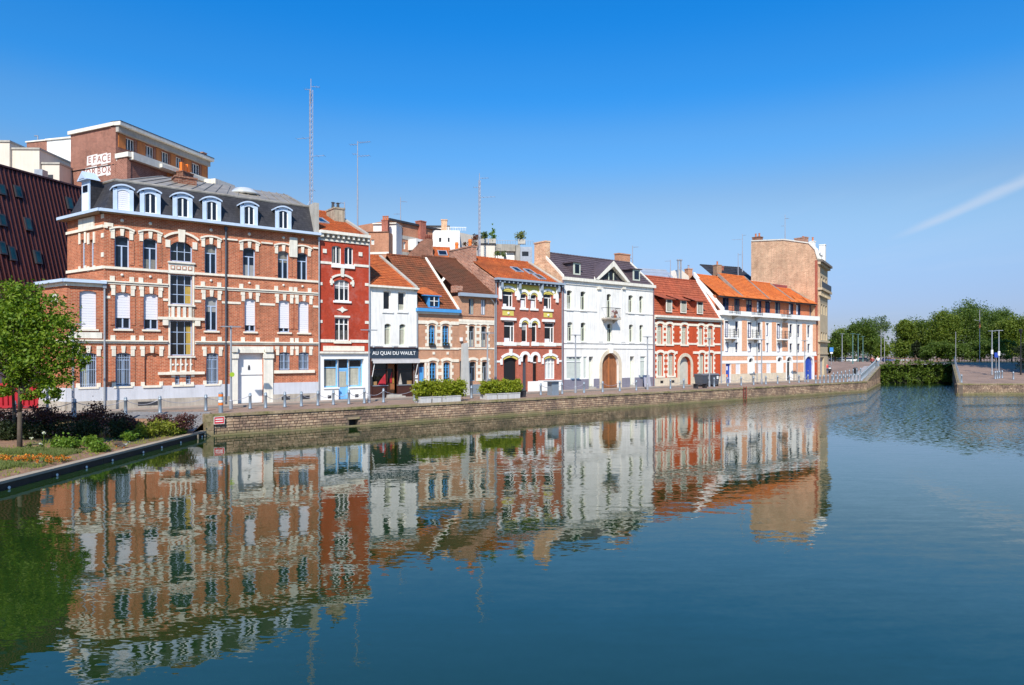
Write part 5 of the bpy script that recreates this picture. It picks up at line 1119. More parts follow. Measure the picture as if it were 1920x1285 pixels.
# balcony
b0, b1 = F.X(1132.5,-0.4), F.X(1159.5,-0.4); zb_ = bd['z0']-0.06
bal = F.add(MB().box(b0,b1,-0.75,0.0,zb_-0.16,zb_), 'balcony', FOOTSTONE)
rl = MB().box(b0,b1,-0.75,-0.72,zb_+0.9,zb_+0.94).box(b0,b1,-0.75,-0.72,zb_+0.06,zb_+0.09).box(b0,b0+0.03,-0.72,0,zb_+0.9,zb_+0.94).box(b1-0.03,b1,-0.72,0,zb_+0.9,zb_+0.94)
part(rl, 'balcony_rail', CHARCOAL, bal)
for i in range(15): xx = b0+0.03+(b1-b0-0.06)*i/14; part(MB().tube((xx,-0.735,zb_),(xx,-0.735,zb_+0.92),0.013,None,5), 'baluster', CHARCOAL, bal)
part(MB().lathe([(0.10,0),(0.16,0.2),(0.17,0.24)],8), 'flower_pot', TERRACOTTA, bal, (b1-0.5,-0.45,zb_)); part(leaf_mesh('foliage', leaves([(b1-0.5,-0.45,zb_+0.5,0.28,0.2,0.28)],120,0.07,0.3,per=15), leaf('pink flowers',(0.5,0.12,0.2),(0.12,0.16,0.05))), 'balcony_plant', None, bal)
for xx in (b0+0.3,b1-0.3): part(MB().prism_x([(0,zb_-0.5),(0,zb_-0.16),(-0.6,zb_-0.16)],xx-0.06,xx+0.06), 'bracket', FOOTSTONE, bal)
# roof
RP = (-0.05,ze+0.27,3.0,F.zback(474,0.3,3.0))
F.tile_roof(0.14,w-0.14,*RP,SLATE_PU,course=0.35,both=True)
for a,b in ((0.0,0.138),(w-0.138,w)): F.verge(a,b,*RP,CREAM2,up=0.16)
F.gable(-0.02,0.13,0.0,ze+0.2,3.0,RP[3]-0.1,ze-1.6,YELLOWBRICK)
F.chimney(0.25,3.1,0.55,1.6,RP[3]-1.0,F.zback(456,0.2,3.0),YELLOWBRICK,0)
F.chimney(F.X(1171,3.0),3.3,1.7,0.6,RP[3]-0.7,F.zback(478,F.X(1171,3.0),3.0),brick('orange chimney brick',(0.55,0.22,0.11),(0.46,0.17,0.08),(0.5,0.36,0.25)),0)
# pediment over the middle bay
pa, pb, pxm = F.X(1115.5,-0.2), F.X(1180.5,-0.2), F.X(1149.3,-0.2); pz0, pz1 = ze+0.27, F.Z(1149,489.5,-0.2)
pd = F.add(MB().prism([(pa+0.4,pz0),(pb-0.4,pz0),(pxm,pz1-0.35)],0.12,2.4), 'pediment', CHARCOAL)
for s_,e in ((0,pa),(1,pb)):
    L1 = (e,pz0); T = (pxm,pz1); dx, dz = T[0]-L1[0], T[1]-L1[1]; l = math.hypot(dx,dz); th = 0.36; nx, nz_ = dz/l*th*(1 if s_==0 else -1), -abs(dx)/l*th
    q = [L1,(L1[0]+abs(nx)*(1.7 if s_==0 else -1.7),L1[1]),(T[0],T[1]-0.52),T]
    if s_: q = q[::-1]
    part(MB().prism(q,-0.34 + 0.003*s_,0.3), 'pediment_rake', CREAM2, pd)
part(MB().prism([(pxm-0.95,pz0+0.12),(pxm+0.95,pz0+0.12),(pxm,pz0+1.05)],0.09,0.119), 'pane', GLASSD, pd)
for xx in (pxm-0.3,pxm+0.35): part(MB().box(xx-0.05,xx+0.05,0.04,0.089,pz0+0.1,pz0+0.8), 'mullion', SAGE, pd)
part(MB().box(pxm-0.9,pxm+0.9,0.03,0.088,pz0+0.02,pz0+0.11), 'pediment_sill', CREAM2, pd)
part(MB().add([(pa,-0.3,pz0+0.02),(pxm,-0.3,pz1+0.03),(pxm,2.9,pz1+0.03),(pb,-0.3,pz0+0.02)],[(0,1,2),(1,3,2)]), 'pediment_roof', SLATE_PU, pd)
for px in (1079,1190.5):
    a, b = F.X(px-6.5,0.55), F.X(px+6.5,0.55); z0_, z1_ = ze+0.62, ze+1.72
    dd = F.add(MB().box(a,b,0.40,1.9,z0_,z1_), 'dormer', SLATE_PU); part(MB().box(a,b,0.34,0.399,z0_,z1_), 'dormer_frame', SAGE, dd); part(MB().box(a+0.17,b-0.17,0.32,0.339,z0_+0.15,z1_-0.15), 'pane', GLASSB, dd)
    part(MB().box(a-0.2,b+0.2,0.2,2.3,z1_,z1_+0.07), 'dormer_roof', SLATE_PU, dd)
F.add(MB().tube((-0.02,-0.1,0.1),(-0.02,-0.1,ze),0.06), 'downpipe', plain('mauve pipe',(0.16,0.10,0.12),0.5,0.1,2)); F.add(MB().tube((w-0.03,-0.1,0.1),(w-0.03,-0.1,ze),0.06), 'downpipe', MATS['mauve pipe'])

# ================================================================== RED LACE HOUSE
F = row_frame(1225, 'red_house', 'low orange red house with toothed cream window surrounds and three roof dormers')
w = F.X(1351); ze = F.Z(1226,594)
RW = dict(rev=0.2, frame=SAGE, v=(0.5,), h=(0.70,), fw=0.08)
GL2 = glass('greenish window glass',(0.05,0.06,0.045))
up = F.row([(1232.5,1242),(1250.6,1259.5),(1278.3,1287.5),(1310,1318.5),(1327.4,1336)], (1236,609.5,645.5), rise=0.14, pane=GL2, cur=[(0.52,0.95,0.02,0.68,CURTAIN),(0.05,0.95,0.72,0.97,CURTAIN)], **RW)
lo = F.row([(1233,1243),(1253.5,1263),(1311.6,1320.3),(1328.3,1337)], (1238,664,705.5), rise=0.14, pane=GL2, cur=[(0.5,0.95,0.02,0.68,CURTAIN),(0.05,0.95,0.72,0.97,CURTAIN)], **RW)
gt = F.opening(F.X(1274),F.X(1295),0.1,F.Z(1284,668.5),(F.X(1295)-F.X(1274))/2,0.42)
F.wall(0,w,0,ze,REDORANGE,depth=6.0)
F.add(MB().box(gt['x0'],gt['x1'],0.36,0.42,0.1,gt['z1']), 'gate', plain('pale grey green gate',(0.50,0.49,0.42),0.7,0.1,2))
gcx = (gt['x0']+gt['x1'])/2; gr = (gt['x1']-gt['x0'])/2
F.arch_band('gate_arch', STN, dict(x0=gt['x0'],x1=gt['x1'],z0=0,z1=gt['z1'],rise=gr), 0.34, 0.07, rise=gr, n=14)
for a,b in ((gt['x0']-0.34,gt['x0']),(gt['x1'],gt['x1']+0.34)): F.box('gate_jamb', STN, a,b,-0.07,0.002,0.1,gt['z1']-gr)
for o in up+lo:
    F.quoins('stone_surround', CREAM, o, w1=0.15, w2=0.33, bh=0.28, proj=0.04); F.arch_band('hood_mould', CREAM, o, 0.26, 0.08, ext=0.2, z=o['z1']+0.16, rise=0.26)
    F.box('sill', CREAM, o['x0']-0.25, o['x1']+0.25, -0.10, -0.002, o['z0']-0.16, o['z0'])
def segs_between(os, a, b, ex=0.34):
    xs = [a]
    for o in sorted(os, key=lambda q:q['x0']): xs += [o['x0']-ex, o['x1']+ex]
    xs.append(b); return [(xs[i],xs[i+1]) for i in range(0,len(xs),2) if xs[i+1]-xs[i] > 0.03]
for a,b in segs_between(up,0,w): F.box('string_course', CREAM, a,b,-0.07,0.002,up[0]['z1']+0.02,up[0]['z1']+0.26); F.box('string_course', CREAM, a,b,-0.06,0.002,up[0]['z0']-0.02,up[0]['z0']+0.17)
for a,b in segs_between(lo+[dict(x0=gt['x0']-0.05,x1=gt['x1']+0.05)],0,w): F.box('string_course', CREAM, a,b,-0.07,0.002,lo[0]['z1']+0.02,lo[0]['z1']+0.28)
for a,b in ((0,gt['x0']-0.36),(gt['x1']+0.36,w)): F.box('plinth', STN, a,b,-0.06,-0.002,0.1,lo[0]['z0']-0.2)
for px in (1240,1261): F.box('cellar_vent', BLACK, F.X(px)-0.22,F.X(px)+0.22,-0.068,-0.062,0.35,0.62)
F.box('gutter', CREAM2, 0.0, w+0.1, -0.42, 0.0, ze-0.04, ze+0.16); F.box('cornice', CREAM, 0.0, w, -0.24, 0.002, ze-0.24, ze-0.042); F.box('eave_band', DARKBRICK, 0, w, -0.1, 0.002, ze-0.34, ze-0.242)
yb = F.back(1308.5,w); zb = F.zback(528.5,w,yb); RP = (-0.1,ze+0.16,yb,zb)
F.tile_roof(0.03,w-0.36,*RP,TILE_RD,course=0.3); F.verge(w-0.358,w,*RP,WHITEWALL,up=0.2)
F.gable(w-0.3,w-0.01,0,ze,yb,zb-0.1,ze-0.5,WHITEWALL)
for px in (1254,1281,1312):
    a, b = F.X(px-5.5,0), F.X(px+5.5,0); z0_, z1_ = F.Z(1252,585.5), F.Z(1252,560.5)
    dd = F.add(MB().box(a,b,0.0,1.2,z0_,z1_), 'dormer', TILE_RD); part(MB().box(a,b,-0.06,-0.001,z0_,z1_), 'dormer_frame', CREAM2, dd); part(MB().box(a+0.13,b-0.13,-0.08,-0.061,z0_+0.12,z1_-0.12), 'pane', GLASSD, dd)
    part(MB().box(a+0.15,b-0.15,-0.095,-0.081,z0_+0.14,z0_+(z1_-z0_)*0.7), 'blind', CURTAIN, dd)
    part(MB().add([(a-0.55,-0.25,z1_-0.1),(b+0.4,-0.25,z1_-0.1),(b+0.2,1.6,z1_+0.62),(a-0.5,1.6,z1_+0.62),(a-0.55,-0.25,z1_),(b+0.4,-0.25,z1_)],[(0,1,5,4),(4,5,2,3)]), 'dormer_roof', TILE_RD, dd)
F.add(MB().tube((0.05,-0.1,0.1),(0.05,-0.1,ze),0.05), 'downpipe', GALV); F.add(MB().tube((w-0.06,-0.1,0.1),(w-0.06,-0.1,ze),0.05), 'downpipe', GALV)

# ================================================================== MODERN APARTMENTS
F = row_frame(1351, 'apartment_house', 'peach and white apartment house with bright orange roofs, navy windows and small balconies')
w = F.X(1530.5); zl0, zl1 = F.Z(1352,591), F.Z(1352,582)
NVW = dict(rev=0.22, frame=NAVY, pane=GLASSB, fw=0.09)
CL = [(1359.5,1367.5),(1378.6,1384.5),(1402,1410),(1421,1427),(1436.6,1442),(1457,1464),(1480.6,1486),(1495,1500.2),(1514,1519)]
DOOR = {0,2,5}
z2t, z2b = F.Z(1362,602), F.Z(1362,628); z2d = F.Z(1362,633); z1t, z1b = F.Z(1362,642), F.Z(1362,660.5)
o2 = []
for i,(a,b) in enumerate(CL):
    cur = [(0.35,0.9,0.05,0.9,SHUTTER)] if i in (0,2,4,5) else [(0.1,0.9,0.05,0.3,CURTAIN)]
    o2.append(F.window(F.X(a),F.X(b),z2d if i in DOOR else z2b,z2t,v=() if i not in DOOR else (0.5,),h=(),cur=cur,name='balcony_door' if i in DOOR else 'window',**NVW))
    F.window(F.X(a)+0.03,F.X(b),z1b,z1t,v=(),h=(),cur=cur,**NVW)
# ground floor openings
bdr = F.opening(F.X(1361),F.X(1370),0.1,F.Z(1365,682.5),0,0.25)
shs = [(1380,1387),(1422,1428.5),(1437.5,1444)]
for a,b in shs: F.window(F.X(a),F.X(b),F.Z(1383,701),F.Z(1383,684),rev=0.12,v=(),h=(),shutter=0.0,frame=WHITE,pane=GLASSD)
ar = []
for (a,b,py,kind) in ((1403.5,1412,671.5,'w'),(1457.5,1466,670,'w'),(1475,1484,669.5,'g'),(1508.5,1524.5,668.5,'d')):
    W_ = F.X(b)-F.X(a); o = F.opening(F.X(a),F.X(b),0.1 if kind!='w' else F.Z(1408,704)*1.0,F.Z((a+b)/2,py),W_/2,0.25); ar.append((o,kind))
F.wall(0,w,0,zl0,WHITEWALL,depth=7.0)
d = F.box('door', ROYAL, bdr['x0'],bdr['x1'],0.18,0.25,0.1,bdr['z1']); part(MB().box((bdr['x0']+bdr['x1'])/2-0.10,(bdr['x0']+bdr['x1'])/2+0.10,0.165,0.179,1.5,1.95), 'door_notice', WHITE, d); part(MB().box(bdr['x0']+0.1,bdr['x1']-0.3,0.165,0.179,0.75,1.05), 'door_notice', ORANGEPAINT, d)
for o,k in ar:
    sp_ = o['z1']-(o['x1']-o['x0'])/2
    if k == 'w':
        F.box('shutter', WHITE, o['x0'],o['x1'],0.12,0.25,o['z0'],sp_-0.02); F.add(MB().face((o['x0'],0.22,sp_-0.02),(o['x1'],0.22,sp_-0.02),(o['x1'],0.22,o['z1']),(o['x0'],0.22,o['z1'])), 'fanlight', GLASSB)
    elif k == 'g':
        q = F.add(MB().box(o['x0'],o['x0']+0.1,0.15,0.25,0.1,sp_).box(o['x1']-0.1,o['x1'],0.15,0.25,0.1,sp_).box(o['x0']+0.1,o['x1']-0.1,0.15,0.25,sp_-0.08,sp_), 'glazed_door', WHITE); part(MB().face((o['x0'],0.24,0.1),(o['x1'],0.24,0.1),(o['x1'],0.24,o['z1']),(o['x0'],0.24,o['z1'])), 'pane', GLASSB, q)
    else:
        q = F.add(MB().box(o['x0'],o['x1'],0.2,0.25,0.1,o['z1']), 'double_door', ROYAL); part(MB().box((o['x0']+o['x1'])/2-0.03,(o['x0']+o['x1'])/2+0.03,0.18,0.199,0.1,o['z1']), 'cover_strip', ROYAL, q); part(MB().tube(((o['x0']+o['x1'])/2+0.12,0.2,1.2),((o['x0']+o['x1'])/2+0.12,0.12,1.2),0.05), 'handle', BRASS, q)
    r_ = (o['x1']-o['x0'])/2; F.arch_band('arch_surround', WHITE, dict(x0=o['x0'],x1=o['x1'],z0=0,z1=o['z1'],rise=r_), 0.26, 0.05, rise=r_, n=12)
    for a,b in ((o['x0']-0.26,o['x0']),(o['x1'],o['x1']+0.26)): F.box('jamb', WHITE, a,b,-0.05,0.002,o['z0'],o['z1']-r_)
# peach brick panels
zpb, zpt = F.Z(1352,658), zl0-0.45
for a,b in ((1351.2,1356.5),(1391,1400),(1429.5,1434),(1447,1455),(1466.5,1477),(1504,1511),(1524,1530)):
    F.box('brick_panel', PEACH, F.X(a),F.X(b),-0.04,-0.001,zpb,zpt)
zga, zgb, zgc = F.Z(1352,668), F.Z(1352,677), F.Z(1352,682)
xs_ = [(0.02,bdr['x0']-0.02)] 
blk = sorted([(o['x0']-0.27,o['x1']+0.27) for o,k in ar]); 
def clear(a, b, cuts):
    out = [(a,b)]
    for c,d_ in sorted(cuts):
        nxt = []
        for p,q in out:
            if d_ <= p or c >= q: nxt.append((p,q)); continue
            if c > p: nxt.append((p,c))
            if d_ < q: nxt.append((d_,q))
        out = nxt
    return [(p,q) for p,q in out if q-p > 0.04]
for a,b in clear(0.02,w-0.02,blk): F.box('brick_panel', PEACH, a,b,-0.035,-0.001,zgb+0.02,zga)
zpk = F.Z(1352,702)
for a,b in clear(0.02,w-0.02,blk+[(bdr['x0']-0.1,bdr['x1']+0.1)]+[(F.X(p)-0.1,F.X(q)+0.1) for p,q in shs]): F.box('brick_panel', PEACH, a,b,-0.035,-0.001,zpk,zgc)
for a,b in clear(0.0,w,[(o['x0']-0.27,o['x1']+0.27) for o,k in ar if k!='w']+[(bdr['x0'],bdr['x1'])]): F.box('plinth', STN, a,b,-0.06,-0.001,0.1,zpk-0.01)
for a,b in clear(0.0,w,blk): F.box('string_course', WHITE, a,b,-0.06,0.001,zgc,zgb+0.02)
F.box('string_course', WHITE, 0,w,-0.07,0.001,zga+0.02,zga+0.16)
F.box('red_pilaster', REDORANGE, w-0.55, w-0.02, -0.06, -0.001, 0.1, zga)
F.box('ledge', WHITE, -0.25, w+0.1, -0.42, 0.4, zl0, zl1)
# attic
yA = 0.75; za1 = zl1+1.75
FAT = Frame(F.ox+NI.x*yA, F.oy+NI.y*yA, ROW, root=F.root)
AT = [(1355,1366.5),(1376.6,1387),(1399,1410),(1419,1428),(1434.6,1444),(1453,1463),(1479,1487.6),(1493,1501),(1512,1520.5)]
at_o = [FAT.window(FAT.X(a),FAT.X(b),zl1+0.05,za1-0.22,rev=0.1,v=(0.5,),h=(),grid=(2,3) if i in(0,3,4) else None,frame=NAVY,pane=GLASSB,fw=0.09,cur=[(0.1,0.45,0.1,0.9,SHUTTER)] if i in (3,6,7) else None) for i,(a,b) in enumerate(AT)]
FAT.wall(0,w-0.3,zl1-0.3,za1,brick('orange attic brick',(0.58,0.16,0.06),(0.52,0.13,0.05),(0.5,0.25,0.15)),depth=3)
ex = [(0.0,F.X(1397,1)),(F.X(1397,1),F.X(1430,1)),(F.X(1430,1),F.X(1463,1)),(F.X(1463,1),F.X(1496,1)),(F.X(1496,1),w)]
zridge = F.zback(519,0,3.6)
rid = [F.zback(519.5,F.X(1340,3.6),3.6), F.zback(517,F.X(1372,3.6),3.6), F.zback(530,F.X(1423,3.6),3.6), F.zback(541.5,F.X(1467,3.6),3.6), F.zback(553,F.X(1500,2.6),2.6)]
xcut = [0.0, F.X(1345,3.6), F.X(1395,3.6), F.X(1443,3.6), F.X(1482,3.6), w]
for i in range(5):
    RPm = (0.15, za1-0.12, 3.6 if i<4 else 2.6, rid[i]); F.tile_roof(xcut[i]+0.02, xcut[i+1]-0.02-0.1*(i==4), *RPm, TILE_NEW, course=0.3)
    if i < 4: F.verge(xcut[i+1]-0.018, xcut[i+1]+0.2, *(RPm if rid[i]>rid[i+1] else (0.15,za1-0.12,3.6,rid[i+1])), ZINC, up=0.12)
F.box('fascia', CHARCOAL, 0.0, w-0.1, 0.12, 0.3, za1-0.28, za1-0.12)
F.verge(-0.02,0.3,-0.3,zl1,3.6,rid[0],WHITEWALL,up=0.25)
# hipped tile fronts above the attic windows
for i in range(0,9):
    o = at_o[i]; c = (o['x0']+o['x1'])/2
    F.add(MB().add([(c-1.25,0.02,za1-0.06),(c+1.25,0.02,za1-0.06),(c,1.75,za1+0.98),(c-1.25,0.02,za1-0.13),(c+1.25,0.02,za1-0.13)],[(0,1,2),(3,4,1,0)]), 'dormer_roof', TILE_NEW)
def balcony(F, xa, xb, z, deep=0.7):
    b = F.add(MB().box(xa,xb,-deep,-0.002,z-0.14,z), 'balcony', WHITE); q = MB()
    for k in range(5): q.box(xa,xb,-deep,-deep+0.03,z+0.14+0.19*k,z+0.17+0.19*k); q.box(xa,xa+0.03,-deep+0.03,-0.01,z+0.14+0.19*k,z+0.17+0.19*k); q.box(xb-0.03,xb,-deep+0.03,-0.01,z+0.14+0.19*k,z+0.17+0.19*k)
    for xx in (xa,(xa+xb)/2-0.02,xb-0.04): q.box(xx,xx+0.04,-deep-0.005,-deep+0.035,z,z+0.98)
    part(q, 'balcony_rail', CHARCOAL, b)
    part(MB().prism_x([(0,z-0.55),(0,z-0.14),(-deep*0.8,z-0.14)],xb-0.3,xb-0.12), 'bracket', FOOTSTONE, b)
for i in (0,2,5):
    o = o2[i]; balcony(F, o['x0']-0.1, o['x1']+0.75, z2d-0.02); balcony(F, o['x0']+0.1, o['x1']+0.85, zl0+0.12, 0.85)
F.add(MB().tube((0.04,-0.1,0.1),(0.04,-0.1,zl0),0.05), 'downpipe', GALV)
for px in (1418,1493): F.add(MB().tube((F.X(px),-0.1,0.1),(F.X(px),-0.1,zl0),0.05), 'downpipe', GALV)
F.box('roof_box', plain('maroon cladding',(0.26,0.06,0.065),0.6,0.1,2), F.X(1425,4.6), F.X(1478,4.6), 4.2, 7.0, rid[0]-2, F.zback(526,F.X(1450),4.2)); F.box('roof_box', WHITE, F.X(1404,4.4), F.X(1436,4.4), 4.0, 4.19, rid[0]-1, F.zback(521,F.X(1420),4.2))
ROWEND = w

# ================================================================== BEIGE CORNER BUILDING
ex_, ey_ = row_pt(row_u(1530.5)+0.35)
t_ = (1525.5-CX)/FPX
FG_o = Vector((ex_,ey_)); FGn = 9.6
ang_front = math.atan2(0.842,0.539)
F = Frame(ex_, ey_, ang_front, None, 'corner_building', 'tall beige building at the street bend with blank yellow brick side wall', 'building', None)
L14 = 8.6; z14 = F.Z(1527,486)
gap = [0.0]
BE = plain('beige carved stone',(0.52,0.42,0.28),0.85,0.12,1.2,streak=0.3)
def bwin(f0, f1, zb, zt, **k): return F.window(L14*f0, L14*f1, zb, zt, rev=0.25, v=(0.5,), h=(0.7,), frame=CHARCOAL, pane=GLASSD, **k)
rows14 = [(2.0,4.0),(5.4,7.2),(8.6,10.4),(11.4,13.2)]
oo = []
for (zb,zt),n in zip(((5.2,6.3),(8.6,10.0),(12.2,13.7)),(4,4,4)):
    for i in range(n): oo.append(bwin(0.08+0.235*i,0.08+0.235*i+0.12,zb,zt,rise=0.15))
gdoor = F.window(L14*0.1,L14*0.62,0.1,2.9,rev=0.3,v=(0.5,),h=(),frame=GALV,pane=plain('grey shutter',(0.36,0.35,0.34),0.6,0.1,2))
F.wall(0,L14,0,z14,BE)
for z,p,t in ((3.3,0.12,0.2),(4.9,0.3,0.25),(11.6,0.55,0.3),(z14-0.35,0.35,0.3)): F.box('cornice', BE, -0.02, L14+0.1, -p, 0.002, z, z+t)
F.box('cornice', plain('dark cornice',(0.16,0.135,0.11),0.8,0.2,2), -0.02, L14+0.15, -0.6, 0.0, z14-0.05, z14+0.25)
for z in (11.5,): F.box('balcony_rail', CHARCOAL, 0.3, L14-0.2, -0.5, -0.45, z+0.4, z+1.2)
for i in range(9): F.box('modillion', BE, 0.2+i*(L14-0.6)/8, 0.5+i*(L14-0.6)/8, -0.4, 0.002, 10.9, 11.5)
# white dormers and chimneys over the front
for i in range(4): F.add(MB().box(-0.55,0.55,0.1,2,0,1.5).prism([(-0.7,1.5),(0.7,1.5),(0,2.0)],0.0,2.0), 'dormer', WHITE, (2.1+1.75*i,0.5,z14+0.2))
F.add(MB().face((0.6,0.3,z14+0.2),(L14,0.3,z14+0.2),(L14,2.2,z14+2.4),(1.5,2.2,z14+2.4)), 'mansard_roof', SLATE)
F.chimney(L14-0.35,0.6,0.75,0.75,z14-0.3,z14+3.2,WHITEWALL,0)
F.chimney(2.8,2.2,0.6,0.6,z14+1,z14+3.2,DARKBRICK,2); F.chimney(4.8,2.2,0.6,0.6,z14+1,z14+3.0,DARKBRICK,2)
# gable facing the camera side: its own plane running inwards from the street corner
gdir = NI; G = Frame(ex_+gdir.x*9.6, ey_+gdir.y*9.6, math.atan2(-gdir.y,-gdir.x), root=F.root)
zt_l, zt_r = G.Z(1409,453), G.Z(1525,470)
zsh_ = G.Z(1518,461)
pts = [(0,0),(9.6,0),(9.6,G.Z(1525.5,488)),(9.2,zsh_-0.6),(8.4,zsh_+0.3),(G.X(1470),G.Z(1470,450.5)),(0,zt_l)]
G.add(MB().prism(pts,0,0.6), 'gable_wall', YELLOWBRICK)
F.add(MB().prism_z([(0.5,0.3),(L14,0.3),(L14,9.0),(3.4,8.9)],0,z14-0.3), 'body', BE)
for (xa,za),(xb,zb) in zip(pts[2:-1],pts[3:]):
    l = math.hypot(xb-xa,zb-za); G.add(MB().prism([(xb,zb+0.003),(xa,za+0.003),(xa+0.04,za+0.16),(xb+0.04,zb+0.16)],-0.08,0.65), 'coping', CREAM2)
G.box('edge_bricks', REDBRICK, 9.25, 9.602, -0.03, -0.001, 0, G.Z(1525.5,489))
G.chimney(0.55,0.7,1.1,0.9,zt_l-0.6,zt_l+0.5,DARKBRICK,2); G.chimney(6.6,1.4,1.6,0.7,zt_l-0.9,G.Z(1490,446),OLDBRICK,0); G.chimney(8.4,1.0,0.5,0.5,zsh_,zsh_+0.6,WHITEWALL,1)

# ================================================================== BUILDINGS BEHIND
def block(px, py, Y, angF, LF, angS, LS, name, label, cat, matF, matS, zb=0.0, group=None):
    """free-standing block seen on its corner at photo column px; front runs away at angF from the corner, side comes to it"""
    X = (px-CX)/FPX*Y; zt = H+(CY-py)*Y/FPX
    Fr = Frame(X, Y, angF, None, name, label, cat, group)
    S = Frame(X+LS*math.cos(angS), Y+LS*math.sin(angS), angS+math.pi, root=Fr.root)
    return Fr, S, zt
# graffiti block
A_F, A_S = math.atan2(0.964,0.267), math.atan2(0.416,-0.909)
F, S, zt = block(217,236,66,A_F,12.8,A_S,6.8,'apartment_block','brown brick apartment block with white graffiti letters near its roof and orange panels','building',BROWNBRICK,BROWNBRICK)
zw0, zw1 = F.Z(245,286), F.Z(245,257)
cw = []
for a,b in ((236,253),(273,289),(302.5,317),(329,341),(360,375)): cw.append(F.window(F.X(a),F.X(b),F.Z(245,283),F.Z(245,260.5),rev=0.25,v=(0.35,0.68),h=(),frame=WHITE,pane=GLASSB))
F.wall(0,12.8,0,zt,BROWNBRICK,depth=0.6)
for a,b in ((220,235),(256,272),(291,302),(318,329),(343,358),(377,388)): F.box('wood_panel', WARMWOOD, F.X(a)+0.1,F.X(b),-0.06,-0.002,F.Z(245,284),F.Z(245,259))
F.box('roof_slab', CREAM2, -0.15, 13.0, -0.7, 0.5, zt, zt+0.35); F.box('soffit_band', CONCRETE, 0.0, 12.8, -0.35, -0.002, F.Z(245,258), zt-0.001)
F.box('roof_edge', CHARCOAL, -0.15, 13.0, -0.72, 0.5, zt+0.352, zt+0.42)
S.wall(0,6.8,0,zt,BROWNBRICK); S.box('roof_slab', CREAM2, -0.2, 6.8, -0.2, 0.4, zt, zt+0.35)
# stepped lower storey in front
zs2 = F.Z(242,285,-1.5)
LW = Frame(F.ox+1.6*F.dy, F.oy-1.6*F.dx, A_F, root=F.root)
xw0 = LW.X(243); 
lo_w = [LW.window(LW.X(254),LW.X(285),LW.Z(265,332),LW.Z(265,307),rev=0.25,v=(0.33,0.66),h=(),frame=GREYSTEEL,pane=GLASSD), LW.window(LW.X(300),LW.X(312),LW.Z(265,332),LW.Z(265,307),rev=0.25,v=(),h=(),frame=GREYSTEEL,pane=GLASSD)]
LW.wall(0.15,13.5,0,LW.Z(243,300),BROWNBRICK)
LW.box('terrace_slab', CREAM2, 0.0, 14.0, -0.5, 1.55, LW.Z(243,300), LW.Z(243,286)); LW.box('terrace_band', CREAM2, LW.X(292), 14.2, -0.8, -0.503, LW.Z(243,298), LW.Z(243,291))
LW.box('wood_panel', WARMWOOD, LW.X(313), LW.X(330), -0.06, -0.002, LW.Z(265,332), LW.Z(265,303))
SL = Frame(LW.ox+1.9*math.cos(A_S)*0, LW.oy, A_S+math.pi, root=F.root)
S.box('side_return', BROWNBRICK, 6.802, 8.4, 0.02, 0.4, 0, LW.Z(243,296)); S.box('terrace_slab', CREAM2, 6.81, 8.7, -0.1, 0.4, LW.Z(243,296)+0.01, LW.Z(243,287))
S.add(MB().tube((0,-0.05,S.Z(134,322)),(6.6,-0.05,S.Z(213,309)),0.04,None,5), 'wall_cable', BLACK)
EN = LW.X(372); LW.box('corner_balcony', CREAM2, EN, EN+3.2, -2.2, 0.0, LW.Z(372,341,-1), LW.Z(372,331,-1)); LW.box('corner_balcony', CREAM2, EN+0.2, EN+3.0, -2.0, 0.0, LW.Z(372,358,-1), LW.Z(372,349,-1)); LW.box('balcony_wall', WARMWOOD, EN+0.3, EN+2.8, -1.2, -0.4, LW.Z(372,352,-1), LW.Z(372,341,-1))
F.chimney(F.X(380,1.0),1.0,0.6,0.6,zt+0.3,zt+1.1,OLDBRICK,0)
LW.chimney(LW.X(347,-1.2),-1.2,1.5,0.8,LW.Z(347,348,-1.2),LW.Z(347,326,-1.2),DARKBRICK,0)
for i,q in enumerate((-0.45,-0.05,0.4)): LW.box('chimney_pot', ORANGEPAINT, LW.X(347,-1.2)+q-0.16, LW.X(347,-1.2)+q+0.16, -1.35, -1.05, LW.Z(347,325,-1.2), LW.Z(347,307+3*(i%2),-1.2))
# graffiti: painted letters on the side wall
GP = plain('white graffiti paint',(0.72,0.66,0.62),0.8,0.12,3); GR = plain('brick red graffiti infill',(0.30,0.09,0.06),0.8,0.1,3)
for k,(body,pa_,pb_,pya,pyb) in enumerate((('EFACE',164,209,290,307),('ORBOK',161,211,312,329))):
    n = len(body)
    for i in range(n):
        ga_, gb_ = S.X(pa_+(pb_-pa_)*i/n), S.X(pa_+(pb_-pa_)*(i+1)/n); pm = pa_+(pb_-pa_)*(i+0.5)/n; dy = -(pm-190)*0.12
        zt_, zb_ = S.Z(pm,pya+dy-1.2*(i%2)), S.Z(pm,pyb+dy+1.2*((i+k)%2)); hgt = zt_-zb_
        S.add(MB().prism([(ga_-0.10,zb_-0.05),(gb_+0.10,zb_+0.03),(gb_+0.06,zt_+0.04),(ga_-0.04,zt_)],-0.012-0.001*i-0.006*k,-0.002), 'graffiti_paint', GP)
        me = text_mesh(body[i], hgt*0.98, GR, 0.002); part(me, 'graffiti_letter', None, S.root, S.place(((ga_+gb_)/2,-0.026-0.002*k,(zt_+zb_)/2)), S.la)
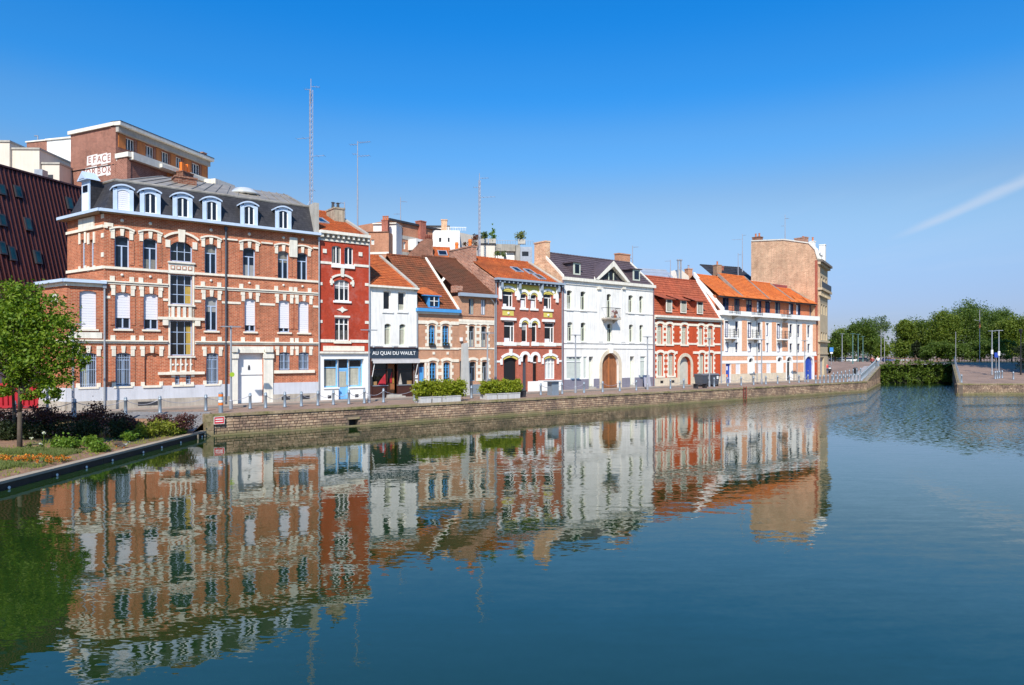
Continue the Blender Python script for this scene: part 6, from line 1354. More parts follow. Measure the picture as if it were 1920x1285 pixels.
# cream blocks to its left
F, S, zt = block(134,264,72,A_F,4,A_S,4.6,'apartment_block','white rendered block with brick side behind the red brown metal facade','building',WHITEWALL,BROWNBRICK)
W2 = Frame(*(lambda X,Y:(X,Y))((88-CX)/FPX*74,74), -0.25, root=F.root)
W2.wall(0, W2.X(137), 0, W2.Z(90,264), WHITEWALL, depth=3); W2.box('roof_slab', CREAM2, -0.1, W2.X(137), -0.15, 0.5, W2.Z(90,264), W2.Z(90,261))
W2.box('roof_slab', CREAM2, W2.X(50)-0.1, -0.11, -0.1, 0.5, W2.Z(90,264), W2.Z(90,261.5))
W2.box('side_wall', BROWNBRICK, W2.X(50), -0.002, 0.0, 3, 0, W2.Z(90,264))
W2.add(MB().tube((W2.X(55),1,W2.Z(55,262)),(W2.X(55),1,W2.Z(55,249)),0.05).tube((W2.X(49),1,W2.Z(55,249)),(W2.X(55.5),1,W2.Z(55,250)),0.06), 'vent_pole', GALV)
C2 = Frame((-60-CX)/FPX*66, 66, 0.02, None, 'apartment_block', 'stepped cream rendered block behind the red brown metal facade at the left edge', 'building')
for i,(a,b,py) in enumerate(((-60,18,267),(18.1,70,279),(70.1,104,305))): 
    C2.box('wall', CREAMWALL, C2.X(a), C2.X(b), 0.3*i, 6, 0, C2.Z(a if i else 0,py)); C2.box('parapet_cap', CONCRETE, C2.X(a)-0.1*(i==0), C2.X(b)+0.08, 0.3*i-0.1, 6, C2.Z(a if i else 0,py)+0.002, C2.Z(a if i else 0,py)+0.18)
C2.box('vent', CHARCOAL, C2.X(80), C2.X(92), 0.55, 0.598, C2.Z(85,332), C2.Z(85,325)); 
C2.box('air_unit', GALV, C2.X(80), C2.X(95), -1.2, -0.4, C2.Z(85,336), C2.Z(85,324))

# red brown metal building: leaning facade of standing seam panels
mang = math.atan2(0.97,0.24); YR = 52.0; XR = (152-CX)/FPX*YR
M = Frame(XR, YR, mang, None, 'metal_clad_building', 'building clad in dark red brown standing seam metal leaning over the street on the left', 'building')
zmt = H+(CY-354)*YR/FPX; zmb = 3.2; lean = 0.27
NPAN = 62; pw = 0.31
slopeY = lambda z: -(zmt-z)*lean
for i in range(NPAN):
    xa = -pw*(i+1); mb = MB()
    mb.face((xa,slopeY(zmb),zmb),(xa+pw-0.004,slopeY(zmb),zmb),(xa+pw-0.004,0,zmt),(xa,0,zmt))
    mb.add([(xa,slopeY(zmb)-0.07,zmb),(xa+0.035,slopeY(zmb)-0.07,zmb),(xa+0.035,-0.07,zmt),(xa,-0.07,zmt),(xa,slopeY(zmb),zmb),(xa+0.035,slopeY(zmb),zmb),(xa+0.035,0,zmt),(xa,0,zmt)],[(0,1,2,3),(1,5,6,2),(4,0,3,7)])
    M.add(mb, 'metal_panel', BROWNMETAL)
M.add(MB().prism_x([(slopeY(zmb),zmb),(6,zmb),(6,zmt),(0,zmt)],-pw*NPAN,-0.003), 'body', BROWNMETAL).location.y += 0
M.box('roof_edge', BROWNMETAL, -pw*NPAN, 0.0, -0.12, 6, zmt+0.003, zmt+0.12)
M.box('ground_floor', WHITEWALL, -pw*NPAN, 0.0, slopeY(zmb)+0.4, 6, 0, zmb-0.002)
def mhit(px, py):
    o = Vector((0,0,H)); d = Vector(((px-CX)/FPX,1,(CY-py)/FPX)); n_in = Vector((-M.dy,M.dx,0)); nrm = Vector((n_in.x,n_in.y,-lean)); p0 = Vector((M.ox,M.oy,zmt))
    k = (p0-o).dot(nrm)/d.dot(nrm); p = o+d*k; r = p-p0; return (r.x*M.dx+r.y*M.dy, p.z)
for (pa,pb,ya,yb_) in ((24,40,347,372),(41,60,407,434),(11,31,461,490),(60,78,469,496),(122,136,369,394),(-6,9,344,367),(-6,10,400,425),(-4,9,452,478)):
    (x0_,zt_),(x1_,zb_) = mhit(pa,ya), mhit(pb,yb_); xc_ = (x0_+x1_)/2; hw = 0.23
    mb = MB(); y_ = slopeY
    def quad(xa,xb,za,zb,k): return [(xa,y_(za)-k,za),(xb,y_(za)-k,za),(xb,y_(zb)-k,zb),(xa,y_(zb)-k,zb)]
    f = quad(xc_-hw,xc_+hw,zb_,zt_,0.16); g = quad(xc_-hw,xc_+hw,zb_,zt_,0.0)
    sk = M.add(MB().add(f+g,[(0,1,2,3),(0,4,5,1),(1,5,6,2),(2,6,7,3),(3,7,4,0)]), 'skylight', CHARCOAL)
    part(MB().add(quad(xc_-hw+0.08,xc_+hw-0.08,zb_+0.1,zt_-0.1,0.165),[(0,1,2,3)]), 'pane', glass('teal skylight glass',(0.012,0.045,0.047),0.06), sk)

# brick block behind the red house
F, S, zt = block(729,415,82,math.atan2(0.80,0.60),9,math.atan2(0.35,-0.94),4,'apartment_block','orange brick apartment block with white balcony behind the narrow red house','building',PINKBRICK,PINKBRICK)
zt = F.Z(741,416)
PB = brick('orange block brick',(0.50,0.19,0.10),(0.42,0.15,0.08),(0.48,0.33,0.22))
ww_ = [F.window(F.X(a),F.X(b),F.Z(a,q),F.Z(a,p),rev=0.2,v=(),h=(),frame=WHITE,pane=PALE if k else GLASSD) for a,b,p,q,k in ((737,748.5,450.5,465.5,1),(755.5,761,453,467,1),(748,756,426.5,433,1),(738,750,477,488,0))]
F.wall(0,9.5,0,zt,PB,depth=6)
for py in (439,470): F.box('concrete_band', CONCRETE, 0,9.5,-0.06,0.002,F.Z(733,py)-0.35,F.Z(733,py)+0.1)
F.box('roof_edge', CHARCOAL, -0.1,9.6,-0.25,0.3,zt,zt+0.25)
F.box('white_balcony', WHITEWALL, F.X(765),F.X(783),-1.4,-0.002,F.Z(768,470),F.Z(768,450)); F.box('window', GLASSD, F.X(768),F.X(773),-1.42,-1.402,F.Z(768,465),F.Z(768,455))
B2 = Frame((688-CX)/FPX*80,80,-0.12,root=F.root)
B2.window(B2.X(696),B2.X(701.5),B2.Z(698,459),B2.Z(698,449.5),rev=0.15,v=(),h=(),frame=WHITE,pane=PALE)
B2.window(B2.X(692),B2.X(698),B2.Z(698,484),B2.Z(698,478),rev=0.15,v=(),h=(),frame=CHARCOAL,pane=GLASSD)
B2.wall(-1.0,B2.X(729),0,B2.Z(700,436),PB,depth=1.5); B2.box('concrete_band', CREAM2, -1,B2.X(729),-0.05,0.002,B2.Z(700,475)-0.12,B2.Z(700,475)+0.12); B2.box('roof_edge', DARKBRICK, -1,B2.X(729),-0.1,0.4,B2.Z(700,436),B2.Z(700,434.5))
B2.box('white_penthouse', WHITEWALL, B2.X(700,1.6), B2.X(743,1.6), 1.6, 4.0, 5, B2.Z(705,421,1.6)); B2.box('roof_edge', CREAM2, B2.X(699,1.6), B2.X(744,1.6), 1.4, 4.0, B2.Z(705,421,1.6)+0.002, B2.Z(705,419,1.6))
B2.chimney(B2.X(721),0.4,0.75,0.7,B2.Z(721,470),B2.Z(721,414),brick('red chimney brick',(0.42,0.10,0.06),(0.34,0.08,0.05),(0.35,0.2,0.15)),3)
F.chimney(F.X(789),0.0,1.0,0.9,F.Z(789,470),F.Z(789,417),MATS['red chimney brick'],0)
# white terrace block
F, S, zt = block(862,438,92,math.atan2(0.80,0.60),4,math.atan2(-0.03,-1.0),5,'apartment_block','white rendered block with small windows and a roof terrace fence','building',WHITEWALL,WHITEWALL)
W3 = Frame((792-CX)/FPX*88,88,0.06,root=F.root)
for a,b in ((823,827.5),(839.5,843)): W3.window(W3.X(a),W3.X(b),W3.Z(a,454),W3.Z(a,446),rev=0.15,v=(),h=(),frame=CHARCOAL,pane=GLASSD)
W3.wall(0,W3.X(862),0,W3.Z(800,432),WHITEWALL,depth=5); W3.box('upper_wall', WHITEWALL, W3.X(796), W3.X(842), 1.0, 5, W3.Z(800,434), W3.Z(800,422)); W3.box('roof_edge', CHARCOAL, W3.X(795), W3.X(843), 0.8, 5, W3.Z(800,422)+0.002, W3.Z(800,420.5))
F.wall(0,4.0,0,F.Z(866,437),CREAMWALL,depth=3)
q = MB()
for i in range(12): q.tube((W3.X(838)+i*0.22,0.3,W3.Z(840,432)),(W3.X(838)+i*0.22,0.3,W3.Z(840,425)),0.025,None,5)
q.box(W3.X(838),W3.X(838)+2.5,0.28,0.32,W3.Z(840,425)-0.06,W3.Z(840,425)); W3.add(q,'terrace_rail',WHITE)
W3.chimney(W3.X(832.5),0.8,0.75,0.7,W3.Z(832,432),W3.Z(832,412),YELLOWBRICK,0)
# brown stepped gable and orange roof house in second row
G2 = Frame((756-CX)/FPX*66,66,0.25,None,'rear_house','rear house with dark brown stepped gable and orange roof behind the blue trim house','house')
G2.add(MB().prism([(G2.X(a),G2.Z(a,b)) for a,b in ((757,486),(812,492),(811.5,449),(800,447.5),(789,452),(781,461))],0,0.5), 'gable_wall', DARKBRICK)
for i in range(3): G2.add(MB().lathe([(0.13,0),(0.11,0.4),(0.14,0.45)],8), 'chimney_pot', MATS['red chimney brick'], (G2.X(800+4*i),0.25,G2.Z(800,448)), smooth=True)
xa_, xb_ = G2.X(812,0.5), G2.X(848,0.5)
G2.tile_roof(xa_,xb_,-0.8,G2.Z(812,492),2.0,G2.Z(812,465,2.0),TILE_OR,course=0.3,both=False); G2.skylight(G2.X(832),0.9,-0.8,G2.Z(812,492),2.0,G2.Z(812,465,2.0),0.4,0.75)
# terrace building with grey metal
T = Frame((899-CX)/FPX*74,74,0.10,None,'terrace_building','grey and cream building with potted plants on its roof terraces','building')
T.wall(0,T.X(928),0,T.Z(900,459),CREAMWALL,depth=4); T.box('roof_edge', CHARCOAL, -0.1, T.X(928.5), -0.1, 4, T.Z(900,459), T.Z(900,457.5))
T.window(T.X(945),T.X(950),T.Z(945,486),T.Z(945,474),rev=0.1,v=(),h=(),frame=WHITE,pane=GLASSD)
T.box('white_wall', WHITEWALL, T.X(928.2), T.X(966), 0.8, 4, 0, T.Z(945,471,0.8)); T.box('metal_band', ZINC, T.X(928.2), T.X(967), 0.4, 4, T.Z(945,471,0.4)+0.003, T.Z(945,458,0.4))
T.box('metal_wing', ZINC, T.X(966.5), T.X(974), -0.6, 4, 0, T.Z(970,459,-0.6)); T.box('metal_wing', GALV, T.X(974), T.X(997), -0.4, 4, 0, T.Z(985,463,-0.4)); T.box('wing_window', GLASSD, T.X(978), T.X(990), -0.44, -0.402, T.Z(985,481), T.Z(985,473))
q = MB()
for i in range(16): q.tube((T.X(929)+i*0.28,0.6,T.Z(945,458)),(T.X(929)+i*0.28,0.6,T.Z(945,449)),0.018,None,5)
q.box(T.X(929),T.X(929)+4.3,0.58,0.62,T.Z(945,449)-0.04,T.Z(945,449)); T.add(q,'terrace_rail',GALV)
for px,py,hh,rr,lab,cl in ((923,457,1.5,0.42,'conical potted conifer on the roof terrace beside the tall mast',((0.10,0.20,0.03),(0.20,0.30,0.05))),(908,457,0.7,0.35,'round potted shrub on the cream roof terrace',((0.10,0.16,0.03),(0.16,0.20,0.05))),(978,458,0.9,0.5,'yellowish potted grasses on the grey metal wing',((0.22,0.24,0.05),(0.14,0.16,0.04)))):
    x_,y_ = T.X(px,0.4),0.4; wx, wy = T.ox+x_*T.dx-y_*T.dy, T.oy+x_*T.dy+y_*T.dx
    p = thing('potted_plant', lab, 'potted plant', (wx,wy,T.Z(px,py,0.4)))
    part(MB().box(-0.4,0.4,-0.25,0.25,0,0.5), 'pot', CONCRETE, p)
    bl = [(0,0,0.5+hh*f,rr*(1-f*0.8),rr*(1-f*0.8),hh*0.22) for f in (0.15,0.4,0.65,0.9)] if hh>1 else [(0,0,0.5+hh*0.5,rr,rr,hh*0.5)]
    part(leaf_mesh('foliage', leaves(bl,500,0.09,0.3,per=20), leaf('terrace leaf %d'%px,*cl)), 'foliage', None, p)
for px in (933,945):
    side_ = 'left' if px<940 else 'right'
    wx, wy = T.ox+T.X(px,-0.6)*T.dx+0.6*T.dy, T.oy+T.X(px,-0.6)*T.dy-0.6*T.dx
    p = thing('topiary_ball', '%s of two small clipped ball shrubs before the white terrace wall'%side_, 'shrub', (wx,wy,T.Z(px,489,-0.6)), 0, 'clipped balls before the terrace wall'); part(leaf_mesh('foliage', leaves([(0,0,0.75,0.28,0.28,0.3)],260,0.07,0.3,per=15), leaf('topiary leaf',(0.08,0.12,0.02),(0.14,0.17,0.03))), 'foliage', None, p); part(MB().tube((0,0,-0.2),(0,0,0.6),0.03), 'stem', BARK, p)
p = Vector((T.ox+T.X(893,-3)*T.dx+3*T.dy, T.oy+T.X(893,-3)*T.dy-3*T.dx)); 
shrub('potted_plant','reddish leafy plant on the terrace at the foot of the tall mast',(p.x,p.y,T.Z(893,464,-3)),[(0,0,0.7,0.4,0.4,0.7),(-0.9,0,0.35,0.5,0.3,0.3)],leaf('reddish leaf',(0.22,0.05,0.05),(0.12,0.10,0.04)),500,0.10,None,'potted plant')
# low row of houses behind the white house's right side
Rr = Frame((1204-CX)/FPX*88,88,0.42,None,'rear_house','rear house with pale grey zinc roof and cream gable beyond the white house','house')
Rr.tile_roof(0,Rr.X(1270),-0.5,Rr.Z(1204,523),2.4,Rr.Z(1204,505,2.4),plain('pale grey zinc sheet',(0.36,0.40,0.46),0.45,0.1,1.5,metal=0.2),course=1.2,both=False)
Rr.add(MB().prism([(Rr.X(1260),Rr.Z(1260,532)),(Rr.X(1288),Rr.Z(1288,534)),(Rr.X(1286),Rr.Z(1286,519)),(Rr.X(1271),Rr.Z(1271,506))],-0.6,1.5), 'gable_wall', CREAMWALL)
for px in (1271.5,1276.5): Rr.add(MB().tube((Rr.X(px,-0.8),-0.8,Rr.Z(px,530)),(Rr.X(px,-0.8),-0.8,Rr.Z(px,491)),0.11).lathe([(0.2,Rr.Z(px,491)),(0.2,Rr.Z(px,489)),(0.02,Rr.Z(px,488))],8,Rr.X(px,-0.8),-0.8), 'flue_pipe', GALV)
Rr.chimney(Rr.X(1291),0.0,0.75,0.7,Rr.Z(1291,525),Rr.Z(1291,506),MATS['orange chimney brick'],1,pot_mat=MASTGREY)
Rd = Frame((1336-CX)/FPX*97,97,0.45,None,'rear_house','rear house with dark slate roof and brick chimney beside the beige corner building','house')
Rd.tile_roof(0,Rd.X(1412),-0.6,Rd.Z(1338,523),2.6,Rd.Z(1338,499,2.6),SLATE,course=0.5,both=False)
Rd.chimney(Rd.X(1343),-0.2,0.85,0.8,Rd.Z(1343,525),Rd.Z(1343,499),brick('tan chimney brick',(0.42,0.22,0.13),(0.34,0.17,0.1),(0.4,0.3,0.2)),1); Rd.chimney(Rd.X(1355,1.5),1.8,0.5,0.5,Rd.Z(1355,505),Rd.Z(1355,497.5),MATS['red chimney brick'],0)

# ================================================================== STREET FURNITURE
S0 = Frame(P0.x, P0.y, ROW, root=None, name='layout', label=None, cat=None)
bpy.data.objects.remove(S0.root)
def at_row(px, y): u = S0.X(px, y); return (*row_pt(u, y), 0.0)
BOL = MB().lathe([(0.11,0),(0.11,0.06),(0.085,0.10),(0.078,0.74),(0.10,0.76),(0.10,0.80),(0.07,0.82),(0.085,0.88),(0.05,0.95),(0.0,0.96)],12).mesh('bollard', GREYSTEEL, True)
def nth(k): return ('first','second','third','fourth','fifth','sixth','seventh','eighth','ninth','tenth','eleventh','twelfth','thirteenth','fourteenth','fifteenth')[k]
def bollard(p, label, grp='bollards along the quay'): return tag(link('bollard', BOL, None, p), label, 'bollard', grp)
FRONTS = ((600,'the big corner house'),(691,'the narrow red house'),(782,'the restaurant'),(928,'the two pink brick houses'),(1054,'the red and yellow house'),(1225,'the big white house'),(1351,'the low red house'),(2000,'the peach apartment house'))
CNT = {}
def front_label(px, what):
    f = next(n for lim,n in FRONTS if px < lim); k = CNT.get((what,f),0); CNT[(what,f)] = k+1
    return '%s before %s, %s from the left' % (what, f, nth(k))
bpx = [27,140,235.5,300,386,469,498,534,565,596,625,654,683,719,777,884,1014,1054,1095,1130,1162,1193,1257,1282,1339,1364.5,1389.6,1413,1436,1458,1480,1498,1515]
bp_ = [at_row(px,-3.5) for px in bpx]
for px,p in zip(bpx,bp_): bollard(p, front_label(px,'grey blue steel bollard'))
for px, p, q in zip(bpx, bp_[:], bp_[1:]):
    d = math.hypot(q[0]-p[0],q[1]-p[1])
    if 1.0 < d < 4.2:
        a = Vector((p[0],p[1],0.79)); b = Vector((q[0],q[1],0.79)); mb = MB(); n = 8
        pt = lambda f: a.lerp(b,f)-Vector((0,0,0.28*4*f*(1-f)))
        for i in range(n): mb.tube(pt(i/n)-a, pt((i+1)/n)-a, 0.016, None, 5)
        tag(part(mb,'chain',MASTGREY,None,tuple(a)), front_label(px,'slack steel chain'), 'chain', 'chains between the bollards')
# dense bollards at the bend and up the ramp
for i in range(12): u = S0.X(1528,-5.5)+ i*(43.6-S0.X(1528,-5.5))/11.5; bollard((*row_pt(u,-5.6),0), 'steel bollard at the quay edge near the bend, %s from the left'%nth(i))
for i in range(15):
    f = (i+0.5)/15; x = Q1[0]+(Q2[0]-Q1[0])*f-0.5; y = Q1[1]+(Q2[1]-Q1[1])*f+0.4; bollard((x,y,zg(x,y)), 'steel bollard inside the rising ramp railing, %s up from the bend'%nth(i))
for i in range(8): u = 44.6+1.15*i; x,y = row_pt(u,-1.8+0.05*i); bollard((x,y,zg(x,y)), 'steel bollard on the open paving by the beige building, %s from the left'%nth(i))
o = thing('striped_bollard', 'taller bollard with orange and white bands above the quay wall end', 'bollard', at_row(414,-5.2))
part(MB().lathe([(0.12,0),(0.12,1.08),(0.08,1.14),(0,1.15)],14), 'post', GREYSTEEL, o, smooth=False)
for z,m in ((0.42,ORANGEPAINT),(0.58,WHITE),(0.74,plain('pale blue band',(0.30,0.45,0.55),0.5,0.1,3)),(0.90,ORANGEPAINT)): part(MB().lathe([(0.128,0),(0.128,0.13)],14), 'band', m, o, (0,0,z))
# street lamps with flat wing heads
def lamp(p, h, label, mat=GALV, wing=0.55, group='lamps along the quay street', ang=ROW):
    t = thing('street_lamp', label, 'street lamp', p, ang, group)
    part(MB().lathe([(0.11,0),(0.11,0.5),(0.075,0.55),(0.05,h-0.12)],10), 'pole', mat, t, smooth=False)
    part(MB().box(-wing,-0.06,-0.14,0.14,h-0.10,h-0.04).box(0.06,wing,-0.14,0.14,h-0.10,h-0.04).box(-0.06,0.06,-0.08,0.08,h-0.14,h-0.02), 'lamp_head', mat, t)
    return t
names = ['before the garage gate of the corner house','between the narrow red house and the restaurant','before the narrow pink brick house','before the left half of the white house','before the right end of the white house','before the low red house with the dormers','before the middle of the apartment house','before the right end of the apartment house']
for px,nm in zip((433,692,914,1079,1214,1330,1428,1509),names): lamp(at_row(px,-3.0), 4.95, 'slim grey street lamp with flat wings '+nm)
p = at_row(137,-2.6); t = thing('street_lamp', 'thin dark lamp post half hidden by the tree at the left', 'street lamp', p, ROW, 'lamps along the quay street')
part(MB().lathe([(0.09,0),(0.07,0.5),(0.05,4.8)],10), 'pole', MASTGREY, t); part(MB().box(-0.55,0.55,-0.12,0.12,4.8,4.86), 'lamp_head', MASTGREY, t)
# lime disc on the lamp by the gate
p = at_row(433,-3.02); t = thing('round_sign', 'small lime green disc fixed on the lamp by the garage gate', 'sign', (p[0]+0.1,p[1]-0.08,2.05), ROW); part(MB().lathe([(0.0,0),(0.14,0.002),(0.14,0.02),(0,0.022)],14), 'disc', plain('lime green',(0.35,0.5,0.03),0.5,0.1,2), t).rotation_euler.x = rad(90)
# post by the red skip
p = at_row(89,-4.0); t = thing('signpost', 'short grey metal post beside the red container', 'post', (p[0],p[1],0)); part(MB().tube((0,0,0),(0,0,1.9),0.06), 'pole', GALV, t); part(MB().box(-0.3,0.3,-0.03,0.03,1.55,1.95), 'plate', GALV, t)
# red container with ribbed sides
t = thing('skip_container', 'crimson ribbed skip container on the street behind the tree', 'container', (-33.4,40.3,0), 0.10)
part(MB().add([(0,0,0.15),(6.4,0,0.15),(6.4,2.0,0.15),(0,2.0,0.15),(-0.25,-0.06,1.45),(6.65,-0.06,1.45),(6.65,2.06,1.45),(-0.25,2.06,1.45)],[(0,1,5,4),(1,2,6,5),(2,3,7,6),(3,0,4,7),(0,3,2,1)]), 'body', BARRIER, t)
for i in range(22): part(MB().add([(0.12+0.29*i,-0.09,0.2),(0.26+0.29*i,-0.09,0.2),(0.26+0.29*i,-0.14,1.35),(0.12+0.29*i,-0.14,1.35),(0.12+0.29*i,0.0,0.2),(0.26+0.29*i,0.0,0.2),(0.26+0.29*i,-0.05,1.35),(0.12+0.29*i,-0.05,1.35)],[(0,1,2,3),(0,3,7,4),(1,5,6,2),(3,2,6,7)]), 'rib', BARRIER, t)
part(MB().box(-0.3,6.7,-0.16,-0.0,1.36,1.5).box(-0.05,6.45,-0.12,0.0,0.04,0.2), 'rim', BARRIER, t)
for xx in (0.8,5.6): part(MB().box(xx-0.2,xx+0.2,0.2,1.8,0.0,0.14), 'skid', CHARCOAL, t)
# hedges in troughs
HL = leaf('bamboo green leaf', (0.17,0.22,0.012), (0.30,0.32,0.022))
def hedge_row(pa, pb, y, py0, label, cuts, hh, tl):
    xa, xb = S0.X(pa,y), S0.X(pb,y); xm_ = (xa+xb)/2; L_ = xb-xa; wx, wy = row_pt(xm_, y)
    t = thing('hedge', label, 'hedge', (wx,wy,0.3), ROW); n = 9
    bl = [(-L_/2+L_*(i+0.5)/n, RN.uniform(-.08,.08), hh*0.55+RN.uniform(-.06,.08), L_/n*0.85, 0.38, hh*0.52) for i in range(n)]
    vs = leaves(bl, 7500, 0.085, 0.32, per=30)
    part(leaf_mesh('foliage', vs, HL), 'foliage', None, t)
    st = MB()
    for i in range(24): xx = -L_/2+L_*(i+0.5)/24; st.tube((xx,0,-0.05),(xx+RN.uniform(-.1,.1),RN.uniform(-.1,.1),hh*0.8),0.02,0.008,5)
    part(st, 'stem', BARK, t)
    for k,(c0,c1) in enumerate(cuts):
        a, b = S0.X(c0,y), S0.X(c1,y); pos = row_pt((a+b)/2, y); w_ = b-a
        q = thing('planter', tl[k], 'planter', (*pos,0), ROW, 'grey troughs under the hedges')
        part(MB().box(-w_/2+0.01,w_/2-0.01,-0.42,0.42,0.0,0.36).box(-w_/2,w_/2,-0.45,0.45,0.36,0.42), 'trough', plain('pale grey concrete trough',(0.50,0.49,0.48),0.8,0.1,2,streak=0.25), q); part(MB().box(-w_/2+0.06,w_/2-0.06,-0.38,0.38,0.421,0.425), 'soil', MATS.get('dark soil') or plain('dark soil',(0.05,0.035,0.025),0.9,0.2,3), q)
hedge_row(781,869,-5.3,755,'yellow green bamboo hedge in troughs before the blue trim house',((783,803),(806,822),(824,858)),1.05,('grey trough at the left end of the hedge before the blue door','short grey trough in the middle under the left hedge','long grey trough at the right end of the left hedge'))
hedge_row(904,973,-5.0,746,'rounded yellow green hedge in troughs before the black garage door',((906,925.5),(927,945.5),(947,969)),0.95,('grey trough at the left end of the right hedge','grey trough in the middle under the right hedge','grey trough at the right end of the right hedge'))
# stele
p = at_row(872,-1.3); t = thing('stele', 'tall pale grey stone stele standing on the pavement between the hedges', 'monument', p, ROW)
part(MB().add([(-0.36,-0.16,0),(0.36,-0.16,0),(0.36,0.16,0),(-0.36,0.16,0),(-0.26,-0.12,4.05),(0.20,-0.12,4.15),(0.20,0.12,4.15),(-0.26,0.12,4.05)],[(0,3,2,1),(4,5,6,7),(0,1,5,4),(1,2,6,5),(2,3,7,6),(3,0,4,7)]), 'shaft', plain('pale grey stone',(0.46,0.45,0.42),0.8,0.1,2,streak=0.2), t); part(MB().box(-0.5,0.5,-0.3,0.3,0,0.12), 'base', FOOTSTONE, t)
# pedestal table
p = at_row(1037,-4.2); t = thing('pedestal', 'grey metal pedestal with a thin wide flat top by the chain bollards', 'pedestal', p, ROW)
part(MB().box(-0.36,0.36,-0.28,0.28,0,1.08), 'base', GREYSTEEL, t); part(MB().box(-0.62,0.62,-0.45,0.45,1.08,1.13), 'top', GREYSTEEL, t)
# low dark boxes, bins, bench, boards
p = at_row(979,-4.6); t = thing('litter_bin', 'low dark green litter bin at the right end of the right hedge', 'litter bin', p, ROW); part(MB().lathe([(0.28,0),(0.33,0.45),(0.36,0.47),(0.36,0.52)],12), 'body', CHARCOAL, t); part(MB().lathe([(0.30,0.52),(0.2,0.60),(0.0,0.62)],12), 'lid', plain('dull green',(0.05,0.07,0.05),0.6,0.1,2), t)
for k,(px,lab) in enumerate(((1317.5,'dark grey wheeled waste container on the left before the red house'),(1333.5,'dark grey wheeled waste container on the right before the red house'))):
    p = at_row(px,-2.3); t = thing('waste_container', lab, 'waste bin', p, ROW, 'waste containers before the red house')
    part(MB().add([(-0.6,-0.45,0.2),(0.6,-0.45,0.2),(0.6,0.45,0.2),(-0.6,0.45,0.2),(-0.68,-0.55,1.15),(0.68,-0.55,1.15),(0.68,0.55,1.15),(-0.68,0.55,1.15)],[(0,1,5,4),(1,2,6,5),(2,3,7,6),(3,0,4,7),(0,3,2,1)]), 'body', DARKPAINT, t)
    part(MB().prism_x([(-0.6,1.15),(0.6,1.15),(0.5,1.3),(-0.3,1.32)],-0.72,0.72), 'lid', plain('bin lid grey',(0.10,0.11,0.13),0.4,0.1,2), t); part(MB().box(0.15,0.42,-0.585,-0.56,0.75,1.05), 'sticker', WHITE, t)
    for sx in (-0.5,0.5):
        for sy in (-0.4,0.4): part(MB().tube((sx-0.04,sy,0.1),(sx+0.04,sy,0.1),0.1,None,10), 'wheel', BLACK, t)
p = at_row(1313,-4.5); t = thing('bench', 'low dark slatted bench by the quay edge before the red house', 'bench', p, ROW)
for i in range(4): part(MB().box(-0.95,0.95,-0.26+0.14*i,-0.15+0.14*i,0.42,0.46), 'slat', CHARCOAL, t)
for xx in (-0.7,0.7): part(MB().box(xx-0.05,xx+0.05,-0.24,0.24,0,0.42), 'leg', CHARCOAL, t)
# wooden board leaning at the white house plinth
p = at_row(1215,-0.35); t = thing('leaning_board', 'pale grey board leaning on the plinth at the right end of the white house', 'board', (p[0],p[1],0.1), ROW)
o_ = part(MB().box(-0.5,0.5,0,0.04,0,1.15), 'panel', plain('pale mauve board',(0.34,0.33,0.38),0.7,0.1,2), t); o_.rotation_euler.x = rad(-12)

# ================================================================== MASTS AND AERIALS
def mast(px, ytop, Y, zbase, label, wid=0.2, arms=(), lattice=True, guy=False):
    x = (px-CX)/FPX*Y; zt = H+(CY-ytop)*Y/FPX; t = thing('antenna_mast', label, 'antenna mast', (x,Y,zbase)); h = zt-zbase
    mb = MB()
    if lattice:
        c = [(wid*math.cos(a),wid*math.sin(a)) for a in (0.5,2.6,4.7)]; hl = h*0.93
        for a in c: mb.tube((*a,0),(*a,hl),0.028,None,5)
        n = int(hl/0.45)
        for i in range(n):
            for k in range(3): a, b = c[k], c[(k+1)%3]; mb.tube((*a,hl*i/n),(*b,hl*(i+1)/n),0.014,None,4); mb.tube((*a,hl*i/n),(*b,hl*i/n),0.012,None,4)
        mb.tube((0,0,hl*0.9),(0,0,h),0.03,None,6)
    else: mb.tube((0,0,0),(0,0,h*0.55),0.07,0.06,8).tube((0,0,h*0.55),(0,0,h),0.045,0.035,8)
    part(mb, 'lattice_shaft' if lattice else 'shaft', MASTGREY, t)
    for (fz,l,ang,el) in arms:
        z = h*fz; am = MB(); d = Vector((math.cos(ang),math.sin(ang),0)); e = Vector((-d.y,d.x,0)); am.tube((0,0,z),d*l+Vector((0,0,z)),0.018,None,5)
        for k in range(el): q = d*l*(k+1)/el+Vector((0,0,z)); am.tube(q-e*0.35*(1-0.08*k),q+e*0.35*(1-0.08*k),0.010,None,4)
        part(am, 'aerial', MASTGREY, t)
    if guy: part(MB().tube((0,0,h*0.22),(-2.2,-1.0,-1.2),0.012,None,4), 'guy_wire', MASTGREY, t)
    return t
mast(583,148,58,13.5,'very tall lattice radio mast rising behind the corner house',0.16,((0.95,0.7,0.2,3),(0.93,0.5,3.3,3),(0.62,1.3,2.9,2),(0.50,1.2,-0.15,2),(0.28,0.3,0,1)),True,True)
mast(670.5,265,60,12.5,'tall slim mast with two aerials behind the red house chimney',0.07,((0.985,1.2,-0.25,6),(0.97,0.7,3.0,3),(0.86,1.1,-0.2,4),(0.88,0.4,3.2,2)),False)
mast(899,325,70,11.5,'pale mast crowned with aerials behind the terrace plants',0.10,((0.95,0.9,-0.1,3),(0.86,0.6,3.1,2),(0.76,1.6,-0.15,4)),True)
mast(751,370,84,17.5,'small aerial mast on the orange brick block',0.05,((0.9,0.8,0.4,4),(0.6,0.9,2.9,4)),False)
mast(1186,461,73,11.5,'thin comb aerial by the right chimney of the white house',0.05,((0.95,0.6,-0.4,4),(0.6,0.5,2.8,3)),False)
